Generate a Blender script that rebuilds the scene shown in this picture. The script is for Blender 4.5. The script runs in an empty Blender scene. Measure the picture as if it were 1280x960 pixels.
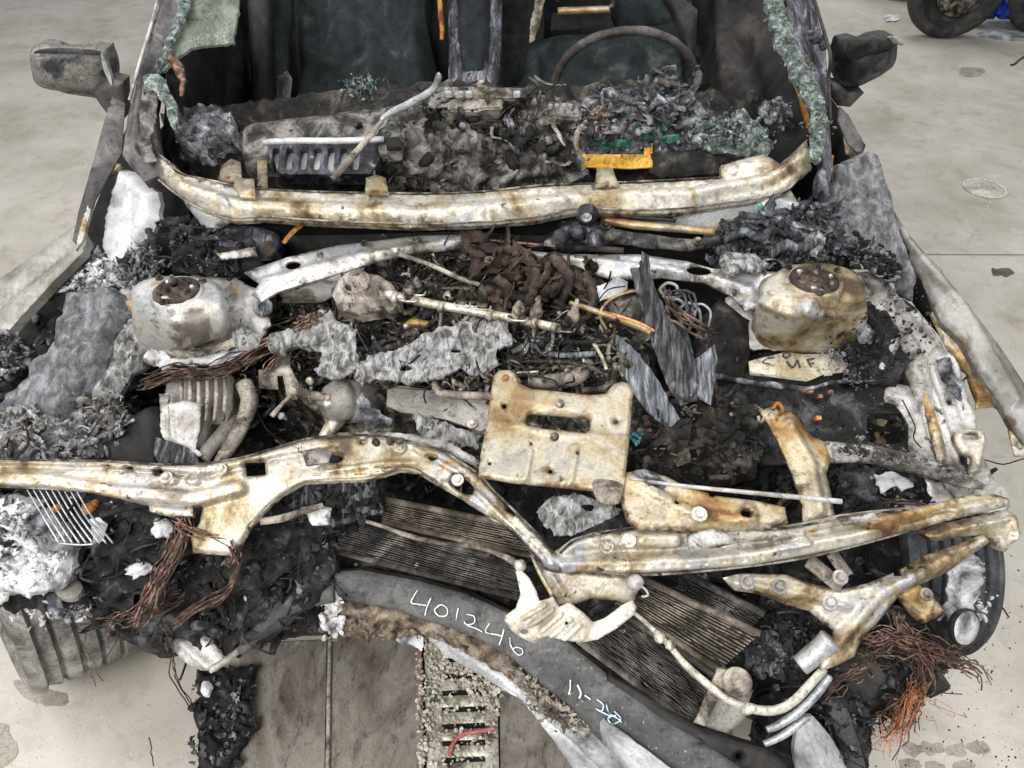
import bpy, math, random
import numpy as np
from mathutils import Vector, Matrix
from mathutils.geometry import delaunay_2d_cdt

random.seed(7); RNG = np.random.default_rng(7)
scene = bpy.context.scene
COL = scene.collection

# ---------------- camera, world, light, exposure ----------------
CAM_H = 1.65; PITCH = math.radians(42.0); FOC = 967.0     # FOC in pixels of a 1280 wide picture
cd = bpy.data.cameras.new('camera'); cam = bpy.data.objects.new('camera', cd); COL.objects.link(cam)
cam.location = (0, 0, CAM_H); cam.rotation_euler = (math.pi/2 - PITCH, 0, 0)
cd.sensor_width = 36.0; cd.lens = 36.0*FOC/1280.0; cd.clip_start = 0.02; cd.clip_end = 200
scene.camera = cam
world = bpy.data.worlds.new('World'); scene.world = world; world.use_nodes = True
wn = world.node_tree; bg = wn.nodes['Background']
bg.inputs[0].default_value = (0.86, 0.94, 1.0, 1); bg.inputs[1].default_value = 0.22

def area(name, loc, rot, sx, sy, power, col):
    l = bpy.data.lights.new(name, 'AREA'); l.shape = 'RECTANGLE'; l.size = sx; l.size_y = sy
    l.energy = power; l.color = col
    o = bpy.data.objects.new(name, l); COL.objects.link(o); o.location = loc
    o.rotation_euler = [math.radians(a) for a in rot]; return o
area('front_key_light', (-1.3, -1.5, 3.1), (28, 0, -26), 2.6, 1.6, 120, (1.0, 0.975, 0.94))  # added key light, set high at the front to brighten the near side
area('ceiling_lamp', (1.5, 1.0, 4.2), (0, 0, 0), 0.8, 2.6, 62, (1.0, 0.99, 0.98))
area('ceiling_lamp', (-2.6, 2.2, 4.2), (0, -14, 0), 0.8, 2.6, 56, (1.0, 0.99, 0.98))
area('ceiling_lamp', (1.6, 6.5, 4.2), (0, 0, 0), 2.5, 2.5, 70, (1.0, 0.98, 0.96))
scene.view_settings.view_transform = 'Standard'; scene.view_settings.look = 'None'
scene.view_settings.exposure = 0.62; scene.view_settings.gamma = 1.0
scene.render.engine = 'CYCLES'

# ---------------- noise ----------------
_perm = np.random.default_rng(3).permutation(256); _perm = np.concatenate([_perm]*3)
_g = np.random.default_rng(4).normal(size=(256, 3)); _g /= np.linalg.norm(_g, axis=1)[:, None]
def perlin(p):
    p = np.asarray(p, float); i = np.floor(p).astype(int); f = p - i; i &= 255
    u = f*f*f*(f*(f*6-15)+10); r = 0
    for dx in (0, 1):
        wx = u[:, 0] if dx else 1-u[:, 0]
        for dy in (0, 1):
            wy = u[:, 1] if dy else 1-u[:, 1]
            for dz in (0, 1):
                wz = u[:, 2] if dz else 1-u[:, 2]
                h = _perm[_perm[_perm[(i[:, 0]+dx) & 255]+((i[:, 1]+dy) & 255)]+((i[:, 2]+dz) & 255)]
                g = _g[h]
                r = r + wx*wy*wz*(g[:, 0]*(f[:, 0]-dx)+g[:, 1]*(f[:, 1]-dy)+g[:, 2]*(f[:, 2]-dz))
    return r*1.6
def fbm(p, oct=3, ridged=False):
    p = np.asarray(p, float); s = 0; a = 1.0; t = 0
    for k in range(oct):
        n = perlin(p*(2.03**k)+k*17.3)
        if ridged: n = 1-2*np.abs(n)
        s = s+a*n; t += a; a *= .5
    return s/t

# ---------------- where a line of sight meets a real height / distance ----------------
CT, ST = math.cos(PITCH), math.sin(PITCH)
def dirs(px, py):
    u = (np.asarray(px, float)-640)/FOC; v = (480-np.asarray(py, float))/FOC
    return np.stack([u, CT+v*ST, -ST+v*CT], -1)
def dep_z(px, py, z): return (CAM_H-z)/(-dirs(px, py)[..., 2])
def dep_y(px, py, y): return y/dirs(px, py)[..., 1]
def PZ(px, py, z): return dirs(px, py)*dep_z(px, py, z)+np.array([0, 0, CAM_H])
def PY(px, py, y): return dirs(px, py)*dep_y(px, py, y)+np.array([0, 0, CAM_H])
def pxm(px, py, z, mode='z'):       # metres per pixel at that point
    return float((dep_z if mode == 'z' else dep_y)(px, py, z))/FOC

class Surf:
    """smooth surface through control points (px, py, height or distance)."""
    def __init__(s, ctrl, mode='z'):
        c = np.array([k[:3] for k in ctrl], float)
        if mode == 'z': d = dep_z(c[:, 0], c[:, 1], c[:, 2])
        else: d = dep_y(c[:, 0], c[:, 1], c[:, 2])
        s.c = c[:, :2]/100.0; n = len(c); y = 1/d
        r = np.linalg.norm(s.c[:, None]-s.c[None], axis=2)
        K = -r + np.eye(n)*0.03
        P = np.c_[np.ones(n), s.c]
        if n < 3: P = P[:, :1]
        m = P.shape[1]; A = np.zeros((n+m, n+m)); A[:n, :n] = K; A[:n, n:] = P; A[n:, :n] = P.T
        A[n:, n:] -= np.eye(m)*1e-5
        s.w = np.linalg.solve(A, np.r_[y, np.zeros(m)]); s.n = n; s.m = m
    def d(s, px, py):
        q = np.stack([np.asarray(px, float), np.asarray(py, float)], -1)/100.0
        r = np.linalg.norm(q[:, None]-s.c[None], axis=2)
        P = np.c_[np.ones(len(q)), q][:, :s.m]
        return 1/(-r@s.w[:s.n]+P@s.w[s.n:])
    def __call__(s, px, py, off=0.0):
        sc = np.isscalar(px); px = np.atleast_1d(np.asarray(px, float)); py = np.atleast_1d(np.asarray(py, float))
        d = s.d(px, py)-off
        r = dirs(px, py)*d[:, None]+np.array([0, 0, CAM_H])
        return r[0] if sc else r

# ---------------- objects ----------------
def link(name, v, f, mat, parent=None, label=None, smooth=True, kind=None, cat=None, group=None, flat_from=None):
    v = np.asarray(v, float)
    c = (v.min(0)+v.max(0))/2
    if parent is None: c[2] = v[:, 2].min()
    me = bpy.data.meshes.new(name)
    if isinstance(f, np.ndarray):
        f = f.tolist()
    me.from_pydata((v-c).tolist(), [], f); me.materials.append(mat)
    if smooth:
        s = np.ones(len(f), bool)
        if flat_from is not None: s[flat_from:] = False
        me.polygons.foreach_set('use_smooth', s)
    me.update()
    o = bpy.data.objects.new(name, me); COL.objects.link(o)
    if parent is not None:
        o.parent = parent
        w = Vector(c); q = parent
        while q is not None: w -= q.location; q = q.parent
        o.location = w
    else: o.location = c
    if label: o['label'] = label
    if kind: o['kind'] = kind
    if cat: o['category'] = cat
    if group: o['group'] = group
    return o
def empty(name, loc, label=None, cat=None, group=None, parent=None):
    o = bpy.data.objects.new(name, None); COL.objects.link(o); o.empty_display_size = .1
    w = Vector(loc)
    if parent is not None:
        o.parent = parent; q = parent
        while q is not None: w -= q.location; q = q.parent
    o.location = w
    if label: o['label'] = label
    if cat: o['category'] = cat
    if group: o['group'] = group
    return o

def inside(poly, p):
    poly = np.asarray(poly, float); x, y = p[:, 0], p[:, 1]; r = np.zeros(len(p), bool)
    x0, y0 = poly[:, 0], poly[:, 1]; x1, y1 = np.roll(x0, -1), np.roll(y0, -1)
    for a, b, c, d in zip(x0, y0, x1, y1):
        if b == d: continue
        m = ((b > y) != (d > y)) & (x < (c-a)*(y-b)/(d-b)+a); r ^= m
    return r
def segdist(p, a, b):
    d = np.full(len(p), 1e9)
    for i in range(len(a)):
        ab = b[i]-a[i]; L = (ab*ab).sum()+1e-9
        t = np.clip(((p-a[i])@ab)/L, 0, 1)
        q = a[i]+t[:, None]*ab; d = np.minimum(d, np.hypot(p[:, 0]-q[:, 0], p[:, 1]-q[:, 1]))
    return d
def catmull(pts, n=6, closed=False):
    P = np.asarray(pts, float); N = len(P)
    if N < 3 and not closed:
        t = np.linspace(0, 1, n+1)[:, None]; return P[0]*(1-t)+P[1]*t
    out = []
    rng = range(N) if closed else range(N-1)
    for i in rng:
        if closed: a, b, c, d = P[(i-1) % N], P[i], P[(i+1) % N], P[(i+2) % N]
        else: a, b, c, d = P[max(i-1, 0)], P[i], P[i+1], P[min(i+2, N-1)]
        for k in range(n):
            t = k/n
            out.append(.5*((2*b)+(-a+c)*t+(2*a-5*b+4*c-d)*t*t+(-a+3*b-3*c+d)*t**3))
    if not closed: out.append(P[-1])
    return np.array(out)
def contour(pts, step, smooth, rag, seed):
    P = np.asarray([p[:2] for p in pts], float)
    if smooth: P = catmull(P, 5, True)
    out = []
    for i in range(len(P)):
        a, b = P[i], P[(i+1) % len(P)]; L = np.hypot(*(b-a)); n = max(1, int(round(L/step)))
        for k in range(n): out.append(a+(b-a)*k/n)
    out = np.array(out)
    if rag:
        q = np.c_[out/9.0, np.full(len(out), seed*3.7)]
        out = out+rag*np.c_[fbm(q, 3), fbm(q+31.4, 3)]*1.5
    return out

def circ(x, y, rx, ry=None, n=14, a=0):
    ry = ry or rx; t = np.linspace(0, 2*np.pi, n, endpoint=False)
    ca, sa = math.cos(math.radians(a)), math.sin(math.radians(a))
    return [(x+rx*math.cos(k)*ca-ry*math.sin(k)*sa, y+rx*math.cos(k)*sa+ry*math.sin(k)*ca) for k in t]
def rrect(x0, y0, x1, y1, r=4, a=0):
    out = []; cx, cy = (x0+x1)/2, (y0+y1)/2
    for (x, y, s) in ((x1-r, y1-r, 0), (x0+r, y1-r, 90), (x0+r, y0+r, 180), (x1-r, y0+r, 270)):
        for k in (0, 30, 60, 90):
            t = math.radians(s+k); out.append((x+r*math.cos(t), y+r*math.sin(t)))
    ca, sa = math.cos(math.radians(a)), math.sin(math.radians(a))
    return [(cx+(x-cx)*ca-(y-cy)*sa, cy+(x-cx)*sa+(y-cy)*ca) for x, y in out]

_seed = [0]
def plate(name, pts, mat, parent=None, mode='z', z=None, ctrl=(), holes=(), th=.003, step=6, amp=.002, ns=9, oct=3,
          ridged=False, an=(1, 1, 1), rag=0, smooth=False, edge=(5, .004), relief=(), label=None, kind=None,
          cat=None, group=None, fine=0.0, hrag=0):
    _seed[0] += 1; sd = _seed[0]
    if z is not None: pts = [(p[0], p[1], z) for p in pts]
    S = Surf(list(pts)+list(ctrl), mode)
    C = contour(pts, min(step, 6), smooth, rag, sd)
    H = [contour(h, 3, False, hrag, sd+k) for k, h in enumerate(holes)]
    a = [C]+H; segA = np.concatenate(a); segB = np.concatenate([np.roll(k, -1, axis=0) for k in a])
    lo, hi = C.min(0), C.max(0)
    gx, gy = np.meshgrid(np.arange(lo[0], hi[0], step), np.arange(lo[1], hi[1], step*.866))
    gx[1::2] += step/2
    g = np.c_[gx.ravel(), gy.ravel()]+RNG.uniform(-.18, .18, (gx.size, 2))*step
    m = inside(C, g)
    for h in H: m &= ~inside(h, g)
    g = g[m]
    if len(g): g = g[segdist(g, segA, segB) > step*.45]
    V2 = [Vector(p) for p in np.concatenate([C]+H+[g])]
    E = []; o = 0
    for k in a:
        n = len(k); E += [(o+i, o+(i+1) % n) for i in range(n)]; o += n
    v2, _, f, *_r = delaunay_2d_cdt(V2, E, [], 0, 1e-5)
    v2 = np.array([tuple(p) for p in v2]); f = np.array([t for t in f if len(t) == 3])
    cen = v2[f].mean(1); m = inside(C, cen)
    for h in H: m &= ~inside(h, cen)
    f = f[m]
    used = np.unique(f); mp = -np.ones(len(v2), int); mp[used] = np.arange(len(used)); v2 = v2[used]; f = mp[f]
    V = S(v2[:, 0], v2[:, 1])
    e1, e2 = V[f[:, 1]]-V[f[:, 0]], V[f[:, 2]]-V[f[:, 0]]; fn = np.cross(e1, e2)
    ctr = V[f].mean(1); flip = (fn*(np.array([0, 0, CAM_H])-ctr)).sum(1) < 0
    f[flip] = f[flip][:, ::-1]; fn[flip] *= -1
    N = np.zeros_like(V)
    for k in range(3): np.add.at(N, f[:, k], fn)
    N /= np.linalg.norm(N, axis=1)[:, None]+1e-12
    off = np.zeros(len(V))
    dist = segdist(v2, segA, segB)
    if edge:
        t = np.clip(1-dist/edge[0], 0, 1); off -= edge[1]*t**1.3
    if amp:
        q = V*ns*np.array(an)+sd*5.1
        off += amp*fbm(q, oct, ridged)*(np.clip(dist/8, .25, 1) if not rag else 1)
    if fine: off += fine*fbm(V*ns*6+sd, 2)
    for rl in relief:
        if rl[0] == 'line':
            P = np.asarray(rl[1], float); d = segdist(v2, P[:-1], P[1:]); t = np.clip((rl[2]-d)/(rl[2]*.55), 0, 1)
            off += rl[3]*t*t*(3-2*t)
            if len(rl) > 4:
                Q = catmull(P, 12) if len(P) > 2 else np.linspace(P[0], P[1], 24); L = np.r_[0, np.cumsum(np.hypot(*np.diff(Q, axis=0).T))]
                for s in np.arange(9, L[-1], rl[4]):
                    c = np.array([np.interp(s, L, Q[:, 0]), np.interp(s, L, Q[:, 1])])+RNG.uniform(-1, 1, 2)
                    d = np.hypot(v2[:, 0]-c[0], v2[:, 1]-c[1]); off -= .0022*np.clip((3.6-d)/2, 0, 1)
        elif rl[0] == 'disc':
            d = np.hypot(v2[:, 0]-rl[1][0], v2[:, 1]-rl[1][1]); t = np.clip((rl[2]-d)/(rl[2]*.35), 0, 1)
            off += rl[3]*t*t*(3-2*t)
        elif rl[0] == 'step':     # everything on one side of a line is lower
            (x0, y0), (x1, y1) = rl[1]; nx, ny = (y1-y0), -(x1-x0); L = math.hypot(nx, ny)
            d = ((v2[:, 0]-x0)*nx+(v2[:, 1]-y0)*ny)/L; t = np.clip(d/rl[2]+.5, 0, 1); off += rl[3]*t*t*(3-2*t)
    V = V+N*off[:, None]
    B = V-N*th
    n = len(V)
    cnt = {}
    for t in f.tolist():
        for i in range(3):
            e = (t[i], t[(i+1) % 3]); cnt[e] = cnt.get(e, 0)+1
    bd = [e for e in cnt if (e[1], e[0]) not in cnt]
    faces = f.tolist()+[[t[0]+n, t[2]+n, t[1]+n] for t in f.tolist()]
    side = []; vs = []
    for (i, j) in bd:
        k = 2*n+len(vs); vs += [V[i], V[j], B[j], B[i]]; side.append([k, k+3, k+2, k+1])
    allv = np.concatenate([V, B]+([np.array(vs)] if vs else []))
    ff = len(faces); faces += side
    ob = link(name, allv, faces, mat, parent, label, True, kind, cat, group, ff)
    wv = np.clip(1-dist/9.0, 0, 1); wv = np.concatenate([wv, wv, np.ones(len(allv)-2*n)])
    at = ob.data.attributes.new('wear', 'FLOAT', 'POINT'); at.data.foreach_set('value', wv.astype(np.float32))
    ob_s = lambda px, py, off=0.0: S(px, py, off)
    return ob, ob_s

def tube_geo(P, R, ns=8, cap=True, sq=1.0):
    P = np.asarray(P, float); n = len(P); R = np.broadcast_to(np.asarray(R, float), (n,))
    T = np.gradient(P, axis=0); T /= np.linalg.norm(T, axis=1)[:, None]+1e-12
    up = np.array([0, 0, 1.0]) if abs(T[0][2]) < .9 else np.array([1.0, 0, 0])
    v = []; nprev = None
    for i in range(n):
        if nprev is None: a = np.cross(up, T[i])
        else: a = nprev-T[i]*(nprev@T[i])
        a /= np.linalg.norm(a)+1e-12; nprev = a; b = np.cross(T[i], a)
        for k in range(ns):
            t = 2*np.pi*k/ns; v.append(P[i]+R[i]*(a*math.cos(t)+b*math.sin(t)*sq))
    f = []
    for i in range(n-1):
        for k in range(ns):
            k2 = (k+1) % ns; f.append([i*ns+k, i*ns+k2, (i+1)*ns+k2, (i+1)*ns+k])
    if cap: f.append(list(range(ns))[::-1]); f.append([(n-1)*ns+k for k in range(ns)])
    return np.array(v), f
def path3(pts, mode='z', n=6):
    q = [(PZ if mode == 'z' else PY)(p[0], p[1], p[2]) for p in pts]
    return catmull(q, n)
def tube(name, pts, w, mat, parent=None, mode='z', n=6, ns=9, label=None, bump=0, corr=0, sq=1.0, S=None, **kw):
    """w: width in picture pixels, a number or one per point"""
    P = path3(pts, mode, n) if S is None else catmull([S(p[0], p[1], p[2] if len(p) > 2 else .003) for p in pts], n)
    sc = pxm(pts[0][0], pts[0][1], pts[0][2], mode) if S is None else 1.2/FOC
    W = np.asarray(w if hasattr(w, '__len__') else [w]*len(pts), float)
    R = np.interp(np.linspace(0, 1, len(P)), np.linspace(0, 1, len(W)), W)/2*sc
    if corr:
        P = catmull(P, 4); R = np.interp(np.linspace(0, 1, len(P)), np.linspace(0, 1, len(R)), R)
        R = R*(1+corr*np.sin(np.arange(len(P))*1.6))
    v, f = tube_geo(P, R, ns, True, sq)
    if bump: v = v+bump*np.stack([fbm(v*40+k*9, 3) for k in range(3)], 1)
    return link(name, v, f, mat, parent, label, True, **kw)
class Bag:
    def __init__(s): s.v = []; s.f = []; s.n = 0
    def add(s, v, f):
        v = np.asarray(v); s.v.append(v); n = s.n
        s.f += [[i+n for i in t] for t in (f.tolist() if isinstance(f, np.ndarray) else f)]; s.n += len(v)
    def build(s, name, mat, parent=None, **kw):
        return link(name, np.concatenate(s.v), s.f, mat, parent, **kw)
def wires(name, pts, nw, spread, w, mat, parent=None, mode='z', label=None, fray=0, seed=1, kind=None, S=None):
    r = np.random.default_rng(seed); b = Bag()
    base = path3(pts, mode, 7); sc = pxm(pts[0][0], pts[0][1], pts[0][2], mode)
    t = np.linspace(0, 1, len(base))
    for k in range(nw):
        o = r.normal(size=3)*spread*sc; ph = r.uniform(0, 100)
        q = np.c_[t*5+ph, t*0+k, t*0]
        j = np.stack([fbm(q, 2), fbm(q+9, 2), fbm(q+19, 2)], 1)*spread*sc*1.6
        sp = (1+fray*np.clip(t-.6, 0, 1)*6)[:, None]
        e = int(len(base)*r.uniform(.8, 1)) if fray else len(base)
        v, f = tube_geo((base+o*sp+j*sp)[:max(e, 3)], w*sc/2*r.uniform(.7, 1.3), 5)
        b.add(v, f)
    return b.build(name, mat, parent, label=label, kind=kind)
def rand_in(poly, n, r):
    poly = np.asarray([p[:2] for p in poly], float); lo, hi = poly.min(0), poly.max(0); out = np.zeros((0, 2))
    while len(out) < n:
        q = r.uniform(lo, hi, (n*3, 2)); out = np.concatenate([out, q[inside(poly, q)]])
    return out[:n]
def rotm(r):
    q = r.normal(size=4); q /= np.linalg.norm(q); w, x, y, z = q
    return np.array([[1-2*(y*y+z*z), 2*(x*y-z*w), 2*(x*z+y*w)], [2*(x*y+z*w), 1-2*(x*x+z*z), 2*(y*z-x*w)], [2*(x*z-y*w), 2*(y*z+x*w), 1-2*(x*x+y*y)]])
import bmesh
def _ico(n):
    bm = bmesh.new(); bmesh.ops.create_icosphere(bm, subdivisions=n, radius=1)
    v = np.array([tuple(p.co) for p in bm.verts]); f = [[q.index for q in t.verts] for t in bm.faces]; bm.free(); return v, f
ICO1 = _ico(1); ICO2 = _ico(2); ICO3 = _ico(3)
def lump(c, s, r, ico=None, rough=.35, sq=(1, 1, 1)):
    v, f = ico or ICO1; n = np.clip(1+rough*fbm(v*1.7+r.uniform(0, 99), 3)[:, None]*1.6, .45, 1.7)
    return (v*n*np.array(sq)*s)@rotm(r).T+c, f
def rubble(name, poly, S, n, size, mat, parent=None, seed=1, ico=None, kind='stuff', label=None, sq=(1, .8, .6), lift=0.3, smooth=False, **kw):
    """irregular lumps lying on surface S; size = (min,max) metres"""
    r = np.random.default_rng(seed); b = Bag(); q = rand_in(poly, n, r)
    C = S(q[:, 0], q[:, 1])
    for c in C:
        s = r.uniform(0, 1)**2.2*(size[1]-size[0])+size[0]
        v, f = lump(c+np.array([0, 0, s*lift]), s, r, ico or ICO1, .45, sq); b.add(v, f)
    return b.build(name, mat, parent, kind=kind, label=label, smooth=smooth, **kw)
def flakes(name, poly, S, n, size, mat, parent=None, seed=1, tilt=.6, kind='stuff', aspect=(.4, 1), lift=.006, label=None, smooth=True, **kw):
    """thin curled torn scraps"""
    r = np.random.default_rng(seed); b = Bag(); q = rand_in(poly, n, r); C = S(q[:, 0], q[:, 1])
    k = 4; gx, gy = np.meshgrid(np.linspace(-1, 1, k), np.linspace(-1, 1, k)); gx = gx.ravel(); gy = gy.ravel()
    F = [[j*k+i, j*k+i+1, (j+1)*k+i+1, (j+1)*k+i] for j in range(k-1) for i in range(k-1)]
    C = np.repeat(C, 2, axis=0)+r.normal(size=(2*len(C), 3))*np.array([.010, .010, .002])
    for c in C:
        s = (r.uniform(0, 1)**2.4*(size[1]-size[0])+size[0])*.72; asp = r.uniform(*aspect)
        if r.uniform() < .86:
            v, f = lump(np.zeros(3), s*.55, r, ICO2 if s > .006 else ICO1, .5, (1, asp*.8, r.uniform(.2, .55)))
            b.add(v+c+np.array([0, 0, lift*r.uniform(.2, 1)]), f); continue
        x = gx*(1+.35*r.normal(size=k*k)*.6)*s/2; y = gy*(1+.35*r.normal(size=k*k)*.6)*s/2*asp
        z = s*.25*r.normal()*(gx**2)+s*.2*r.normal()*gy*gx+s*.06*r.normal(size=k*k)
        v = np.stack([x, y, z], 1); R = rotm(r)
        nrm = R@np.array([0, 0, 1.0])
        tgt = np.array([0, -.4, 1])+tilt*r.normal(size=3); tgt /= np.linalg.norm(tgt)
        a = np.cross(tgt, r.normal(size=3)); a /= np.linalg.norm(a); bb = np.cross(tgt, a)
        v = v@np.stack([a, bb, tgt]); v2 = v-tgt*s*.05
        m = k*k; ff = F+[[i+m for i in t[::-1]] for t in F]
        rim = [i for i in range(k)]+[k*i+k-1 for i in range(1, k)]+[k*(k-1)+i for i in range(k-2, -1, -1)]+[k*i for i in range(k-2, 0, -1)]
        ff = ff+[[rim[i], rim[i]+m, rim[(i+1) % len(rim)]+m, rim[(i+1) % len(rim)]] for i in range(len(rim))]
        b.add(np.concatenate([v, v2])+c+np.array([0, 0, lift]), ff)
    return b.build(name, mat, parent, kind=kind, label=label, smooth=smooth, **kw)
def twigs(name, poly, S, n, length, w, mat, parent=None, seed=1, kind='stuff', label=None, lift=.01):
    r = np.random.default_rng(seed); b = Bag(); q = rand_in(poly, n, r); C = S(q[:, 0], q[:, 1])
    for c in C:
        L = r.uniform(*length); d = r.normal(size=3)*np.array([1, .8, .35]); d /= np.linalg.norm(d)
        P = [c+np.array([0, 0, lift])]
        for k in range(4):
            d = d+r.normal(size=3)*.45; d /= np.linalg.norm(d); P.append(P[-1]+d*L/4)
        v, f = tube_geo(catmull(P, 3), r.uniform(*w), 5); b.add(v, f)
    return b.build(name, mat, parent, kind=kind, label=label)
def strips(name, poly, S, n, length, width, mat, parent=None, seed=1, lift=(.005, .03), kind='stuff', curl=.5, th=.0012):
    """torn, twisted strips of sheet and melt"""
    r = np.random.default_rng(seed); b = Bag(); q = rand_in(poly, n, r); C = S(q[:, 0], q[:, 1])
    for c in C:
        L = r.uniform(*length); W = r.uniform(*width); d = r.normal(size=3)*np.array([1, .8, .3]); d /= np.linalg.norm(d)
        P = [c+np.array([0, 0, r.uniform(*lift)])-d*L/2]
        for k in range(4):
            d = d+r.normal(size=3)*np.array([.45, .45, .3])*curl*2; d /= np.linalg.norm(d); P.append(P[-1]+d*L/4)
        P = catmull(P, 4); m = len(P); T = np.gradient(P, axis=0); T /= np.linalg.norm(T, axis=1)[:, None]
        up = np.array([0, -.3, 1])+r.normal(size=3)*.5; up /= np.linalg.norm(up); tw = r.normal()*1.2*curl
        v = []
        for i in range(m):
            s = np.cross(T[i], up); s /= np.linalg.norm(s)+1e-9; u = np.cross(s, T[i]); a = tw*i/m
            s2 = s*math.cos(a)+u*math.sin(a); u2 = np.cross(s2, T[i]); w = W/2*(.55+.45*math.sin(math.pi*(i+.5)/m))
            w1, w2 = w*r.uniform(.6, 1.25), w*r.uniform(.6, 1.25); bow = u2*w*.25
            for o, h in ((-w1, 0), (-w1*.3, 1), (w2*.3, 1), (w2, 0)): v.append(P[i]+s2*o+bow*h)
            for o, h in ((w2, 0), (w2*.3, 1), (-w1*.3, 1), (-w1, 0)): v.append(P[i]+s2*o+bow*h-u2*th)
        f = [[i*8+k, i*8+(k+1) % 8, (i+1)*8+(k+1) % 8, (i+1)*8+k] for i in range(m-1) for k in range(8)]
        f += [list(range(8))[::-1], [(m-1)*8+k for k in range(8)]]
        b.add(np.array(v), f)
    return b.build(name, mat, parent, kind=kind)
def lathe(name, c, prof, mat, parent=None, axis=(0, 0, 1), ns=28, noise=0, label=None, ns_=20, **kw):
    """prof: (radius, height) along axis from c"""
    ax = np.array(axis, float); ax /= np.linalg.norm(ax)
    a = np.cross(ax, [0, 1, 0.01] if abs(ax[1]) < .9 else [1, 0, 0]); a /= np.linalg.norm(a); b = np.cross(ax, a)
    v = []; f = []; m = len(prof)
    for (r, h) in prof:
        for k in range(ns):
            t = 2*np.pi*k/ns; v.append(np.array(c)+ax*h+r*(a*math.cos(t)+b*math.sin(t)))
    for i in range(m-1):
        for k in range(ns):
            k2 = (k+1) % ns; f.append([i*ns+k, i*ns+k2, (i+1)*ns+k2, (i+1)*ns+k])
    f.append(list(range(ns))[::-1]); f.append([(m-1)*ns+k for k in range(ns)])
    v = np.array(v)
    if noise: v = v+noise*np.stack([fbm(v*ns_+k*9, 3) for k in range(3)], 1)
    o = link(name, v, f, mat, parent, label, True, **kw)
    return o
def sharp(o, ang=35):
    me = o.data
    try: me.set_sharp_from_angle(angle=math.radians(ang))
    except Exception: pass
    return o
def bolt(c, r, mat, parent=None, axis=(0, -.35, 1), name='bolt', washer=True, hh=.8):
    ax = np.array(axis, float); ax /= np.linalg.norm(ax)
    b = Bag()
    a = np.cross(ax, [0, 1, 0.01]); a /= np.linalg.norm(a); bb = np.cross(ax, a)
    def cyl(r0, r1, h0, h1, n):
        v = []
        for (rr, h) in ((r0, h0), (r0, h1*.85+h0*.15), (r1, h1)):
            for k in range(n):
                t = 2*np.pi*k/n; v.append(np.array(c)+ax*h+rr*(a*math.cos(t)+bb*math.sin(t)))
        f = [[i*n+k, i*n+(k+1) % n, (i+1)*n+(k+1) % n, (i+1)*n+k] for i in range(2) for k in range(n)]
        f.append([2*n+k for k in range(n)]); b.add(v, f)
    if washer: cyl(r, r*.95, -.002, r*.22, 16)
    cyl(r*.62, r*.52, 0, r*hh, 6)
    return b.build(name, mat, parent, smooth=False)
def box(name, c, s, mat, parent=None, rot=(0, 0, 0), bev=.002, label=None, noise=0, **kw):
    bm = bmesh.new(); bmesh.ops.create_cube(bm, size=1)
    for p in bm.verts: p.co = Vector((p.co.x*s[0], p.co.y*s[1], p.co.z*s[2]))
    if bev: bmesh.ops.bevel(bm, geom=bm.edges[:], offset=bev, segments=2, affect='EDGES')
    if noise: bmesh.ops.subdivide_edges(bm, edges=bm.edges[:], cuts=3, use_grid_fill=True)
    R = Matrix.Rotation(math.radians(rot[2]), 3, 'Z')@Matrix.Rotation(math.radians(rot[1]), 3, 'Y')@Matrix.Rotation(math.radians(rot[0]), 3, 'X')
    v = np.array([tuple(R@p.co) for p in bm.verts])+np.array(c)
    for i, p in enumerate(bm.verts): p.index = i
    f = [[q.index for q in t.verts] for t in bm.faces]; bm.free()
    if noise: v = v+noise*np.stack([fbm(v*25+k*9, 3) for k in range(3)], 1)
    return link(name, v, f, mat, parent, label, False, **kw)

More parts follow.
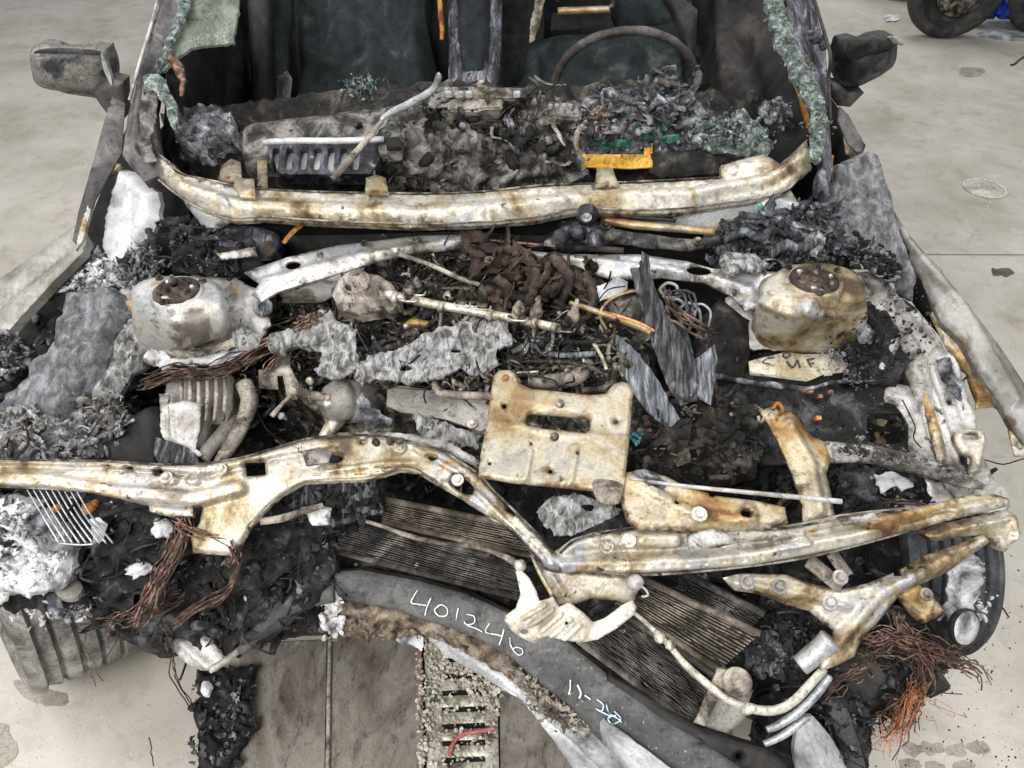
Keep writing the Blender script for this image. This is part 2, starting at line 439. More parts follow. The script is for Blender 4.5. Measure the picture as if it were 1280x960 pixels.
# ---------------- materials ----------------
def mat(name, stops, scale=12, detail=8, rough=(.55, .85), metal=0.0, bump=.35, bscale=90, an=(1, 1, 1), lac=2.0,
        specks=(), dist=.6, bdist=.002, spec=.35, nrough=.62, crack=0, grime=.55, wear=None):
    """stops: (position, rgb) over a fractal noise; specks: (rgb, threshold, scale, softness)"""
    m = bpy.data.materials.new(name); m.use_nodes = True; nt = m.node_tree; N = nt.nodes; L = nt.links
    bs = N['Principled BSDF']; bs.inputs['Specular IOR Level'].default_value = spec
    geo = N.new('ShaderNodeNewGeometry'); mp = N.new('ShaderNodeMapping'); mp.inputs['Scale'].default_value = an
    L.new(geo.outputs['Position'], mp.inputs['Vector'])
    def noise(sc, det=6, ds=0.0, rg=.6):
        n = N.new('ShaderNodeTexNoise'); n.inputs['Scale'].default_value = sc; n.inputs['Detail'].default_value = det
        n.inputs['Distortion'].default_value = ds; n.inputs['Roughness'].default_value = rg
        L.new(mp.outputs['Vector'], n.inputs['Vector']); return n
    n1 = noise(scale, detail, dist, nrough); cr = N.new('ShaderNodeValToRGB'); L.new(n1.outputs['Fac'], cr.inputs['Fac'])
    e = cr.color_ramp.elements
    stops = [(.5+(q-.5)*.66, c) for q, c in stops]
    while len(e) > 1: e.remove(e[-1])
    e[0].position = stops[0][0]; e[0].color = (*stops[0][1], 1)
    for p, c in stops[1:]:
        k = e.new(p); k.color = (*c, 1)
    out = cr.outputs['Color']
    for (rgb, th, sc, sf) in specks:
        n = noise(sc, 5, .4, .65); r = N.new('ShaderNodeMapRange'); r.inputs['From Min'].default_value = th
        r.inputs['From Max'].default_value = th+sf; L.new(n.outputs['Fac'], r.inputs['Value'])
        mx = N.new('ShaderNodeMix'); mx.data_type = 'RGBA'; L.new(r.outputs['Result'], mx.inputs['Factor'])
        L.new(out, mx.inputs['A']); mx.inputs['B'].default_value = (*rgb, 1); out = mx.outputs['Result']
    if wear is not None:      # rust and soot eat in from the cut edges and hole rims
        at = N.new('ShaderNodeAttribute'); at.attribute_name = 'wear'; nw = noise(scale*3.2, 6, .3, .7)
        s = N.new('ShaderNodeMath'); s.operation = 'MULTIPLY_ADD'; L.new(at.outputs['Fac'], s.inputs[0]); s.inputs[1].default_value = .15; L.new(nw.outputs['Fac'], s.inputs[2])
        r = N.new('ShaderNodeMapRange'); r.inputs['From Min'].default_value = .60; r.inputs['From Max'].default_value = .74; L.new(s.outputs[0], r.inputs['Value'])
        mx = N.new('ShaderNodeMix'); mx.data_type = 'RGBA'; L.new(r.outputs['Result'], mx.inputs['Factor']); L.new(out, mx.inputs['A']); mx.inputs['B'].default_value = (*wear, 1); out = mx.outputs['Result']
    if grime:                 # fine mottling and pits, then soot smears
        for (sc, lo, hi, a0, a1) in ((scale*7, .33, .47, 1-grime, 1.03), (scale*1.9+3, .30, .42, 1-grime*.6, 1.0), (230, .33, .5, 1-grime*.8, 1.04)):
            n = noise(sc, 7, .25, .7); r = N.new('ShaderNodeMapRange'); r.inputs['From Min'].default_value = lo; r.inputs['From Max'].default_value = hi
            r.inputs['To Min'].default_value = max(a0, .12); r.inputs['To Max'].default_value = a1; L.new(n.outputs['Fac'], r.inputs['Value'])
            vm = N.new('ShaderNodeVectorMath'); vm.operation = 'SCALE'; L.new(out, vm.inputs[0]); L.new(r.outputs['Result'], vm.inputs['Scale']); out = vm.outputs['Vector']
    L.new(out, bs.inputs['Base Color'])
    n2 = noise(scale*3, 6, 0, .6); r = N.new('ShaderNodeMapRange'); r.inputs['From Min'].default_value = .3; r.inputs['From Max'].default_value = .7
    r.inputs['To Min'].default_value = rough[0]; r.inputs['To Max'].default_value = rough[1]
    L.new(n2.outputs['Fac'], r.inputs['Value']); L.new(r.outputs['Result'], bs.inputs['Roughness'])
    bs.inputs['Metallic'].default_value = metal
    if bump:
        n3 = noise(bscale, 8, .2, .72); bp = N.new('ShaderNodeBump'); bp.inputs['Strength'].default_value = min(1, bump*1.9)
        bp.inputs['Distance'].default_value = bdist; h = n3.outputs['Fac']
        if crack:
            vo = N.new('ShaderNodeTexVoronoi'); vo.feature = 'DISTANCE_TO_EDGE'; vo.inputs['Scale'].default_value = crack
            n4 = noise(crack*.6, 3); ad = N.new('ShaderNodeVectorMath'); ad.operation = 'MULTIPLY_ADD'
            ad.inputs[1].default_value = (.02, .02, .02); L.new(n4.outputs['Color'], ad.inputs[0]); L.new(mp.outputs['Vector'], ad.inputs[2])
            L.new(ad.outputs['Vector'], vo.inputs['Vector'])
            mr = N.new('ShaderNodeMapRange'); mr.inputs['From Max'].default_value = .12; L.new(vo.outputs['Distance'], mr.inputs['Value'])
            mm = N.new('ShaderNodeMath'); mm.operation = 'ADD'; L.new(h, mm.inputs[0]); L.new(mr.outputs['Result'], mm.inputs[1]); h = mm.outputs[0]
        L.new(h, bp.inputs['Height']); L.new(bp.outputs['Normal'], bs.inputs['Normal'])
    return m
CREAM = (.40, .345, .245); TAN = (.27, .20, .11); RUST = (.17, .085, .035); PALE = (.56, .525, .455); WHT = (.80, .79, .76); GREY = (.30, .29, .28)
M = {}
M['cream'] = mat('heat_bleached_steel', [(.28, (.10, .07, .045)), (.37, TAN), (.45, CREAM), (.56, PALE), (.66, (.46, .42, .36)), (.75, (.20, .17, .14))],
                 9, specks=[((.40, .40, .41), .56, 7, .05), ((.33, .19, .07), .61, 13, .10), ((.05, .038, .03), .635, 30, .04)], rough=(.24, .5), metal=.42, bump=.3, bscale=120, wear=(.085, .055, .034), grime=.40)
M['cream2'] = mat('ochre_bleached_steel', [(.28, RUST), (.38, (.32, .195, .075)), (.47, (.40, .31, .17)), (.57, (.47, .41, .30)), (.7, (.24, .20, .15))],
                  9, specks=[((.06, .045, .035), .65, 24, .05), ((.72, .70, .66), .64, 17, .1)], rough=(.24, .5), metal=.42, bump=.3, bscale=120, wear=(.09, .05, .028), grime=.40)
M['white'] = mat('white_scaled_steel', [(.3, (.17, .15, .13)), (.4, (.50, .47, .42)), (.5, (.50, .49, .47)), (.62, (.47, .475, .51)), (.74, (.34, .30, .26))],
                 8, specks=[((.05, .045, .04), .64, 22, .06), ((.38, .24, .11), .645, 13, .09)], rough=(.24, .5), metal=.42, bump=.35, bscale=110, wear=(.075, .062, .05), grime=.40)
M['silver'] = mat('grey_scaled_steel', [(.3, (.09, .08, .075)), (.42, (.30, .28, .26)), (.52, (.47, .45, .43)), (.62, (.58, .57, .56)), (.74, (.2, .17, .14))],
                  8, specks=[((.04, .035, .03), .62, 24, .06), ((.36, .22, .08), .63, 12, .08)], rough=(.35, .7), metal=.3, bump=.35, bscale=110, wear=(.06, .05, .04), grime=.40)
M['char'] = mat('black_char', [(.3, (.004, .004, .004)), (.5, (.012, .011, .011)), (.62, (.036, .035, .036)), (.74, (.10, .10, .11))],
                22, specks=[((.22, .22, .245), .62, 60, .10), ((.05, .03, .015), .64, 16, .1)], rough=(.45, .95), bump=.9, bscale=140, bdist=.004, spec=.4)
M['charbrown'] = mat('brown_char', [(.3, (.004, .0038, .0035)), (.46, (.015, .0135, .012)), (.58, (.035, .030, .026)), (.7, (.095, .083, .07))],
                     20, specks=[((.30, .27, .23), .68, 60, .05), ((.16, .07, .02), .66, 14, .08)], rough=(.5, .95), bump=.9, bscale=130, bdist=.004)
M['ash'] = mat('grey_ash_crust', [(.3, (.012, .012, .013)), (.42, (.045, .045, .05)), (.52, (.12, .12, .13)), (.63, (.22, .225, .24)), (.75, (.45, .46, .49))],
               30, specks=[((.012, .012, .012), .62, 55, .05)], rough=(.7, .98), bump=1, bscale=170, bdist=.004)
M['ashwarm'] = mat('warm_grey_ash', [(.3, (.018, .017, .016)), (.43, (.055, .051, .047)), (.54, (.13, .12, .11)), (.68, (.27, .255, .235))],
                   24, specks=[((.01, .009, .008), .61, 45, .06), ((.26, .13, .08), .66, 16, .1)], rough=(.7, .98), bump=1, bscale=150, bdist=.004)
M['fibre'] = mat('fibrous_melted_liner', [(.3, (.07, .07, .075)), (.44, (.125, .125, .132)), (.55, (.18, .18, .19)), (.7, (.29, .29, .31))],
                 46, an=(1.2, .7, .8), specks=[((.03, .03, .03), .66, 40, .05), ((.36, .36, .38), .64, 90, .06)], rough=(.7, .98), bump=1, bscale=150, bdist=.004, grime=.4)
M['fibrelight'] = mat('light_fibrous_melt', [(.3, (.06, .057, .053)), (.42, (.16, .155, .15)), (.53, (.28, .275, .275)), (.68, (.46, .455, .46))],
                      60, an=(1.3, .7, .8), specks=[((.03, .025, .02), .60, 50, .06), ((.60, .60, .61), .66, 70, .05)], rough=(.7, .98), bump=1, bscale=160, bdist=.004)
M['ashwhite'] = mat('white_ash', [(.3, (.07, .07, .078)), (.4, (.28, .28, .30)), (.5, (.60, .60, .615)), (.7, (.80, .80, .80))],
                    14, specks=[((.05, .05, .05), .64, 40, .05)], rough=(.8, .98), bump=.8, bscale=120, bdist=.004, grime=.28)
M['linerwhite'] = mat('white_melted_liner', [(.3, (.20, .20, .21)), (.42, (.44, .435, .45)), (.55, (.60, .595, .605)), (.75, (.48, .475, .48))],
                      9, rough=(.5, .8), bump=.4, bscale=80, specks=[((.12, .12, .13), .70, 34, .05)], grime=.28)
M['brown'] = mat('dark_rusted_iron', [(.3, (.012, .009, .008)), (.45, (.04, .028, .022)), (.58, (.075, .052, .042)), (.72, (.14, .10, .08))],
                 16, rough=(.55, .9), metal=.2, bump=.6, bscale=120, specks=[((.20, .16, .12), .68, 40, .05)])
M['mech'] = mat('sooty_engine_metal', [(.3, (.009, .008, .007)), (.42, (.036, .032, .027)), (.52, (.10, .088, .072)), (.62, (.24, .215, .175)), (.75, (.46, .42, .355))],
                26, rough=(.35, .75), metal=.45, bump=.6, bscale=140, specks=[((.26, .13, .05), .65, 20, .06), ((.008, .007, .006), .6, 30, .07)])
M['alloy'] = mat('bare_alloy', [(.3, (.10, .09, .07)), (.42, (.40, .36, .29)), (.54, (.66, .62, .53)), (.7, (.78, .75, .68))],
                 20, rough=(.28, .55), metal=.5, bump=.35, bscale=130, specks=[((.04, .03, .02), .63, 30, .05)])
M['orange'] = mat('orange_rust', [(.3, (.10, .035, .01)), (.45, (.34, .13, .02)), (.58, (.50, .23, .05)), (.72, (.25, .12, .05))],
                  18, rough=(.6, .9), bump=.5, bscale=110, specks=[((.03, .02, .015), .63, 30, .06)])
M['yellow'] = mat('amber_metal', [(.3, (.20, .09, .01)), (.5, (.55, .29, .03)), (.7, (.66, .40, .09))], 18, rough=(.5, .8), bump=.4,
                  specks=[((.03, .02, .01), .63, 30, .06)])
M['hose'] = mat('scorched_hose', [(.3, (.05, .042, .034)), (.45, (.17, .145, .12)), (.58, (.32, .28, .235)), (.72, (.46, .42, .36))],
                22, rough=(.7, .95), bump=.8, bscale=110, specks=[((.03, .025, .02), .62, 35, .06)])
M['copper'] = mat('bare_copper_wire', [(.3, (.05, .032, .026)), (.5, (.17, .095, .07)), (.7, (.38, .23, .17))], 90, rough=(.35, .65), metal=.5, bump=.2)
M['copperhot'] = mat('orange_copper_strands', [(.3, (.45, .16, .07)), (.6, (.80, .38, .20))], 40, rough=(.4, .6), metal=.3, bump=.1)
M['copperdark'] = mat('sooty_copper_wire', [(.3, (.025, .016, .013)), (.5, (.09, .055, .043)), (.7, (.22, .15, .12))], 40, rough=(.4, .8), metal=.4, bump=.3)
M['seat'] = mat('burnt_seat_fabric', [(.3, (.006, .0085, .010)), (.5, (.012, .017, .019)), (.65, (.021, .028, .030)), (.8, (.055, .066, .066))],
                11, rough=(.75, .98), bump=.8, bscale=160, specks=[((.10, .12, .12), .71, 90, .05)])
M['trim'] = mat('soot_brown_trim', [(.3, (.006, .0056, .0053)), (.5, (.0145, .013, .0122)), (.68, (.031, .0275, .0255)), (.8, (.07, .062, .057))],
                5, rough=(.4, .8), bump=.4, bscale=60)
M['purple'] = mat('melted_console_trim', [(.3, (.012, .011, .014)), (.48, (.05, .047, .06)), (.6, (.12, .115, .14)), (.75, (.30, .29, .33))],
                  30, an=(2, .6, .6), rough=(.35, .7), bump=.8, bscale=90)
M['paint'] = mat('sooty_body_paint', [(.3, (.02, .018, .018)), (.45, (.055, .05, .05)), (.6, (.11, .10, .10)), (.75, (.22, .20, .19))],
                 10, rough=(.3, .65), bump=.35, bscale=80, specks=[((.3, .22, .14), .67, 14, .06)])
M['mirror'] = mat('scorched_mirror_shell', [(.3, (.012, .012, .013)), (.45, (.045, .045, .048)), (.57, (.13, .125, .125)), (.7, (.24, .21, .17)), (.8, (.30, .29, .28))],
                  17, rough=(.45, .8), bump=.5, bscale=80)
M['glass'] = mat('crazed_green_glass', [(.3, (.035, .05, .045)), (.42, (.13, .18, .16)), (.54, (.28, .34, .315)), (.68, (.62, .67, .64))],
                 60, rough=(.15, .5), bump=.6, bscale=220, crack=260, spec=.6)
M['glasspale'] = mat('sooty_laminated_glass', [(.3, (.10, .12, .09)), (.45, (.20, .23, .18)), (.6, (.29, .33, .27)), (.75, (.42, .46, .40))],
                     13, rough=(.2, .5), bump=.5, bscale=180, crack=280, spec=.6)
M['green'] = mat('green_circuit_board', [(.3, (.01, .05, .04)), (.5, (.03, .16, .12)), (.7, (.16, .34, .27))], 40, rough=(.35, .7), bump=.4)
M['teal'] = mat('teal_plastic', [(.3, (.01, .08, .12)), (.5, (.03, .24, .34)), (.7, (.10, .38, .50))], 30, rough=(.3, .7), bump=.4)
M['fin'] = mat('sooty_radiator_fins', [(.3, (.012, .011, .010)), (.45, (.045, .040, .036)), (.58, (.105, .093, .084)), (.72, (.22, .20, .18))],
               14, rough=(.5, .85), metal=.3, bump=.5, bscale=150, specks=[((.42, .36, .30), .66, 30, .05)])
M['fintan'] = mat('tan_radiator_fins', [(.3, (.045, .037, .028)), (.45, (.115, .095, .073)), (.6, (.22, .185, .145)), (.75, (.34, .30, .24))],
                  16, rough=(.5, .85), metal=.3, bump=.5, bscale=150)
M['bumper'] = mat('sooty_bumper_rubber', [(.3, (.045, .045, .045)), (.5, (.085, .085, .084)), (.7, (.15, .15, .148))], 7, rough=(.6, .85), bump=.25, bscale=150,
                  specks=[((.26, .23, .2), .63, 20, .08), ((.02, .02, .02), .61, 13, .10), ((.30, .29, .28), .64, 90, .05)])
M['foam'] = mat('charred_foam', [(.3, (.035, .028, .022)), (.45, (.11, .084, .06)), (.58, (.22, .172, .125)), (.72, (.36, .30, .23))],
                36, an=(1, 1, 1), rough=(.7, .98), bump=1, bscale=120, bdist=.004, specks=[((.03, .025, .02), .61, 40, .06)])
M['lip'] = mat('silver_bumper_lip', [(.3, (.13, .13, .135)), (.45, (.33, .335, .345)), (.6, (.52, .53, .54)), (.78, (.72, .73, .74))], 7, rough=(.3, .6), bump=.3, metal=.15,
               specks=[((.10, .09, .08), .67, 24, .06)], grime=.28)
M['rubber'] = mat('tyre_rubber', [(.3, (.018, .018, .018)), (.5, (.04, .039, .037)), (.7, (.08, .077, .072))], 10, rough=(.6, .9), bump=.4)
M['tyre'] = mat('dusty_tyre_tread', [(.3, (.09, .086, .08)), (.45, (.19, .183, .17)), (.58, (.28, .268, .25)), (.74, (.40, .385, .36))], 13, an=(1, 1.4, 1), rough=(.75, .95), bump=.7, bscale=90)
M['plate'] = mat('flat_grey_strip', [(.3, (.16, .145, .13)), (.5, (.24, .225, .205)), (.7, (.32, .30, .275))], 9, rough=(.4, .7), bump=.25)
M['chalk'] = mat('chalk_mark', [(.3, (.66, .68, .72)), (.6, (.85, .87, .9))], 60, rough=(.8, .95), bump=.4, grime=.28)
M['bluechalk'] = mat('blue_chalk_mark', [(.3, (.30, .48, .62)), (.6, (.55, .70, .80))], 60, rough=(.8, .95), bump=.4, grime=.28)
M['ink'] = mat('black_marker', [(.3, (.03, .028, .03)), (.6, (.08, .075, .08))], 60, rough=(.6, .9), bump=.2)
M['paper'] = mat('cream_card', [(.3, (.42, .35, .22)), (.45, (.62, .56, .42)), (.6, (.74, .69, .56))], 12, rough=(.6, .9), bump=.3)
M['slab'] = mat('charred_board', [(.3, (.018, .017, .017)), (.45, (.05, .05, .052)), (.58, (.12, .125, .135)), (.72, (.27, .28, .31))],
                42, an=(3.2, .35, .5), rough=(.5, .9), bump=1, bscale=120, bdist=.004)
M['slablight'] = mat('ash_grey_board', [(.3, (.05, .05, .055)), (.45, (.14, .15, .165)), (.58, (.26, .28, .31)), (.72, (.42, .45, .49))],
                     42, an=(3.2, .35, .5), rough=(.5, .9), bump=1, bscale=120, bdist=.004)
M['black'] = mat('soot_and_shade_black', [(.3, (.004, .004, .004)), (.7, (.011, .010, .010))], 14, rough=(.6, .95), bump=.5)  # burnt surfaces, and sheets that paint the shade of hollows and gaps
M['gloss'] = mat('gloss_black_melt', [(.3, (.008, .008, .009)), (.5, (.025, .026, .03)), (.66, (.09, .10, .12)), (.78, (.34, .36, .40))], 30, rough=(.12, .45), bump=.7, bscale=60, bdist=.004)
M['gravel'] = mat('pale_mortar_crumbs', [(.3, (.30, .27, .21)), (.5, (.58, .54, .45)), (.7, (.78, .75, .67))], 50, rough=(.8, .95), bump=.5)
M['steelplate'] = mat('worn_trench_plate', [(.3, (.12, .10, .085)), (.42, (.22, .195, .165)), (.55, (.31, .285, .25)), (.7, (.20, .17, .14))],
                      5, an=(1.6, .7, 1), rough=(.25, .6), metal=.2, bump=.2, bscale=60, specks=[((.08, .055, .04), .66, 9, .1)])
M['blue'] = mat('blue_plastic', [(.3, (.012, .03, .25)), (.7, (.02, .06, .42))], 8, rough=(.3, .5), bump=.1)
M['red'] = mat('red_cable', [(.3, (.42, .10, .09)), (.7, (.60, .2, .17))], 30, rough=(.5, .7), bump=.2)
M['redpaint'] = mat('faded_red_paint', [(.3, (.27, .12, .10)), (.7, (.36, .22, .2))], 30, rough=(.6, .8), bump=.2)
M['stain'] = mat('oil_stain', [(.3, (.07, .055, .04)), (.6, (.14, .115, .09))], 14, rough=(.25, .6), bump=.1)
M['stainlight'] = mat('damp_stain', [(.3, (.25, .22, .18)), (.6, (.36, .325, .275))], 14, rough=(.3, .6), bump=.1)
M['concrete'] = mat('workshop_concrete', [(.2, (.33, .30, .25)), (.42, (.42, .39, .335)), (.54, (.465, .43, .38)), (.68, (.51, .475, .425)), (.8, (.44, .405, .35))],
                    2.2, 9, an=(1, 1, 1), rough=(.35, .7), bump=.15, bscale=160, dist=.25, grime=.14,
                    specks=[((.30, .26, .20), .58, 3.2, .16), ((.56, .53, .475), .62, 7, .12), ((.17, .14, .11), .71, 24, .04), ((.2, .17, .13), .655, 110, .03), ((.60, .57, .52), .66, 130, .03)])
M['concretedark'] = mat('worn_floor_patch', [(.3, (.36, .32, .26)), (.6, (.62, .59, .53))], 12, rough=(.5, .8), bump=.5)
M['mirror2'] = mat('scorched_mirror_tan', [(.3, (.02, .02, .021)), (.42, (.10, .10, .105)), (.52, (.21, .19, .16)), (.62, (.13, .13, .135)), (.76, (.30, .27, .22))], 15, rough=(.45, .8), bump=.5, bscale=80)
M['mirror3'] = mat('scorched_mirror_black', [(.3, (.008, .008, .009)), (.48, (.022, .022, .024)), (.6, (.06, .06, .064)), (.76, (.13, .13, .135))], 14, rough=(.35, .7), bump=.5, bscale=80)
M['silverlight'] = mat('dull_bright_steel', [(.3, (.25, .26, .28)), (.5, (.45, .47, .50)), (.7, (.6, .62, .65))], 20, rough=(.35, .6), metal=.5, bump=.2)
M['trim2'] = mat('scorched_wheel_rim', [(.3, (.04, .034, .03)), (.5, (.07, .064, .06)), (.7, (.125, .117, .11))], 14, rough=(.5, .8), bump=.5)
M['tyredark'] = mat('dark_tyre_tread', [(.3, (.035, .037, .042)), (.5, (.075, .08, .088)), (.7, (.13, .135, .145))], 13, rough=(.75, .95), bump=.6, bscale=90)
M['white2'] = mat('cream_white_steel', [(.3, (.34, .30, .24)), (.42, (.60, .56, .47)), (.55, (.75, .72, .64)), (.72, (.66, .62, .54))], 9, rough=(.4, .7), bump=.25, metal=.08)
M['pipe'] = mat('pale_pipe', [(.3, (.30, .26, .21)), (.42, (.50, .46, .39)), (.55, (.66, .63, .57)), (.72, (.44, .38, .31))], 16, rough=(.4, .7), metal=.25, bump=.25)

M['latch'] = mat('greyed_latch_steel', [(.28, (.22, .14, .07)), (.4, (.30, .235, .13)), (.5, (.37, .315, .21)), (.6, (.41, .38, .31)), (.72, (.30, .28, .24))],
                 8, specks=[((.06, .045, .035), .66, 30, .05), ((.34, .22, .09), .58, 9, .12)], rough=(.24, .5), metal=.42, bump=.3, bscale=120, wear=(.17, .09, .04), grime=.4)

M['wingpaint'] = mat('heat_dulled_wing_paint', [(.3, (.16, .15, .135)), (.45, (.24, .232, .215)), (.58, (.32, .315, .30)), (.75, (.22, .20, .17))], 6, rough=(.35, .6), metal=.2, bump=.12, bscale=90,
                    specks=[((.16, .13, .09), .66, 16, .08)], grime=.25, wear=(.14, .11, .08))

# ---------------- the workshop floor ----------------
def flat(name, poly, z, m, kind='structure', rag=0, th=.0008, smooth=True, **kw):
    return plate(name, poly, m, z=z, kind=kind, rag=rag, smooth=smooth, th=th, amp=0, edge=None, step=14, **kw)[0]
def grid_sheet(name, x0, x1, y0, y1, z, nx, ny, m, **kw):
    gx, gy = np.meshgrid(np.linspace(x0, x1, nx), np.linspace(y0, y1, ny)); v = np.c_[gx.ravel(), gy.ravel(), np.full(gx.size, z)]
    f = [[j*nx+i, j*nx+i+1, (j+1)*nx+i+1, (j+1)*nx+i] for j in range(ny-1) for i in range(nx-1)]
    return link(name, v, f, m, **kw)
grid_sheet('floor', -14, 14, -6, 26, 0, 8, 8, M['concrete'], kind='structure')
# saw-cut joint and stains in the concrete
def floor_strip(name, a, b, w, m, z=.004, **kw):
    A, B = PZ(*a, 0), PZ(*b, 0); d = (B-A)/np.linalg.norm(B-A); n = np.array([-d[1], d[0], 0])*w/2; up = np.array([0, 0, z])
    return link(name, [A-n+up, B-n+up, B+n+up, A+n+up], [[0, 1, 2, 3]], m, smooth=False, **kw)
floor_strip('floor_joint', (1120, 318.5), (1400, 320), .004, M['stain'], kind='structure')
floor_strip('floor_scratch', (1209, 306), (1238, 252), .003, M['gravel'], kind='structure')
flat('oil_stain', [(18, 850), (40, 852), (62, 862), (84, 868), (80, 882), (52, 880), (24, 868)], .0014, M['stainlight'], rag=3)
flat('oil_stain', [(-30, 912), (6, 905), (14, 922), (22, 930), (16, 950), (-30, 975)], .0014, M['stainlight'], rag=3)
flat('oil_stain', [(1200, 86), (1222, 84), (1232, 89), (1222, 94), (1204, 94)], .0014, M['stainlight'], rag=2)
flat('floor_dirt', [(1240, 336), (1256, 335), (1268, 341), (1262, 346), (1244, 344)], .0014, M['stain'], rag=3)
for k, (x, y) in enumerate([(1140, 936), (1165, 934), (1194, 938), (1222, 934), (1138, 956), (1168, 958), (1205, 958)]):
    flat('tyre_mark', [(x-11, y-6), (x+10, y-5), (x+13, y+6), (x-7, y+7)], .0014, M['stainlight'], rag=5)
# round cap set into the floor
c0 = PZ(1231, 236, 0)
cap = empty('access_cover', c0, 'round concrete coloured access cover set flush in the floor right of the car', 'cover')
lathe('rim', c0+[0, 0, .001], [(.093, 0), (.093, .004), (.083, .006), (.082, .003)], M['concretedark'], cap, noise=.003)
lathe('lid', c0+[0, 0, .001], [(.080, 0), (.080, .004), (.05, .005), (.045, .009), (.01, .010)], M['concretedark'], cap, noise=.002)
# hairline cracks
def crack(a, b, n, w=1.0, j=9, seed=1):
    r = np.random.default_rng(seed); A, B = np.array(a, float), np.array(b, float); P = []
    for k in range(n+1): P.append(A+(B-A)*k/n+r.normal(size=2)*j*(0 < k < n))
    Q = [PZ(x, y, .0005) for x, y in P]
    return link('floor_crack', *tube_geo(Q, .0009*w, 4), M['stain'], kind='structure')
crack((186, 922), (192, 958), 6, 1.3, 1.5, 1)
# litter
plate('paper_scrap', [(1104, 20), (1113, 17), (1122, 19), (1126, 23), (1119, 26), (1108, 25)], M['ashwhite'], z=.01, rag=2, amp=.01, ns=20, th=.001, step=3,
      label='crumpled white paper scrap on the floor near the motorcycle wheel', cat='litter')
tube('black_cable', [(1300, 62, .006), (1278, 72, .006), (1268, 80, .006), (1263, 81, .006)], 2.0, M['rubber'], label='thin black cable end on the floor at the right edge', cat='cable')
S0 = Surf([(0, 0, 0), (1280, 0, 0), (0, 960, 0), (1280, 960, 0), (640, 480, 0)])
FL = lambda a, b, o=0: S0(a, b, o)
rubble('floor_grit', [(0, 860), (240, 870), (240, 960), (0, 960)], FL, 200, (.0005, .0022), M['gravel'], seed=3)
rubble('floor_grit', [(1090, 760), (1280, 640), (1280, 960), (1090, 960)], FL, 320, (.0005, .003), M['charbrown'], seed=4)
rubble('floor_grit', [(1060, 60), (1280, 60), (1280, 600), (1170, 300)], FL, 260, (.0006, .003), M['gravel'], seed=5)

# trench cover under the bumper: two plates, a slotted grate, mortar crumbs
flat_plate = lambda n, p, zz, l: plate(n, p, M['steelplate'], z=zz, amp=0, edge=None, th=.006, step=20, label=l, cat='plate')
flat_plate('trench_plate', [(300, 805), (408, 800), (405, 990), (296, 990)], .008, 'narrow worn brown steel floor plate left of the pale seam')
flat_plate('trench_plate', [(418, 790), (527, 790), (530, 990), (414, 990)], .010, 'worn steel floor plate between the pale seam and the red line')
flat_plate('trench_plate', [(624, 795), (900, 850), (930, 990), (626, 990)], .010, 'stained brown steel floor plate right of the drain grate')
tube('seam_strip', [(413, 800, .009), (411, 860, .009), (409, 990, .009)], 5, M['alloy'], label='pale metal seam strip between two floor plates', cat='strip', bump=.001)
plate('painted_line', [(521, 812), (526, 812), (527, 855), (526, 878), (522, 878)], M['redpaint'], z=.0145, rag=1.5, amp=0, edge=None, th=.001, step=5, kind='structure')
g0 = PZ(573, 880, 0); gr = empty('drain_grate', g0, 'slotted metal drain grate in the floor half buried in pale crumbs', 'grate')
holes = []
for j in range(8):
    y = 820+j*21; holes.append([(552, y), (606, y-2), (607, y+5), (553, y+7)])
plate('frame', [(530, 780), (620, 775), (624, 990), (534, 990)], M['alloy'], gr, z=.010, holes=holes, amp=.0005, th=.008, step=7)
plate('grate_shade', [(528, 770), (626, 770), (632, 990), (528, 990)], M['black'], gr, z=.0035, amp=0, edge=None, th=.001, step=20)  # black sheet stands in for the shade below the slots
Sg = Surf([(500, 780, .012), (640, 780, .012), (500, 960, .012), (640, 960, .012)]); SG = lambda a, b, o=0: Sg(a, b, o)
rubble('mortar_crumbs', [(520, 790), (575, 790), (640, 830), (622, 900), (600, 880), (560, 842), (545, 870), (530, 960), (522, 960)], SG, 900, (.0015, .0075), M['gravel'], seed=6, sq=(1, .85, .7))
rubble('mortar_crumbs', [(538, 830), (618, 830), (622, 960), (538, 960)], SG, 300, (.0012, .0062), M['gravel'], seed=7, sq=(1, .85, .7))
tube('red_cable', [(562, 945, .02), (566, 930, .02), (578, 918, .022), (594, 915, .022), (610, 912, .02), (618, 910, .02)], 5, M['red'],
     label='short red cable lying across the drain grate slots', cat='cable')
# charred lump on the floor
sL = Surf([(240, 850, .02), (330, 850, .02), (240, 960, .02), (330, 960, .02)]); SL = lambda a, b, o=0: sL(a, b, o)
cl = empty('charred_debris', PZ(275, 910, 0), 'heap of black charred debris on the floor under the left bumper end', 'debris')
plate('crust', [(250, 840), (320, 835), (312, 880), (322, 905), (300, 935), (285, 970), (246, 975), (250, 930), (244, 890)], M['char'], cl, z=.03,
      rag=5, amp=.03, ns=26, ridged=True, th=.02, step=4)
flakes('flakes', [(246, 850), (312, 850), (300, 960), (246, 960)], SL, 120, (.006, .03), M['ash'], cl, seed=9, lift=.035)
rubble('lumps', [(246, 850), (312, 850), (300, 960), (246, 960)], SL, 90, (.003, .014), M['char'], cl, seed=10)

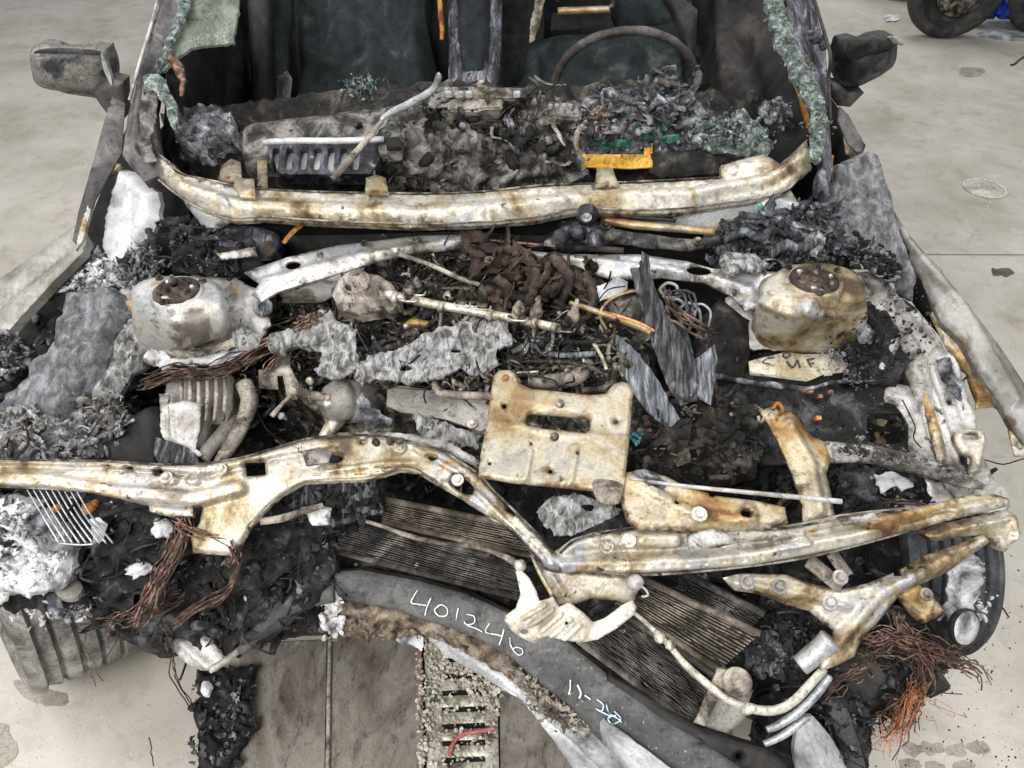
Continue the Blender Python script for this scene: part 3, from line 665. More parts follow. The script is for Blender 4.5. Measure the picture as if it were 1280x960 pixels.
# ---------------- motorcycles at the back of the workshop ----------------
def wheel(parent, c, R, w, yaw, metal='gold', name='wheel'):
    a = math.radians(yaw); ax = np.array([math.cos(a), math.sin(a), 0])  # axle direction
    w0 = empty(name, c, parent=parent)
    prof = []
    for t in np.linspace(-math.pi*.62, math.pi*.62, 14):
        prof.append((R-.055+.055*math.cos(t), w/2*math.sin(t)*1.0))
    prof = [(R-.075, -w/2*.8)]+prof+[(R-.075, w/2*.8)]
    tr = []; 
    lathe('tyre', c, prof, M['rubber'], w0, axis=ax, ns=48)
    lathe('rim', c, [(R-.095, -w*.32), (R-.078, -w*.36), (R-.07, -w*.3), (R-.08, 0), (R-.07, w*.3), (R-.078, w*.36), (R-.095, w*.32), (R-.10, 0)], M['mirror'], w0, axis=ax, ns=40)
    up = np.array([0, 0, 1.0]); sd = np.cross(ax, up)
    b = Bag()
    for k in range(5):
        for s in (-.10, .10):
            t = k*2*math.pi/5+.3+s; d = sd*math.cos(t)+up*math.sin(t)
            v, f = tube_geo([c+d*.03, c+d*(R-.09)], [.012, .008], 6); b.add(v, f)
    b.build('spokes', M['mirror'], w0)
    lathe('hub', c, [(.035, -w*.5), (.035, w*.5)], M['mech'], w0, axis=ax, ns=18)
    lathe('brake_disc', c-ax*w*.55, [(R*.30, -.002), (R*.5, -.002), (R*.5, .002), (R*.30, .002)], M['mech'], w0, axis=ax, ns=32)
    return w0, ax
mc = PZ(1180, 50, 0); mc = np.array([mc[0], mc[1]+.05, .29]); 
moto = empty('motorcycle', (mc[0], mc[1], 0), 'parked motorcycle with black tyre and gold fork at the back', 'motorcycle')
w0, ax = wheel(moto, mc, .29, .14, 88)
sdv = np.array([math.sin(math.radians(88)), -math.cos(math.radians(88)), 0])
for s in (-1, 1):
    p = mc+ax*s*.085
    link('fork_tube', *tube_geo([p, p+np.array([.10, 0, .32]), p+np.array([.22, 0, .75])], [.022, .022, .028], 12), M['yellow'], moto)
link('fender', *tube_geo(catmull([mc+np.array([-.24, 0, .20]), mc+np.array([-.05, 0, .32]), mc+np.array([.18, 0, .26])], 6), .06, 10, sq=.3), M['rubber'], moto)
link('body', *lump(mc+np.array([.75, 0, .30]), .34, np.random.default_rng(5), ICO3, .12, (1.5, .5, .8)), M['mirror'], moto)
link('handlebar', *tube_geo(catmull([mc+np.array([.2, -.3, .8]), mc+np.array([.24, 0, .75]), mc+np.array([.2, .3, .8])], 6), .014, 8), M['mech'], moto)
link('seat', *lump(mc+np.array([1.15, 0, .50]), .25, np.random.default_rng(8), ICO3, .1, (1.5, .5, .35)), M['rubber'], moto)
w1, _ = wheel(moto, mc+np.array([1.38, 0, 0]), .29, .16, 88)
m2 = np.array([PZ(1132, 8, 0)[0]-.02, PZ(1132, 8, 0)[1]+.18, .28])
moto2 = empty('motorcycle', (m2[0], m2[1], 0), 'second motorcycle whose black wheel shows behind the gold forked one', 'motorcycle')
wheel(moto2, m2, .28, .13, 60)
link('body', *lump(m2+np.array([.4, .35, .45]), .3, np.random.default_rng(6), ICO3, .12, (1.4, .6, .7)), M['mirror'], moto2)
link('fork_tube', *tube_geo([m2+[0, .09, 0], m2+[.1, .14, .6]], .022, 10), M['mech'], moto2)
wheel(moto2, m2+np.array([.65, 1.13, 0]), .28, .13, 60)
b0 = PZ(1240, 40, 0)
sc = empty('scooter', b0, 'blue scooter with black wheel beside the motorcycle', 'scooter')
box('leg_shield', b0+np.array([-.02, .12, .36]), (.17, .12, .62), M['blue'], sc, rot=(0, 0, 4), bev=.03)
box('footboard', b0+np.array([.35, .12, .12]), (.7, .26, .10), M['blue'], sc, bev=.03)
wheel(sc, b0+np.array([.24, -.02, .21]), .21, .10, 80)
link('body', *lump(b0+np.array([.9, .12, .45]), .3, np.random.default_rng(9), ICO3, .1, (1.3, .5, .9)), M['blue'], sc)
plate('floor_mat', [(1222, 40), (1250, 37), (1330, 37), (1330, 50), (1262, 49), (1226, 45)], M['lip'], z=.012, th=.008, amp=.002, step=6,
      label='pale blue grey mat on the floor below the blue scooter', cat='mat')

# ---------------- the burnt car ----------------
car = empty('burnt_car', (0, 1.6, 0), 'burnt out car with open engine bay and stripped dashboard seen from the front', 'car')
def part(name, parent=car, at=None, label=None):
    return empty(name, at if at is not None else (0, 1.6, .5), label, parent=parent)
# cabin shell
roof = plate('roof', [(0, 0, 1.42)], M['paint'], car) if False else None
def quad(name, pts, m, parent=car, th=.004, n=8, amp=0, ns=3):
    p = np.array(pts, float); u, v = np.meshgrid(np.linspace(0, 1, n), np.linspace(0, 1, n)); u = u.ravel()[:, None]; v = v.ravel()[:, None]
    V = p[0]*(1-u)*(1-v)+p[1]*u*(1-v)+p[2]*u*v+p[3]*(1-u)*v
    nr = np.cross(p[1]-p[0], p[3]-p[0]); nr /= np.linalg.norm(nr)
    if amp: V = V+nr*amp*fbm(V*ns, 3)[:, None]
    k = n*n; f = [[j*n+i, j*n+i+1, (j+1)*n+i+1, (j+1)*n+i] for j in range(n-1) for i in range(n-1)]
    f = f+[[a+k for a in t[::-1]] for t in f]
    rim = [i for i in range(n)]+[n*i+n-1 for i in range(1, n)]+[n*(n-1)+i for i in range(n-2, -1, -1)]+[n*i for i in range(n-2, 0, -1)]
    f += [[rim[i], rim[i]+k, rim[(i+1) % len(rim)]+k, rim[(i+1) % len(rim)]] for i in range(len(rim))]
    return link(name, np.concatenate([V, V-nr*th]), f, m, parent)
quad('roof', [(-.58, 2.32, 1.34), (.52, 2.32, 1.34), (.52, 3.7, 1.38), (-.58, 3.7, 1.38)], M['paint'], amp=.01)
quad('cabin_floor', [(-.76, 1.3, .28), (.74, 1.3, .28), (.74, 3.8, .28), (-.76, 3.8, .28)], M['black'], amp=.01)
quad('firewall', [(-.74, 1.38, .82), (.72, 1.38, .82), (.72, 1.46, .28), (-.74, 1.46, .28)], M['black'], amp=.02, ns=6)
quad('side_panel', [(-.80, 1.62, .90), (-.76, 1.62, .28), (-.76, 3.9, .28), (-.80, 3.9, .93)], M['trim'], amp=.01)
quad('side_panel', [(.78, 1.62, .90), (.74, 1.62, .28), (.74, 3.9, .28), (.78, 3.9, .93)], M['trim'], amp=.01)
quad('rear_seat', [(-.70, 3.2, .3), (.68, 3.2, .3), (.66, 3.5, .98), (-.68, 3.5, .98)], M['seat'], amp=.03, ns=5)
quad('rear_shelf', [(-.70, 3.5, .98), (.68, 3.5, .98), (.6, 3.9, 1.0), (-.6, 3.9, 1.0)], M['seat'], amp=.02)
# inner door cards
dr = plate('door_card', [(862, -40, 2.45), (955, -40, 2.35), (975, 30, 2.1), (1003, 90, 1.82), (1014, 170, 1.55), (985, 215, 1.5), (940, 210, 1.62), (905, 190, 1.75), (872, 120, 2.2)], M['trim'], car, mode='y',
           amp=.02, ns=3, step=8, edge=None, smooth=False, relief=[('line', [(925, 60), (950, 130), (985, 160)], 14, -.02), ('line', [(900, 0), (905, 100)], 10, .02)], label='brown sooty inner door card on the right')[0]
link('door_knob', *lump(PY(938, 124, 1.90), .022, np.random.default_rng(2), ICO3, .03), M['gloss'], dr)
plate('door_card', [(205, 60, 1.75), (262, 30, 2.0), (300, -40, 2.4), (330, -40, 2.5), (325, 180, 2.3), (230, 215, 1.55), (205, 180, 1.55), (210, 110, 1.6)], M['trim'], car, mode='y', amp=.02, ns=3, step=8, edge=None,
      relief=[('line', [(285, 40), (315, 150)], 8, .02)], label='black sooty inner door card on the left')
tube('door_pull', [(322, -30, 2.25), (328, 60, 2.12), (330, 150, 2.05), (326, 175, 2.0)], [28, 30, 30, 26], M['trim'], car, mode='y', bump=.004)
# seats
def seat(pts, lab, relief=()):
    s = part('front_seat', at=(0, 2.3, .3), label=lab)
    plate('backrest', pts, M['seat'], s, mode='y', amp=.05, ns=6, ridged=False, step=7, th=.10, edge=(26, .07), smooth=True, relief=relief, fine=.004)
    return s
s1 = seat([(352, 175, 2.08), (362, 100, 2.2), (360, 30, 2.3), (372, -60, 2.45), (520, -60, 2.45), (528, 10, 2.32), (545, 90, 2.2), (548, 130, 2.12), (530, 180, 2.05)], 'burnt front seat back on the left',
          [('line', [(380, -40), (375, 150)], 14, .03), ('line', [(520, -40), (525, 150)], 16, .03), ('line', [(450, -40), (455, 140)], 5, -.012)])
tube('bolster', [(365, -50, 2.35), (352, 30, 2.25), (348, 100, 2.15), (352, 175, 2.05)], [20, 24, 26, 26], M['seat'], s1, mode='y', bump=.012)
plate('cushion', [(355, 150, .52), (540, 150, .52), (545, 200, .50), (345, 200, .50)], M['seat'], s1, amp=.02, step=9)
plate('side_trim', [(347, 98, 2.0), (360, 88, 2.02), (366, 100, 2.02), (362, 130, 2.0), (352, 160, 2.0), (346, 130, 2.0)], M['mirror'], s1, mode='y', amp=.008, step=4)
s2 = seat([(634, 175, 2.08), (642, 110, 2.18), (650, 60, 2.26), (690, 32, 2.30), (760, 26, 2.30), (850, 10, 2.32), (866, 80, 2.22), (866, 130, 2.15), (850, 175, 2.08)], 'burnt driver seat back behind the steering wheel',
          [('line', [(665, 70), (660, 150)], 14, .03), ('line', [(850, 30), (855, 150)], 12, .03), ('line', [(680, 95), (760, 80), (840, 90)], 6, -.012)])
plate('cushion', [(640, 150, .52), (860, 150, .52), (865, 200, .50), (630, 200, .50)], M['seat'], s2, amp=.02, step=9)
plate('upper_back', [(770, -50, 2.40), (850, -60, 2.42), (862, -10, 2.34), (858, 30, 2.30), (790, 40, 2.30), (762, 20, 2.34)], M['seat'], s2, mode='y', amp=.03, ns=8, step=6, th=.06, edge=(12, .03))
plate('side_strip', [(672, -12, 2.3), (682, -12, 2.3), (676, 25, 2.26), (668, 50, 2.24), (660, 54, 2.24), (664, 20, 2.27)], M['hose'], s2, mode='y', amp=.008, ns=20, rag=1.5, step=4, label='pale scorched strip of seat frame')
tube('headrest_frame', [(697, 14, 2.30), (730, 13, 2.30), (762, 12, 2.30)], 9, M['cream2'], s2, mode='y', bump=.002)
tube('headrest_frame', [(697, 2, 2.32), (704, -10, 2.32), (762, -8, 2.32), (764, 10, 2.30)], 6, M['mech'], s2, mode='y', bump=.003)
plate('opening_shade', [(690, 16, 2.36), (765, 14, 2.36), (762, 34, 2.34), (688, 38, 2.34)], M['black'], s2, mode='y', step=6)  # black sheet paints the dark opening under the headrest bar
plate('upper_trim', [(812, -30, 2.28), (822, -30, 2.28), (872, 10, 2.22), (870, 80, 2.16), (862, 110, 2.14), (850, 40, 2.2), (834, 10, 2.24)], M['trim'], s2, mode='y', amp=.012, step=5, edge=(6, .02))
# console
cs = part('centre_console', at=(-.1, 2.1, .4))
plate('lid', [(572, -30, 2.3), (612, -30, 2.3), (612, 60, 2.14), (606, 88, 2.1), (596, 97, 2.08), (584, 97, 2.08), (575, 86, 2.1), (571, 40, 2.18)], M['seat'], cs, mode='y', amp=.008, step=5, th=.05, edge=(6, .02), label='blue black console lid')
plate('surround', [(558, -30, 2.34), (628, -30, 2.34), (626, 60, 2.18), (622, 115, 2.06), (560, 115, 2.06), (561, 50, 2.2)], M['purple'], cs, mode='y', amp=.02, ns=26, ridged=True, step=4, th=.05, edge=(4, .01))
tube('rusty_strip', [(548, -20, 2.28), (551, 20, 2.22), (553, 50, 2.18)], [5, 7, 5], M['orange'], cs, mode='y', bump=.004)
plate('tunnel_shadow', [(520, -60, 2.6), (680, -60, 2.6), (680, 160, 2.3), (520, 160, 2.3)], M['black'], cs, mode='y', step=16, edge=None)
# steering wheel
sw = part('steering_wheel', at=PY(780, 105, 2.02))
swc = PY(780, 108, 2.02); nrm = np.array([0.03, .90, .42]); nrm /= np.linalg.norm(nrm)
A = np.cross(nrm, [0, 0, 1.0]); A /= np.linalg.norm(A); Bv = np.cross(A, nrm)
t = np.linspace(0, 2*np.pi, 61)
ring = swc+.180*(A[None]*np.cos(t)[:, None]+Bv[None]*np.sin(t)[:, None])
v, f = tube_geo(ring, .0108, 12, False); v = v+.003*np.stack([fbm(v*30+k*9, 3) for k in range(3)], 1)
link('rim', v, f, M['trim2'] if 'trim2' in M else M['brown'], sw)
tube('spoke', [(698, 119, 2.0), (740, 113, 1.98), (780, 114, 1.97), (815, 106, 1.98)], [14, 16, 20, 16], M['foam'], sw, mode='y', bump=.012, label='crusted tan spoke')
for k in range(3): tube('spoke', [(780, 125, 1.99), ([705, 780, 855][k], [130, 185, 130][k], 2.0)], 10, M['brown'], sw, mode='y')
link('hub', *lump(PY(780, 135, 1.98), .045, np.random.default_rng(22), ICO2, .2), M['brown'], sw)

# pillars with glass fringe
pl = part('windscreen_pillar', at=(-.75, 1.5, .95), label='left windscreen pillar')
LP = [(196, -30, 1.16), (236, -30, 1.16), (228, 12, 1.13), (212, 55, 1.09), (196, 90, 1.05), (190, 130, 1.01), (192, 175, .97), (204, 212, .94), (176, 222, .93), (160, 205, .94), (148, 190, .95), (156, 140, 1.0), (170, 90, 1.05), (186, 40, 1.1), (196, 0, 1.14)]
plate('sheet', LP, M['paint'], pl, amp=.004, step=5, th=.02, edge=(6, .012), relief=[('line', [(210, 0), (178, 90), (168, 190)], 6, .01), ('line', [(221, 0), (188, 100), (180, 190)], 4, -.012)])
tube('chrome_edge', [(201, -20, 1.165), (190, 28, 1.12), (174, 80, 1.07), (162, 125, 1.02)], 4, M['silver'], pl)
plate('melted_seal', [(180, 100, 1.05), (196, 118, 1.03), (196, 150, 1.0), (188, 175, .98), (196, 200, .96), (182, 204, .955), (172, 180, .97), (174, 140, 1.01)], M['ashwarm'], pl, rag=2, amp=.01, ns=30, ridged=True, step=4)
G1 = [(232, -30, 1.15), (300, -30, 1.17), (297, 8, 1.14), (291, 30, 1.12), (288, 50, 1.10), (262, 54, 1.09), (238, 60, 1.085), (221, 72, 1.07), (206, 88, 1.055), (196, 92, 1.05), (201, 62, 1.08), (214, 40, 1.10), (226, 10, 1.13)]
plate('windscreen_glass', G1, M['glasspale'], pl, rag=2.5, amp=.010, ns=14, step=5, th=.006, fine=.002)
plate('glass_fringe', [(232, -30, 1.16), (240, -30, 1.16), (236, 8, 1.14), (222, 30, 1.12), (212, 56, 1.1), (202, 78, 1.07), (193, 82, 1.07), (206, 50, 1.1), (222, 10, 1.14)], M['glass'], pl, rag=2, amp=.008, ns=30, step=4, th=.008)
plate('glass_fringe', [(178, 92, 1.06), (196, 90, 1.06), (206, 98, 1.05), (216, 122, 1.03), (221, 145, 1.01), (217, 160, 1.0), (210, 150, 1.005), (205, 128, 1.02), (192, 112, 1.04), (180, 112, 1.045)], M['glass'], pl, rag=2, amp=.01, ns=30, step=4, th=.008)
tube('copper_strap', [(212, 70, 1.09), (222, 82, 1.07), (229, 100, 1.05), (228, 118, 1.035)], [10, 13, 9, 5], M['copper'], pl, bump=.008)
pr = part('windscreen_pillar', at=(.78, 1.5, .95), label='right windscreen pillar')
RP = [(984, -30, 1.17), (1018, -30, 1.15), (1026, 20, 1.11), (1036, 60, 1.08), (1040, 100, 1.04), (1042, 150, 1.0), (1044, 200, .96), (1040, 240, .93), (1024, 236, .93), (1032, 200, .96), (1030, 150, 1.01), (1012, 100, 1.05), (996, 50, 1.1), (988, 10, 1.14)]
plate('sheet', RP, M['purple'], pr, amp=.006, step=5, th=.02, edge=(5, .01), relief=[('line', [(1016, 20), (1034, 110), (1038, 220)], 4, -.01)])
RG = [(950, -30, 1.17), (973, -30, 1.17), (982, 15, 1.13), (996, 55, 1.1), (1014, 88, 1.07), (1027, 115, 1.05), (1033, 148, 1.015), (1032, 180, .99), (1024, 204, .96), (1013, 200, .965), (1012, 170, .99), (1014, 140, 1.02), (1002, 118, 1.04), (992, 100, 1.06), (986, 82, 1.08), (972, 60, 1.1), (962, 30, 1.13)]
plate('glass_fringe', RG, M['glass'], pr, rag=3, amp=.012, ns=34, step=4, th=.01, ridged=True, fine=.003)
flakes('glass_crumbs', RG, Surf([(x, y, z+.012) for x, y, z in RG]), 160, (.004, .014), M['glasspale'], pr, seed=12, aspect=(.6, 1))
plate('rusty_flange', [(990, 86, 1.0), (999, 92, 1.0), (1012, 115, .99), (1014, 140, .975), (1010, 165, .96), (1004, 150, .955), (997, 125, .96), (990, 105, .97)], M['orange'], pr, amp=.004, step=4)
plate('rusty_flange', [(1036, 190, .94), (1043, 192, .94), (1041, 212, .93), (1034, 236, .92), (1029, 236, .92)], M['orange'], pr, amp=.004, step=4)
tube('seal_strip', [(1012, -20, 1.16), (1030, 40, 1.12), (1038, 70, 1.1), (1036, 100, 1.05), (1038, 150, 1.0)], 4, M['rubber'], pr)
rubble('melted_beads', [(1008, 38), (1030, 50), (1036, 66), (1020, 60)], Surf([(1000, 30, 1.12), (1036, 70, 1.09), (1010, 60, 1.1)]), 26, (.004, .012), M['mirror'], pr, seed=14, smooth=True, ico=ICO2)

# mirrors
def mirror(pts, y, lab, patches_and_glint, arm, matl='mirror'):
    m = part('side_mirror', at=PY(pts[0][0], pts[0][1], y), label=lab)
    plate('housing', [(p[0], p[1], y) for p in pts], M[matl], m, mode='y', smooth=True, amp=.012, ns=12, th=.05, step=4, edge=(20, .034), fine=.001,
          ctrl=[(np.mean([p[0] for p in pts]), np.mean([p[1] for p in pts]), y-.02)])
    for g in patches_and_glint: plate(g[0], [(p[0], p[1], y-.012) for p in g[2]], M[g[1]], m, mode='y', smooth=True, amp=.006, ns=30, step=3, th=.012, rag=g[3])
    plate('arm', [(a, b, y-.01) for a, b in arm], M['paint'], m, mode='y', step=4, amp=.004, th=.04, edge=(5, .01))
    return m
mirror([(30, 66), (60, 62), (118, 64), (130, 74), (138, 104), (128, 128), (112, 132), (66, 124), (38, 114), (30, 96)], 1.80, 'scorched left door mirror',
       [('edge_highlight', 'lip', [(125, 68), (131, 78), (138, 98), (139, 108), (134, 100), (128, 86)], .5), ('top_shell', 'rubber', [(40, 67), (60, 63), (112, 65), (124, 70), (100, 69), (60, 68)], .5)],  # pale strip paints the lit highlight along the mirror's edge
       [(112, 116), (136, 100), (152, 104), (154, 150), (136, 150), (124, 134)], 'mirror2')
mirror([(1048, 66), (1062, 52), (1090, 49), (1122, 49), (1130, 58), (1128, 84), (1116, 98), (1092, 112), (1066, 120), (1052, 116), (1046, 96)], 1.82, 'blackened right door mirror',
       [('melted_patch', 'charbrown', [(1062, 54), (1090, 50), (1116, 52), (1118, 60), (1100, 66), (1082, 72), (1066, 74)], 2), ('shell_corner', 'silver', [(1112, 49), (1124, 49), (1131, 57), (1122, 57)], 1)],
       [(1040, 104), (1052, 108), (1060, 117), (1082, 118), (1064, 136), (1048, 134), (1040, 122)], 'mirror3')

# ---------------- dashboard ----------------
db = part('dashboard', at=(-.05, 1.55, .7))
DB = [(205, 150, .92), (300, 135, .93), (420, 120, .94), (560, 108, .95), (700, 112, .94), (800, 100, .95), (880, 120, .95), (950, 140, .93), (1000, 170, .90), (990, 215, .86), (900, 240, .82), (700, 250, .80), (450, 255, .80), (290, 240, .82), (215, 200, .88)]
_, SD = plate('melted_bed', DB, M['charbrown'], db, rag=4, amp=.035, ns=11, oct=4, ridged=True, step=6, th=.05, ctrl=[(500, 190, .88), (650, 190, .88), (820, 160, .93), (350, 190, .84)])
plate('crossbar', [(296, 155), (340, 146), (420, 134), (520, 126), (530, 140), (520, 158), (500, 172), (420, 172), (335, 177), (300, 180)], M['ashwarm'], db, z=.96, amp=.012, ns=12, step=5, th=.05, edge=(14, .03), rag=1,
      relief=[('line', [(300, 160), (520, 140)], 10, .012)], label='grey sooty crossbar')
gb = part('airbag_module', db, at=PZ(400, 200, .9)); gb = gb
plate('face', [(334, 178, .985), (478, 170, .985), (474, 200, .955), (462, 216, .94), (352, 217, .94), (338, 205, .955)], M['gloss'], gb, amp=.001, step=4, th=.05,
      holes=[rrect(x, 184, x+9, 211, 3, 6) for x in (339, 356, 374, 391, 408, 424, 440)])
plate('inner_plate', [(336, 180, .966), (476, 174, .966), (468, 214, .936), (347, 214, .936)], M['lip'], gb, amp=.001, step=9, edge=None, th=.01, label='bright plate behind the slots')
tube('bright_rail', [(328, 178, 1.0), (370, 176, 1.0), (420, 176, 1.0), (480, 174, 1.0)], 8, M['lip'], gb, bump=.0015)
box('end_block', PZ(490, 180, .975), (.05, .05, .05), M['ashwarm'], gb, rot=(10, 4, 12), bev=.006, noise=.01)
box('end_socket', PZ(492, 180, 1.003), (.028, .03, .01), M['black'], gb, rot=(20, 4, 12))
_, S2 = plate('ash_clump', [(226, 150, .95), (262, 140, .97), (292, 148, .97), (300, 170, .96), (285, 190, .94), (262, 205, .92), (235, 195, .92), (222, 170, .94)], M['ash'], db, rag=5, amp=.04, ns=20, ridged=True, step=4, th=.03)
flakes('ash_flakes', [(224, 150), (290, 145), (290, 190), (240, 200)], S2, 90, (.008, .03), M['ash'], db, seed=20)
# centre heap
RHP = [(720, 140), (800, 110), (860, 110), (885, 150), (870, 188), (730, 190)]
S4f = Surf([(716, 145, .96), (800, 105, 1.03), (882, 140, 1.0), (870, 188, .94), (725, 194, .92), (800, 140, .995)])
HP = [(445, 165, .92), (500, 150, .95), (545, 128, .97), (600, 120, .98), (660, 120, .98), (712, 135, .97), (728, 170, .95), (735, 215, .90), (700, 235, .86), (600, 240, .84), (480, 240, .84), (442, 220, .87)]
_, S3 = plate('melted_heap', HP, M['ashwarm'], db, rag=4, amp=.075, ns=15, oct=4, ridged=False, step=3, th=.05, fine=.006, ctrl=[(520, 190, .95), (620, 190, .94)], relief=[('line', [(452, 212), (520, 196), (566, 214)], 22, .03), ('line', [(560, 180), (600, 200), (590, 225)], 20, .034), ('line', [(640, 215), (700, 205)], 18, .026), ('line', [(620, 160), (680, 170)], 12, .022)])
flakes('heap_scraps', HP, S3, 420, (.003, .022), M['ashwarm'], db, seed=21, lift=.012)
flakes('heap_black_scraps', HP, S3, 260, (.003, .022), M['charbrown'], db, seed=22, lift=.014)
strips('heap_strips', HP, S3, 34, (.03, .10), (.008, .03), M['ashwarm'], db, seed=201, lift=(.01, .05))
strips('heap_strips', HP, S3, 26, (.03, .10), (.008, .034), M['charbrown'], db, seed=202, lift=(.01, .05))
strips('heap_strips', [(600, 120), (720, 130), (720, 200), (620, 190)], S3, 12, (.03, .08), (.006, .02), M['hose'], db, seed=203, lift=(.02, .05))
strips('instrument_strips', RHP, S4f, 40, (.02, .09), (.005, .02), M['ash'], db, seed=204, lift=(.01, .04))
rubble('heap_lumps', HP, S3, 24, (.006, .03), M['ashwarm'], db, seed=23, ico=ICO2, smooth=True)
twigs('heap_wires', HP, S3, 60, (.03, .12), (.0008, .002), M['charbrown'], db, seed=24, lift=.03)
box('radio_bracket', PZ(605, 122, 1.0), (.18, .035, .028), M['mech'], db, rot=(25, 0, -1), bev=.003, noise=.004, label='black radio bracket with bright edges')
for x in (561, 575, 586, 646): box('bright_clip', PZ(x, 118, 1.02), (.014, .008, .014), M['lip'], db, rot=(10, 0, 5))
box('duct_frame', PZ(595, 137, .99), (.11, .03, .035), M['hose'], db, rot=(25, 0, 3), bev=.004, noise=.008)
for (x, y) in ((541, 143), (590, 148), (700, 150), (690, 188), (534, 198), (640, 200)): link('hollow_shade', *lump(S3(x, y, .025), .02, np.random.default_rng(x), ICO2, .3, (1.3, .8, .6)), M['black'], db)  # solid black lumps stand in for shaded hollows in the heap
for k, (x, y) in enumerate(((640, 165), (652, 175), (574, 150), (731, 175))): box('slat', S3(x, y, .03), (.012, .02, .07), M['purple'], db, rot=(30, 8*k-10, 5), bev=.002, noise=.004)
for x in (688, 696, 705, 713): box('bright_clip', PZ(x, 134, 1.0), (.009, .008, .014), M['lip'], db, rot=(10, 0, 5))
box('vent_block', PZ(705, 145, .98), (.07, .05, .04), M['ashwarm'], db, rot=(25, 0, -3), bev=.006, noise=.012)
# right heap with circuit boards
RH = [(716, 145, .95), (740, 118, .99), (800, 105, 1.02), (812, 95, 1.03), (850, 105, 1.01), (882, 140, .99), (890, 165, .96), (870, 188, .93), (800, 192, .92), (725, 194, .91)]
_, S4 = plate('instrument_heap', RH, M['ash'], db, rag=4, amp=.04, ns=18, oct=5, step=4, th=.05, ctrl=[(800, 140, .985)])
flakes('instrument_scraps', RH, S4, 260, (.006, .032), M['ash'], db, seed=25, lift=.012)
flakes('copper_scraps', [(722, 150), (745, 135), (768, 160), (750, 180), (725, 185)], S4, 90, (.006, .022), M['hose'], db, seed=26, lift=.018)
flakes('copper_scraps', [(722, 150), (745, 140), (760, 160), (745, 175)], S4, 26, (.006, .018), M['copperhot'], db, seed=27, lift=.02)
for (x, y, a, s) in ((778, 180, 4, .034), (812, 171, 0, .03), (838, 174, -4, .036), (760, 183, 0, .02), (800, 160, 9, .02), (745, 178, 8, .02), (832, 158, 12, .016)):
    box('circuit_board', S4(x, y, .02), (s, .003, .02), M['green'], db, rot=(18, a, 3), bev=.001, noise=.003)
for (x, y) in ((765, 134), (812, 100)): box('bright_clip', S4(x, y, .02), (.016, .012, .018), M['lip'], db, rot=(20, 10, 5), noise=.003)
tube('stalk', [(806, 97, 1.05), (822, 100, 1.045), (836, 106, 1.03)], 8, M['hose'], db)
tube('pale_rib', [(733, 150, .99), (722, 165, .97), (721, 182, .94), (726, 195, .92)], [4, 7, 8, 4], M['hose'], db, bump=.003)
plate('amber_bracket', [(726, 192, .93), (805, 192, .93), (806, 178, .945), (816, 178, .945), (816, 208, .915), (790, 210, .91), (726, 208, .91)], M['yellow'], db, amp=.002, step=4, th=.004, edge=(2, .003), label='amber coated bracket')
plate('brown_box', [(812, 190, .935), (880, 184, .94), (893, 192, .93), (902, 200, .92), (903, 214, .905), (830, 222, .895), (812, 214, .905)], M['charbrown'], db, amp=.004, step=5, th=.05, edge=(4, .008))
_, S5 = plate('glass_heap', [(862, 160, .97), (885, 148, .99), (905, 150, .99), (925, 138, 1.0), (948, 152, .98), (970, 178, .95), (960, 195, .93), (900, 192, .93), (868, 180, .95)], M['glass'], db, rag=4, amp=.03, ns=20, step=4, th=.03, label='heap of green glass crumbs')
flakes('glass_crumbs', [(865, 160), (925, 142), (968, 180), (880, 188)], S5, 200, (.005, .02), M['glass'], db, seed=28, aspect=(.6, 1), lift=.014, smooth=False)
flakes('glass_crumbs', [(900, 155), (925, 160), (930, 185), (905, 185)], S5, 30, (.006, .026), M['ash'], db, seed=29, lift=.018)
flakes('glass_crumbs', [(955, 130), (985, 135), (980, 165), (950, 150)], S5, 40, (.01, .04), M['ash'], db, seed=30, lift=.018)
flakes('glass_crumbs', [(430, 120), (470, 122), (470, 140), (435, 140)], SD, 80, (.005, .02), M['glass'], db, seed=31, lift=.05)
for n, p, z in (('tab', [(272, 222), (276, 205), (288, 196), (300, 200), (302, 225)], .945), ('tab', [(321, 230), (321, 198), (333, 198), (334, 230)], .93), ('tab', [(456, 240), (457, 220), (470, 216), (482, 220), (486, 240)], .935), ('tab', [(744, 230), (746, 208), (766, 208), (774, 230)], .935)):
    plate(n, p, M['cream2'], db, z=z, amp=.003, step=4, th=.004, edge=(3, .004))
wa = part('wiper_arm', at=PZ(500, 150, 1.0))
tube('arm', [(546, 94, 1.13), (548, 97, 1.125), (541, 112, 1.10), (515, 128, 1.07), (490, 140, 1.045), (476, 150, 1.03)], [8, 9, 9, 10, 9, 6], M['silverlight'] if 'silverlight' in M else M['lip'], wa)
tube('blade_stub', [(478, 150, 1.03), (458, 176, 1.0), (430, 208, .965), (416, 224, .95)], [5, 8, 9, 8], M['hose'], wa, bump=.004, label='scorched brown stub of the wiper')

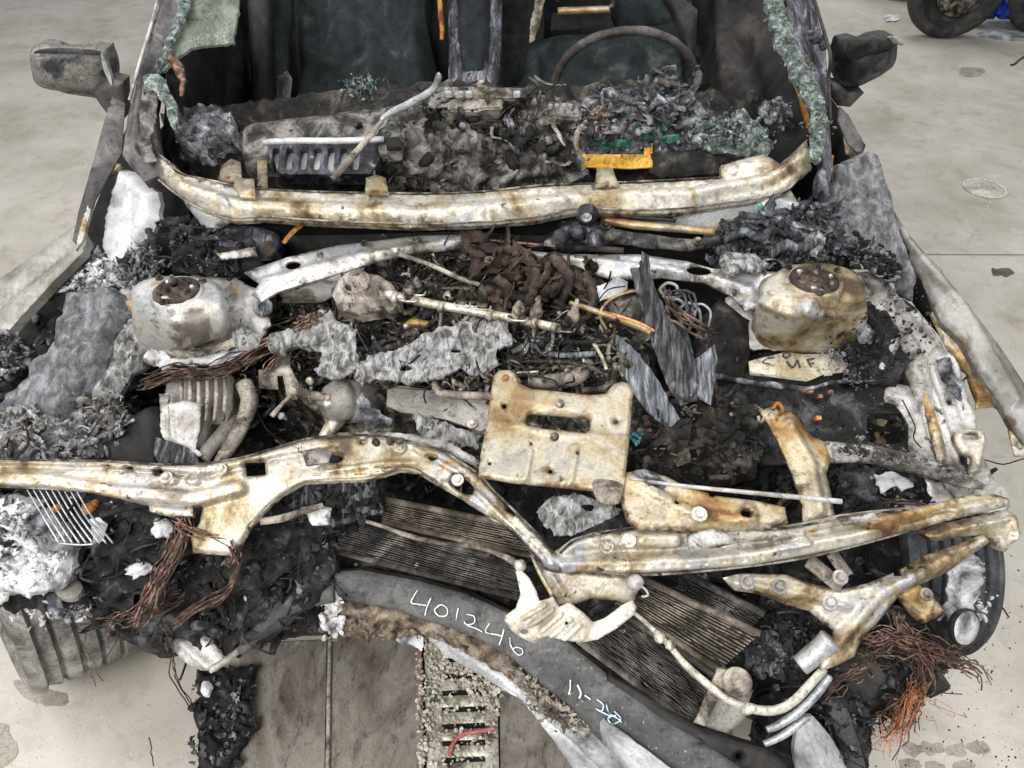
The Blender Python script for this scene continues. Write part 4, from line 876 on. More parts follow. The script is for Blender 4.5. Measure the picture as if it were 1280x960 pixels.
# ---------------- engine bay: base, bodywork, towers ----------------
bay = part('engine_bay', at=(0, 1.1, .4), label='black charred engine bay floor and walls')
BED = [(60, 330, .62), (200, 300, .70), (600, 290, .72), (1000, 300, .72), (1140, 380, .62), (1180, 470, .50), (1215, 590, .42), (1225, 700, .36), (1130, 850, .26), (1010, 930, .22),
       (900, 880, .24), (760, 800, .28), (640, 730, .34), (420, 740, .36), (400, 790, .34), (200, 820, .26), (60, 760, .30), (0, 700, .40), (0, 480, .50)]
_, SB = plate('charred_bed', BED, M['char'], bay, rag=4, amp=.05, ns=9, oct=5, ridged=True, step=8, th=.03, edge=(12, .03),
              ctrl=[(600, 450, .52), (300, 480, .50), (950, 540, .50), (400, 640, .40), (800, 640, .42), (1100, 640, .42)])
BB = [(p[0], p[1]) for p in BED]
flakes('charred_scraps', BB, SB, 1500, (.008, .05), M['char'], bay, seed=40, lift=.03)
flakes('sooty_scraps', [(200, 330), (1000, 330), (1150, 600), (900, 640), (380, 640), (250, 560)], SB, 420, (.006, .035), M['mech'], bay, seed=41, lift=.05)
rubble('charred_lumps', BB, SB, 800, (.004, .028), M['char'], bay, seed=42)
twigs('burnt_wires', BB, SB, 240, (.04, .16), (.0008, .0022), M['charbrown'], bay, seed=43, lift=.05)
strips('charred_strips', BB, SB, 330, (.03, .16), (.006, .034), M['char'], bay, seed=210, lift=(.02, .07))
strips('ash_strips', BB, SB, 110, (.02, .11), (.005, .024), M['ash'], bay, seed=211, lift=(.03, .07))
strips('sooty_strips', [(200, 330), (1000, 330), (1150, 600), (900, 640), (380, 640), (250, 560)], SB, 130, (.03, .14), (.005, .022), M['mech'], bay, seed=212, lift=(.04, .09))
_, SE = plate('engine_heap', [(340, 400, .60), (440, 330, .74), (600, 300, .78), (740, 330, .76), (800, 400, .72), (830, 480, .66), (800, 560, .60), (620, 580, .60), (450, 560, .58), (340, 500, .55)],
              M['mech'], bay, rag=4, amp=.05, ns=14, oct=5, ridged=True, step=5, th=.05, edge=(14, .05), ctrl=[(600, 420, .70)], label='sooty heap of engine parts')

# cowl panel (base of the windscreen)
cw = part('cowl_panel', at=(0, 1.33, .8), label='pale heat bleached panel below the windscreen')
CU = [(192, 188, .96), (205, 196, .955), (222, 214, .95), (250, 221, .94), (285, 228, .93), (318, 234, .93), (400, 238, .93), (520, 240, .93), (600, 238, .93), (655, 232, .93), (690, 229, .93), (760, 227, .93), (860, 222, .93), (903, 220, .93),
      (903, 203, .945), (955, 188, .955), (976, 201, .95), (990, 190, .96), (1010, 170, .975)]
CLo = [(1016, 205, .95), (1000, 222, .93), (984, 238, .915), (958, 247, .905), (900, 256, .90), (850, 262, .90), (790, 264, .90), (720, 262, .90), (668, 273, .895), (600, 279, .895), (520, 281, .895), (400, 277, .895), (330, 272, .895), (290, 273, .895), (250, 262, .90), (220, 244, .91), (198, 226, .92), (186, 206, .94)]
_, SC = plate('beam', CU+CLo, M['cream'], cw, step=5, th=.012, edge=(5, .010), amp=.003, ns=7, rag=.8, label='cream coloured folded beam',
      relief=[('line', [(230, 236), (300, 258), (420, 262), (520, 265), (640, 260), (720, 247), (860, 244), (960, 225), (1005, 195)], 9, .012, 26), ('line', [(210, 215), (290, 240), (400, 247), (600, 246), (720, 236), (880, 230), (975, 210)], 4, -.007)])
tube('hem', [(x, y+1.5, .003) for x, y, _ in CU[:14]], 3.0, M['mech'], cw, S=SC, n=4)
tube('hem', [(x, y-1.5, .003) for x, y, _ in CLo[1:-1]], 2.8, M['hose'], cw, S=SC, n=4)
plate('gusset', [(222, 243, .90), (250, 262, .895), (292, 274, .89), (300, 270, .89), (290, 280, .87), (262, 291, .855), (250, 282, .86), (234, 262, .88)], M['white'], cw, step=4, amp=.003, edge=(3, .004))
plate('lower_face', [(700, 264, .885), (790, 265, .89), (880, 258, .89), (960, 248, .895), (990, 238, .90), (1003, 262, .87), (1000, 282, .85), (960, 280, .85), (900, 292, .84), (860, 290, .84), (800, 279, .85), (740, 274, .865)], M['white'], cw, step=5, amp=.006, edge=(3, .004),
      holes=[circ(836, 272, 6, 3)], relief=[('line', [(960, 255), (990, 262)], 14, .015)], rag=1, label='lilac white lower face')
plate('overlap_patch', [(293, 221, .945), (317, 223, .943), (319, 247, .93), (300, 245, .93), (292, 232, .94)], M['cream2'], cw, step=4, amp=.002, th=.005, edge=(2, .002))
plate('dark_tray', [(225, 300, .80), (240, 270, .84), (300, 275, .86), (600, 283, .86), (700, 272, .86), (1000, 285, .85), (1000, 310, .79), (700, 300, .80), (580, 290, .81), (400, 300, .80)], M['black'], cw, step=9, amp=.008)
plate('dark_pad', [(240, 300, .84), (252, 282, .855), (285, 274, .865), (330, 278, .86), (348, 286, .85), (344, 304, .84), (300, 310, .835), (262, 311, .835), (244, 310, .835)], M['purple'], cw, smooth=True, step=5, amp=.008, ns=14, th=.03, edge=(9, .02))
plate('white_tab', [(271, 316, .835), (318, 307, .84), (321, 318, .835), (276, 323, .83)], M['cream'], cw, step=4, amp=.001, edge=(2, .003))
link('rubber_plug', *lump(PZ(335, 311, .85), .016, np.random.default_rng(3), ICO2, .15, (1, .7, 1)), M['brown'], cw)
tube('orange_strap', [(379, 279, .86), (366, 290, .85), (354, 304, .835)], [9, 9, 8], M['orange'], cw, sq=.4)

# strut brace members under the cowl
br = part('cross_member', at=(0, 1.25, .75), label='white scaled cross member behind the engine')
plate('left_member', [(303, 338, .80), (360, 318, .82), (420, 304, .83), (462, 299, .835), (520, 292, .84), (582, 290, .84), (584, 306, .83), (520, 313, .825), (466, 324, .82), (440, 334, .81), (390, 349, .80), (345, 362, .79), (325, 374, .78), (312, 366, .78), (322, 352, .79)],
      M['white'], br, step=4, amp=.003, edge=(4, .007), holes=[circ(365, 329, 10, 5, 14, -8)], relief=[('line', [(330, 352), (440, 322), (575, 300)], 5, .007)], th=.005)
plate('left_face', [(345, 362, .785), (440, 336, .805), (462, 327, .81), (440, 362, .76), (400, 380, .73), (355, 380, .73)], M['silver'], br, step=6, amp=.005, edge=(3, .003))
plate('right_member', [(640, 300, .83), (660, 312, .83), (720, 316, .83), (800, 316, .83), (860, 325, .825), (890, 334, .82), (985, 338, .82), (975, 352, .81), (962, 380, .79), (932, 386, .78), (915, 368, .79), (880, 352, .80), (830, 346, .80), (770, 348, .80), (712, 334, .81), (660, 326, .815)],
      M['white'], br, step=4, amp=.004, edge=(4, .007), holes=[circ(874, 338, 16, 6, 14, 4), circ(918, 366, 3)], relief=[('line', [(660, 318), (780, 330), (880, 342), (940, 362)], 5, .007)], th=.005)
tube('thin_pipe', [(580, 297, .85), (640, 303, .85), (700, 308, .85)], 3.5, M['copper'], br)
for x, y in ((455, 304), (400, 318), (520, 299)): bolt(PZ(x, y, .845), .007, M['mech'], br)
wm = part('wiper_linkage', at=PZ(720, 290, .86))
plate('motor', [(680, 300, .84), (690, 276, .86), (720, 268, .88), (750, 272, .88), (770, 282, .87), (765, 306, .84), (720, 312, .83)], M['gloss'], wm, smooth=True, step=4, amp=.018, ns=20, rag=3, th=.05, edge=(10, .02))
lathe('crank', PZ(733, 272, .89), [(.02, 0), (.02, .018), (.012, .02), (.012, .03), (.006, .03)], M['gloss'], wm, axis=(.1, -.5, 1), ns=20, noise=.001)
bolt(PZ(733, 272, .91), .010, M['silver'], wm)
for x, y in ((700, 298), (722, 292), (745, 298)): link('gear_lump', *lump(PZ(x, y, .875), .018, np.random.default_rng(x), ICO2, .3), M['gloss'], wm)
tube('rod', [(752, 275, .87), (800, 282, .87), (850, 286, .87), (893, 290, .87)], [11, 11, 10, 9], M['cream2'], wm, bump=.0008)
tube('shield', [(750, 268, .875), (800, 272, .88), (845, 276, .88)], 5, M['trim'], wm)
tube('arm', [(752, 293, .85), (800, 300, .85), (862, 306, .85), (900, 300, .85)], [16, 18, 15, 10], M['ashwarm'], wm, bump=.004)
tube('arm', [(690, 305, .845), (730, 310, .845), (780, 313, .84)], [7, 8, 7], M['brown'], wm, bump=.003)
for x, y in ((757, 282), (872, 302)): bolt(PZ(x, y, .875), .010, M['mech'], wm)
# ash piles either side of the cowl
_, SA = plate('ash_pile', [(888, 306, .82), (912, 290, .85), (950, 276, .86), (990, 268, .87), (1032, 262, .87), (1052, 290, .85), (1050, 330, .81), (1000, 338, .80), (960, 348, .79), (905, 340, .79)], M['char'], bay, rag=5, amp=.035, ns=20, oct=4, step=4, th=.04, edge=(10, .03))
flakes('ash_pile_scraps', [(888, 306), (950, 276), (1032, 262), (1050, 325), (905, 340)], SA, 380, (.006, .034), M['ash'], bay, seed=44, lift=.014)
rubble('glossy_beads', [(888, 306), (950, 276), (1032, 262), (1050, 325), (905, 340)], SA, 160, (.004, .017), M['gloss'], bay, seed=45, smooth=True, ico=ICO2, lift=.9)
plate('pale_ash_shard', [(900, 322), (918, 312), (940, 316), (962, 324), (950, 338), (926, 334), (908, 338)], M['fibrelight'], bay, z=.85, rag=4, step=3, amp=.014, ns=28, th=.008)
plate('pale_ash_shard', [(1012, 292), (1026, 286), (1034, 300), (1022, 314), (1014, 306)], M['fibrelight'], bay, z=.87, rag=3, step=3, amp=.014, ns=28, th=.008)
tube('melted_strand', [(905, 300, .86), (930, 290, .87), (948, 300, .87), (962, 288, .88), (985, 296, .87)], [8, 12, 7, 12, 6], M['gloss'], bay, bump=.008)
tube('melted_strand', [(960, 320, .84), (985, 306, .86), (1004, 312, .86), (1020, 300, .87)], [10, 14, 8, 12], M['slab'], bay, bump=.008)
flakes('ash_pile_scraps', [(900, 318), (940, 308), (968, 322), (960, 340), (908, 338)], SA, 60, (.004, .02), M['ash'], bay, seed=46, lift=.016)
plate('green_scrap', [(948, 254, .90), (953, 252, .90), (956, 266, .885), (978, 268, .88), (975, 274, .875), (952, 272, .875)], M['green'], bay, step=3, amp=.003, rag=1)
_, SX = plate('ash_pile', [(205, 300, .82), (222, 280, .85), (245, 285, .85), (262, 310, .83), (330, 322, .80), (330, 345, .77), (280, 352, .77), (240, 345, .78), (205, 335, .79)], M['char'], bay, rag=4, amp=.03, ns=20, step=4, th=.04, edge=(10, .03))
flakes('ash_pile_scraps', [(205, 295), (260, 290), (325, 325), (300, 350), (210, 335)], SX, 120, (.004, .022), M['slab'], bay, seed=47, lift=.012)
flakes('ash_pile_scraps', [(165, 320), (190, 300), (200, 345), (160, 360), (140, 345)], Surf([(165, 320, .8), (200, 345, .78), (140, 345, .78)]), 160, (.006, .028), M['ash'], bay, seed=48, lift=.01, aspect=(.25, .6))
flakes('ash_pile_scraps', [(78, 335), (120, 320), (150, 350), (140, 366), (80, 365)], Surf([(80, 335, .74), (150, 350, .76), (80, 365, .72)]), 130, (.008, .035), M['ashwhite'], bay, seed=49, lift=.01)

strips('ash_pile_strips', [(888, 306), (950, 276), (1032, 262), (1050, 325), (905, 340)], SA, 44, (.02, .08), (.006, .026), M['ash'], bay, seed=213, lift=(.01, .04))
strips('ash_pile_strips', [(888, 306), (950, 276), (1032, 262), (1050, 325), (905, 340)], SA, 44, (.02, .08), (.006, .026), M['gloss'], bay, seed=214, lift=(.01, .04))
strips('ash_pile_strips', [(205, 295), (260, 290), (325, 325), (300, 350), (210, 335)], SX, 70, (.02, .08), (.004, .02), M['char'], bay, seed=215, lift=(.01, .03))
def tower(c, r, m1, ringm, lab, sx=1.0):
    t = part('strut_tower', at=c, label=lab)
    lathe('dome', c, [(r*1.06, -.05), (r*1.04, -.030), (r*.98, -.026), (r*.94, -.016), (r*.86, -.012), (r*.80, -.014), (r*.2, -.016)], m1, t, ns=72, noise=.006, ns_=9)
    lathe('top_mount', c, [(r*.80, -.016), (r*.78, -.010), (r*.66, -.007), (r*.5, -.013), (r*.46, -.006), (r*.34, -.005), (r*.30, -.014), (r*.16, -.014), (r*.15, -.002), (r*.02, .0)], ringm, t, ns=40, noise=.0015, ns_=40)
    for k in range(9):
        a = k*2*math.pi/9+.2; q = c+np.array([math.cos(a)*r*.56, math.sin(a)*r*.56, -.010])
        link('bearing_lug', *lump(q, .0062, np.random.default_rng(k), ICO2, .25, (1.3, .8, .8)), M[['white', 'brown', 'mech'][k % 3]], t)
    lathe('strut_rod', c, [(.006, -.02), (.006, .004), (.0085, .004), (.0085, .010), (.005, .011), (.004, .020), (.001, .021)], M['mech'], t, ns=12)
    for k in range(3):
        a = k*2.1+.4; bolt(c+np.array([math.cos(a)*r*.92, math.sin(a)*r*.92, -.004]), .0075, M['mech'], t, axis=(0, 0, 1))
    return t
plate('tower_apron', [(132, 372, .745), (165, 345, .77), (290, 342, .78), (335, 368, .76), (336, 405, .74), (322, 430, .72), (290, 446, .70), (190, 456, .69), (146, 432, .71)], M['silver'], bay, step=5, amp=.012, ns=14, rag=3, th=.006, edge=(6, .008))
plate('tower_apron', [(908, 372, .76), (940, 345, .785), (1090, 338, .795), (1122, 372, .775), (1126, 430, .73), (1104, 460, .70), (1070, 440, .705), (1000, 436, .70), (930, 434, .70), (902, 418, .71)], M['silver'], bay, step=5, amp=.012, ns=14, rag=3, th=.006, edge=(6, .008))
cL = PZ(218, 356, .847)
tl = tower(cL, .052, M['white'], M['brown'], 'white scaled left strut tower')
plate('tower_shell', [(160, 352, .825), (188, 338, .83), (245, 338, .83), (275, 352, .828), (286, 380, .82), (288, 410, .785), (268, 434, .74), (200, 447, .70), (166, 432, .72), (156, 400, .775), (155, 370, .81)], M['white'], tl, smooth=True, step=4, amp=.006, ns=8, th=.01, edge=(10, .018), ctrl=[(215, 376, .834), (262, 386, .825), (180, 382, .826), (215, 398, .822), (215, 422, .785), (255, 418, .785)],
      relief=[('line', [(170, 376), (275, 378)], 4, .003)])
for x, y in ((232, 398), (248, 398), (222, 397)): link('soot_spot', *lump(PZ(x, y, .79), .006, np.random.default_rng(x), ICO1, .3, (1, .6, .3)), M['charbrown'], tl)
plate('rusty_edge', [(156, 376, .80), (172, 372, .80), (180, 384, .79), (172, 396, .775), (160, 388, .785)], M['cream2'], tl, step=4, amp=.003, rag=1)
cR = PZ(1020, 343, .852)
tr = tower(cR, .056, M['cream'], M['brown'], 'cream and rust right strut tower')
plate('tower_shell', [(948, 352, .83), (965, 336, .835), (1000, 322, .84), (1050, 324, .84), (1078, 340, .835), (1090, 372, .82), (1088, 412, .76), (1062, 440, .705), (1000, 446, .69), (956, 442, .685), (938, 424, .71), (938, 396, .77)], M['cream'], tr, smooth=True, step=4, amp=.006, ns=8, th=.01, edge=(9, .016), ctrl=[(1015, 372, .838), (962, 374, .826), (1062, 376, .826), (1010, 388, .826), (1010, 402, .79), (960, 410, .76), (1010, 428, .72)],
      relief=[('line', [(946, 376), (985, 394), (1040, 392)], 5, .006), ('line', [(940, 420), (1040, 428)], 4, -.004)])
plate('tower_bead', [(940, 356, .80), (952, 347, .81), (965, 350, .81), (962, 362, .80), (948, 384, .78), (940, 380, .78)], M['white'], tr, step=4, amp=.006, rag=2)
plate('flaked_coating', [(1006, 388, .79), (1030, 380, .80), (1050, 388, .79), (1046, 378, .80), (1062, 370, .80), (1086, 380, .79), (1112, 392, .77), (1122, 425, .73), (1136, 450, .70), (1118, 480, .66), (1080, 478, .66), (1062, 472, .67), (1062, 452, .69), (1040, 440, .70), (1034, 420, .72), (1018, 408, .75)],
      M['char'], tr, rag=5, amp=.018, ns=16, ridged=True, step=4, th=.012, edge=(4, .004))
FC = [(1010, 392), (1062, 372), (1112, 396), (1134, 450), (1100, 478), (1062, 470), (1038, 436)]
sfc = Surf([(1006, 388, .80), (1086, 380, .80), (1136, 450, .71), (1062, 472, .68), (1034, 420, .73)])
flakes('coating_flakes', FC, sfc, 160, (.006, .026), M['char'], tr, seed=50, lift=.012)
flakes('coating_flakes', [(1030, 432), (1050, 440), (1066, 470), (1090, 480), (1070, 486), (1050, 470), (1034, 450)], sfc, 70, (.004, .016), M['fibre'], tr, seed=51, lift=.012)
plate('grey_dust_patch', [(1072, 412, .765), (1086, 404, .77), (1096, 416, .755), (1090, 430, .74), (1076, 430, .74)], M['ash'], tr, rag=2, amp=.004, step=3, th=.004, edge=(4, .004))

# left wing
lf = part('front_wing', at=(-.75, 1.1, .7), label='left front wing shell')
plate('outer_edge', [(140, 120, 1.0), (156, 128, .99), (152, 190, .94), (143, 205, .93), (118, 250, .89), (102, 290, .85), (96, 308, .83), (90, 300, .84), (98, 262, .88), (112, 214, .92), (130, 150, .98)], M['paint'], lf, step=5, amp=.002, th=.004, edge=(3, .002))
plate('outer_lip', [(142, 202, .93), (150, 204, .93), (124, 228, .905), (112, 262, .88), (102, 300, .845), (94, 310, .84), (98, 285, .86), (110, 245, .895), (122, 220, .915)], M['cream'], lf, step=4, amp=.002, th=.01)
plate('bleached_edge', [(-30, 362, .74), (0, 342, .76), (50, 308, .80), (92, 276, .84), (98, 290, .83), (100, 312, .81), (60, 350, .77), (20, 395, .73), (-30, 450, .68)], M['wingpaint'], lf, step=5, amp=.004, th=.02, edge=(5, .01), rag=.6,
      relief=[('line', [(-20, 395), (50, 335), (96, 298)], 6, -.012)])
plate('gap_shade', [(-20, 470, .55), (40, 380, .62), (100, 300, .68), (140, 200, .84), (160, 150, .86), (200, 160, .86), (235, 260, .80), (220, 330, .70), (150, 360, .64), (100, 420, .55), (30, 480, .5)], M['black'], lf, step=10, amp=.01)  # black sheet fills the space inside the left wing as painted shade
plate('melted_liner_top', [(147, 208, .92), (160, 212, .92), (170, 224, .91), (186, 238, .90), (191, 252, .88), (188, 270, .86), (184, 290, .83), (166, 304, .81), (160, 322, .79), (152, 345, .76), (136, 352, .75), (126, 330, .77), (122, 305, .80), (128, 270, .84), (136, 236, .88)], M['linerwhite'], lf, rag=2.2, amp=.010, ns=9, step=4, th=.012, edge=(9, .02), fine=.0015,
      relief=[('line', [(150, 215), (142, 260), (134, 310)], 7, .010), ('line', [(160, 240), (158, 300)], 5, -.007)], label='white melted liner hanging from the left wing')
plate('liner_tip', [(126, 326, .78), (150, 330, .78), (165, 308, .80), (172, 318, .79), (160, 345, .76), (152, 360, .75), (142, 356, .75), (132, 362, .74), (128, 345, .76)], M['fibrelight'], lf, rag=4, amp=.014, ns=26, step=3, th=.01, ridged=True)
plate('melted_liner', [(74, 362, .76), (95, 352, .77), (128, 352, .77), (148, 362, .77), (158, 385, .76), (146, 405, .74), (132, 440, .72), (118, 470, .70), (100, 500, .68), (82, 522, .66), (60, 528, .66), (40, 520, .66), (15, 522, .66), (-10, 518, .66), (0, 492, .67), (28, 468, .69), (30, 448, .71), (48, 436, .72), (62, 418, .74), (64, 395, .75), (72, 385, .76)], M['fibre'], lf,
      rag=4, amp=.012, ns=14, step=4, th=.02, edge=(10, .022), fine=.002, an=(2.6, .5, .8), relief=[('line', [(140, 380), (110, 440), (70, 510)], 20, .02)], label='grey fibrous melted sheet over the left wheel')
plate('melted_liner', [(150, 402, .74), (166, 396, .74), (186, 404, .73), (192, 430, .71), (180, 455, .69), (160, 470, .68), (146, 490, .67), (128, 505, .66), (112, 496, .66), (118, 478, .68), (132, 460, .69), (138, 432, .72)], M['fibrelight'], lf,
      rag=4, amp=.018, ns=20, step=4, th=.015, edge=(8, .02), fine=.003, ridged=True, label='pale blue grey melted strip')
plate('char_lump', [(-20, 420, .70), (10, 416, .71), (28, 430, .70), (36, 450, .68), (24, 470, .66), (6, 482, .65), (-20, 486, .65)], M['char'], lf, rag=4, amp=.03, ns=18, step=4, th=.03, ridged=True, edge=(10, .02))
flakes('char_lump_scraps', [(-20, 420), (20, 420), (34, 450), (10, 480), (-20, 484)], Surf([(0, 420, .72), (30, 450, .70), (0, 480, .67)]), 90, (.006, .026), M['ash'], lf, seed=52)
_, SLF = plate('ash_drift', [(-20, 520, .655), (40, 520, .66), (80, 524, .66), (120, 500, .66), (150, 520, .64), (160, 545, .63), (130, 570, .62), (60, 575, .62), (-20, 572, .62)], M['ash'], lf, rag=4, amp=.02, ns=22, ridged=True, step=4, th=.03)
flakes('ash_drift_scraps', [(-10, 520), (80, 520), (150, 510), (165, 550), (120, 572), (0, 572)], SLF, 260, (.006, .035), M['fibrelight'], lf, seed=53, lift=.01, aspect=(.3, .8))
flakes('ash_drift_scraps', [(-10, 520), (60, 520), (40, 560), (0, 565)], SLF, 60, (.006, .03), M['cream'], lf, seed=54, lift=.012)
flakes('ash_drift_scraps', [(100, 500), (130, 490), (158, 530), (120, 560)], SLF, 60, (.01, .045), M['ashwarm'], lf, seed=55, lift=.02)

strips('ash_drift_strips', [(-10, 520), (80, 520), (150, 510), (165, 550), (120, 572), (0, 572)], SLF, 24, (.02, .07), (.005, .022), M['fibrelight'], lf, seed=216, lift=(.005, .03))
# right wing
rf = part('front_wing', at=(.8, 1.1, .7), label='right front wing shell')
plate('mirror_triangle', [(1052, 132, 1.0), (1062, 142, .98), (1082, 178, .94), (1078, 192, .93), (1062, 180, .94), (1050, 150, .98)], M['paint'], rf, step=4, amp=.003)
plate('bleached_tab', [(1056, 168, .93), (1066, 178, .92), (1076, 190, .92), (1064, 193, .92), (1058, 190, .92)], M['cream'], rf, step=3, amp=.002)
plate('melted_liner_top', [(1046, 206, .93), (1062, 194, .94), (1084, 188, .945), (1098, 194, .94), (1108, 210, .92), (1116, 235, .90), (1122, 262, .87), (1130, 290, .84), (1140, 320, .81), (1150, 352, .78), (1146, 376, .75), (1128, 362, .77), (1118, 342, .79), (1100, 334, .80), (1082, 318, .81), (1062, 312, .81), (1052, 296, .83), (1030, 274, .85), (1027, 252, .87), (1034, 236, .89), (1040, 226, .90), (1042, 214, .92)], M['fibre'], rf,
      rag=2.4, amp=.012, ns=10, step=4, th=.014, edge=(9, .02), fine=.002, relief=[('line', [(1085, 200), (1104, 270), (1132, 350)], 16, .016), ('line', [(1050, 230), (1062, 290)], 8, -.010), ('line', [(1050, 205), (1044, 240)], 6, .010)], label='grey melted liner hanging from the right wing')
flakes('liner_scraps', [(1040, 290), (1100, 310), (1130, 360), (1090, 345), (1050, 320)], Surf([(1040, 290, .84), (1130, 360, .79), (1090, 345, .80)]), 150, (.004, .022), M['fibre'], rf, seed=56)
flakes('liner_scraps', [(1060, 300), (1110, 320), (1120, 350), (1060, 330)], Surf([(1040, 290, .84), (1130, 360, .79), (1090, 345, .80)]), 60, (.006, .03), M['black'], rf, seed=57, lift=.015)
plate('outer_edge', [(1120, 262, .87), (1140, 296, .84), (1176, 336, .81), (1215, 380, .77), (1252, 428, .73), (1286, 480, .69), (1296, 540, .65), (1284, 556, .63), (1270, 540, .64), (1252, 500, .67), (1225, 462, .70), (1205, 424, .73), (1180, 400, .75), (1150, 350, .78), (1128, 300, .83)], M['wingpaint'], rf, step=5, amp=.004, th=.02, edge=(6, .012), relief=[('line', [(1140, 305), (1205, 385), (1270, 500)], 8, .012)])
plate('inner_flange', [(1166, 372, .75), (1182, 400, .73), (1206, 426, .71), (1226, 464, .69), (1252, 504, .66), (1268, 540, .63), (1256, 520, .62), (1240, 512, .62), (1222, 512, .63), (1205, 470, .66), (1180, 430, .70), (1162, 394, .73)], M['cream2'], rf, rag=1.2, step=4, amp=.005, ns=26)
plate('wing_tip', [(1262, 538, .63), (1290, 540, .63), (1290, 572, .60), (1270, 570, .60), (1266, 556, .61)], M['cream'], rf, step=4, amp=.003, holes=[circ(1277, 556, 4)])
plate('gap_shade', [(1130, 290, .76), (1150, 350, .72), (1182, 410, .66), (1176, 424, .63), (1140, 380, .66), (1110, 320, .74)], M['black'], rf, step=8)  # painted shade: a black sheet between liner and wing edge
ap = part('inner_wing', at=(.7, .95, .65), label='grey scaled right inner wing panel')
plate('panel', [(1078, 340, .80), (1105, 345, .80), (1130, 372, .77), (1160, 396, .74), (1180, 428, .715), (1200, 452, .70), (1214, 500, .66), (1222, 520, .65), (1228, 560, .62), (1245, 598, .59), (1264, 612, .57), (1266, 632, .56), (1250, 652, .55), (1225, 640, .55), (1200, 628, .56), (1180, 600, .58), (1160, 560, .61), (1150, 520, .64), (1140, 480, .67), (1124, 440, .71), (1112, 410, .74), (1096, 372, .77)],
      M['silver'], ap, step=4, amp=.004, edge=(5, .008), th=.006, rag=1, holes=[circ(1144, 384, 5, 3), circ(1189, 501, 3.5), circ(1194, 545, 3), rrect(1200, 565, 1218, 580, 4)],
      relief=[('line', [(1110, 380), (1150, 450), (1180, 540), (1210, 610)], 7, .012), ('line', [(1135, 380), (1185, 440), (1205, 520)], 5, -.008)])
plate('cream_stay', [(1195, 545, .655), (1204, 537, .66), (1226, 536, .66), (1236, 548, .65), (1232, 566, .64), (1228, 590, .62), (1216, 590, .62), (1218, 572, .635), (1204, 564, .64)], M['cream'], ap, smooth=True, step=3, amp=.002, th=.01, edge=(4, .006), holes=[rrect(1208, 541, 1226, 548, 3)])
plate('ochre_strip', [(1150, 470, .68), (1160, 466, .68), (1178, 530, .64), (1188, 590, .60), (1180, 600, .59), (1164, 540, .635)], M['cream2'], ap, step=4, amp=.003)
flakes('scaled_flakes', [(1140, 350), (1190, 440), (1215, 520), (1150, 500), (1110, 400)], Surf([(1140, 350, .79), (1190, 440, .72), (1215, 520, .67), (1150, 500, .66), (1110, 400, .76)]), 60, (.002, .008), M['fibrelight'], ap, seed=58, lift=.006)
rubble('scaled_grit', [(1100, 350), (1170, 400), (1160, 450), (1120, 420)], Surf([(1140, 350, .79), (1190, 440, .72), (1215, 520, .67), (1150, 500, .66), (1110, 400, .76)]), 60, (.002, .006), M['gloss'], ap, seed=59)
plate('torn_patch', [(1170, 448, .705), (1188, 446, .71), (1196, 470, .69), (1206, 478, .68), (1202, 500, .67), (1188, 488, .68), (1178, 470, .69)], M['ash'], ap, rag=2.5, step=3, amp=.006, ns=34, ridged=True)

# right side bay panel with window, contacts and numbered card
bp = part('fuse_panel', at=(.45, 1.0, .6), label='black charred panel with copper contacts and a rounded opening')
_, SP = plate('panel', [(885, 470, .63), (940, 478, .64), (1000, 482, .645), (1060, 484, .645), (1105, 474, .655), (1140, 486, .65), (1155, 520, .63), (1165, 560, .61), (1178, 596, .585), (1130, 590, .58), (1080, 576, .58), (1000, 580, .57), (930, 580, .56), (880, 560, .57), (870, 510, .60)],
      M['char'], bp, step=4, amp=.010, ns=18, ridged=True, th=.008, holes=[rrect(1084, 516, 1132, 554, 10)], hrag=.8)
plate('grey_wall', [(1120, 478, .665), (1142, 482, .662), (1156, 520, .64), (1166, 560, .62), (1180, 596, .595), (1190, 600, .592), (1150, 594, .595), (1136, 560, .615), (1138, 530, .635), (1124, 508, .648), (1106, 500, .65), (1108, 484, .66)], M['silver'], bp, step=4, amp=.006, ns=16, rag=2)
wires('hairline_wire', [(1128, 500, .66), (1136, 516, .655), (1144, 534, .64), (1142, 548, .63), (1152, 560, .62)], 1, .2, 2.0, M['black'], bp)
plate('seen_through', [(1078, 512, .50), (1136, 512, .50), (1138, 560, .48), (1080, 560, .48)], M['cream2'], bp, step=6, amp=.003, relief=[('line', [(1080, 528), (1135, 526)], 4, .006), ('line', [(1080, 546), (1135, 540)], 4, .006)])
for (x, y, m) in ((1006, 488, 'copperhot'), (1012, 489, 'copperhot'), (1024, 496, 'copper'), (1037, 491, 'copper'), (1022, 523, 'copperhot'), (943, 527, 'copper'), (940, 522, 'copperhot')):
    box('copper_contact', SP(x, y, .014), (.0105, .008, .012), M[m], bp, rot=(30, 3, 4), bev=.0008)
flakes('panel_scraps', [(890, 490), (1060, 495), (1110, 515), (1090, 570), (900, 570)], SP, 150, (.004, .02), M['char'], bp, seed=60, lift=.006)
rubble('panel_grit', [(1040, 495), (1100, 495), (1080, 570), (900, 560), (930, 490)], SP, 700, (.0008, .003), M['ash'], bp, seed=61)
tube('ash_ridge', [(876, 474, .66), (900, 470, .665), (935, 478, .665), (975, 482, .665), (1010, 486, .665), (1040, 478, .67), (1085, 476, .67), (1110, 466, .675), (1128, 452, .69)], [7, 8, 7, 8, 5, 4, 4, 8, 5], M['ash'], bp, bump=.004)
plate('dark_recess', [(925, 440, .655), (1000, 434, .66), (1070, 440, .66), (1076, 474, .645), (1010, 480, .64), (930, 474, .64)], M['charbrown'], bp, step=6, amp=.006)
cdp = part('numbered_card', bp)
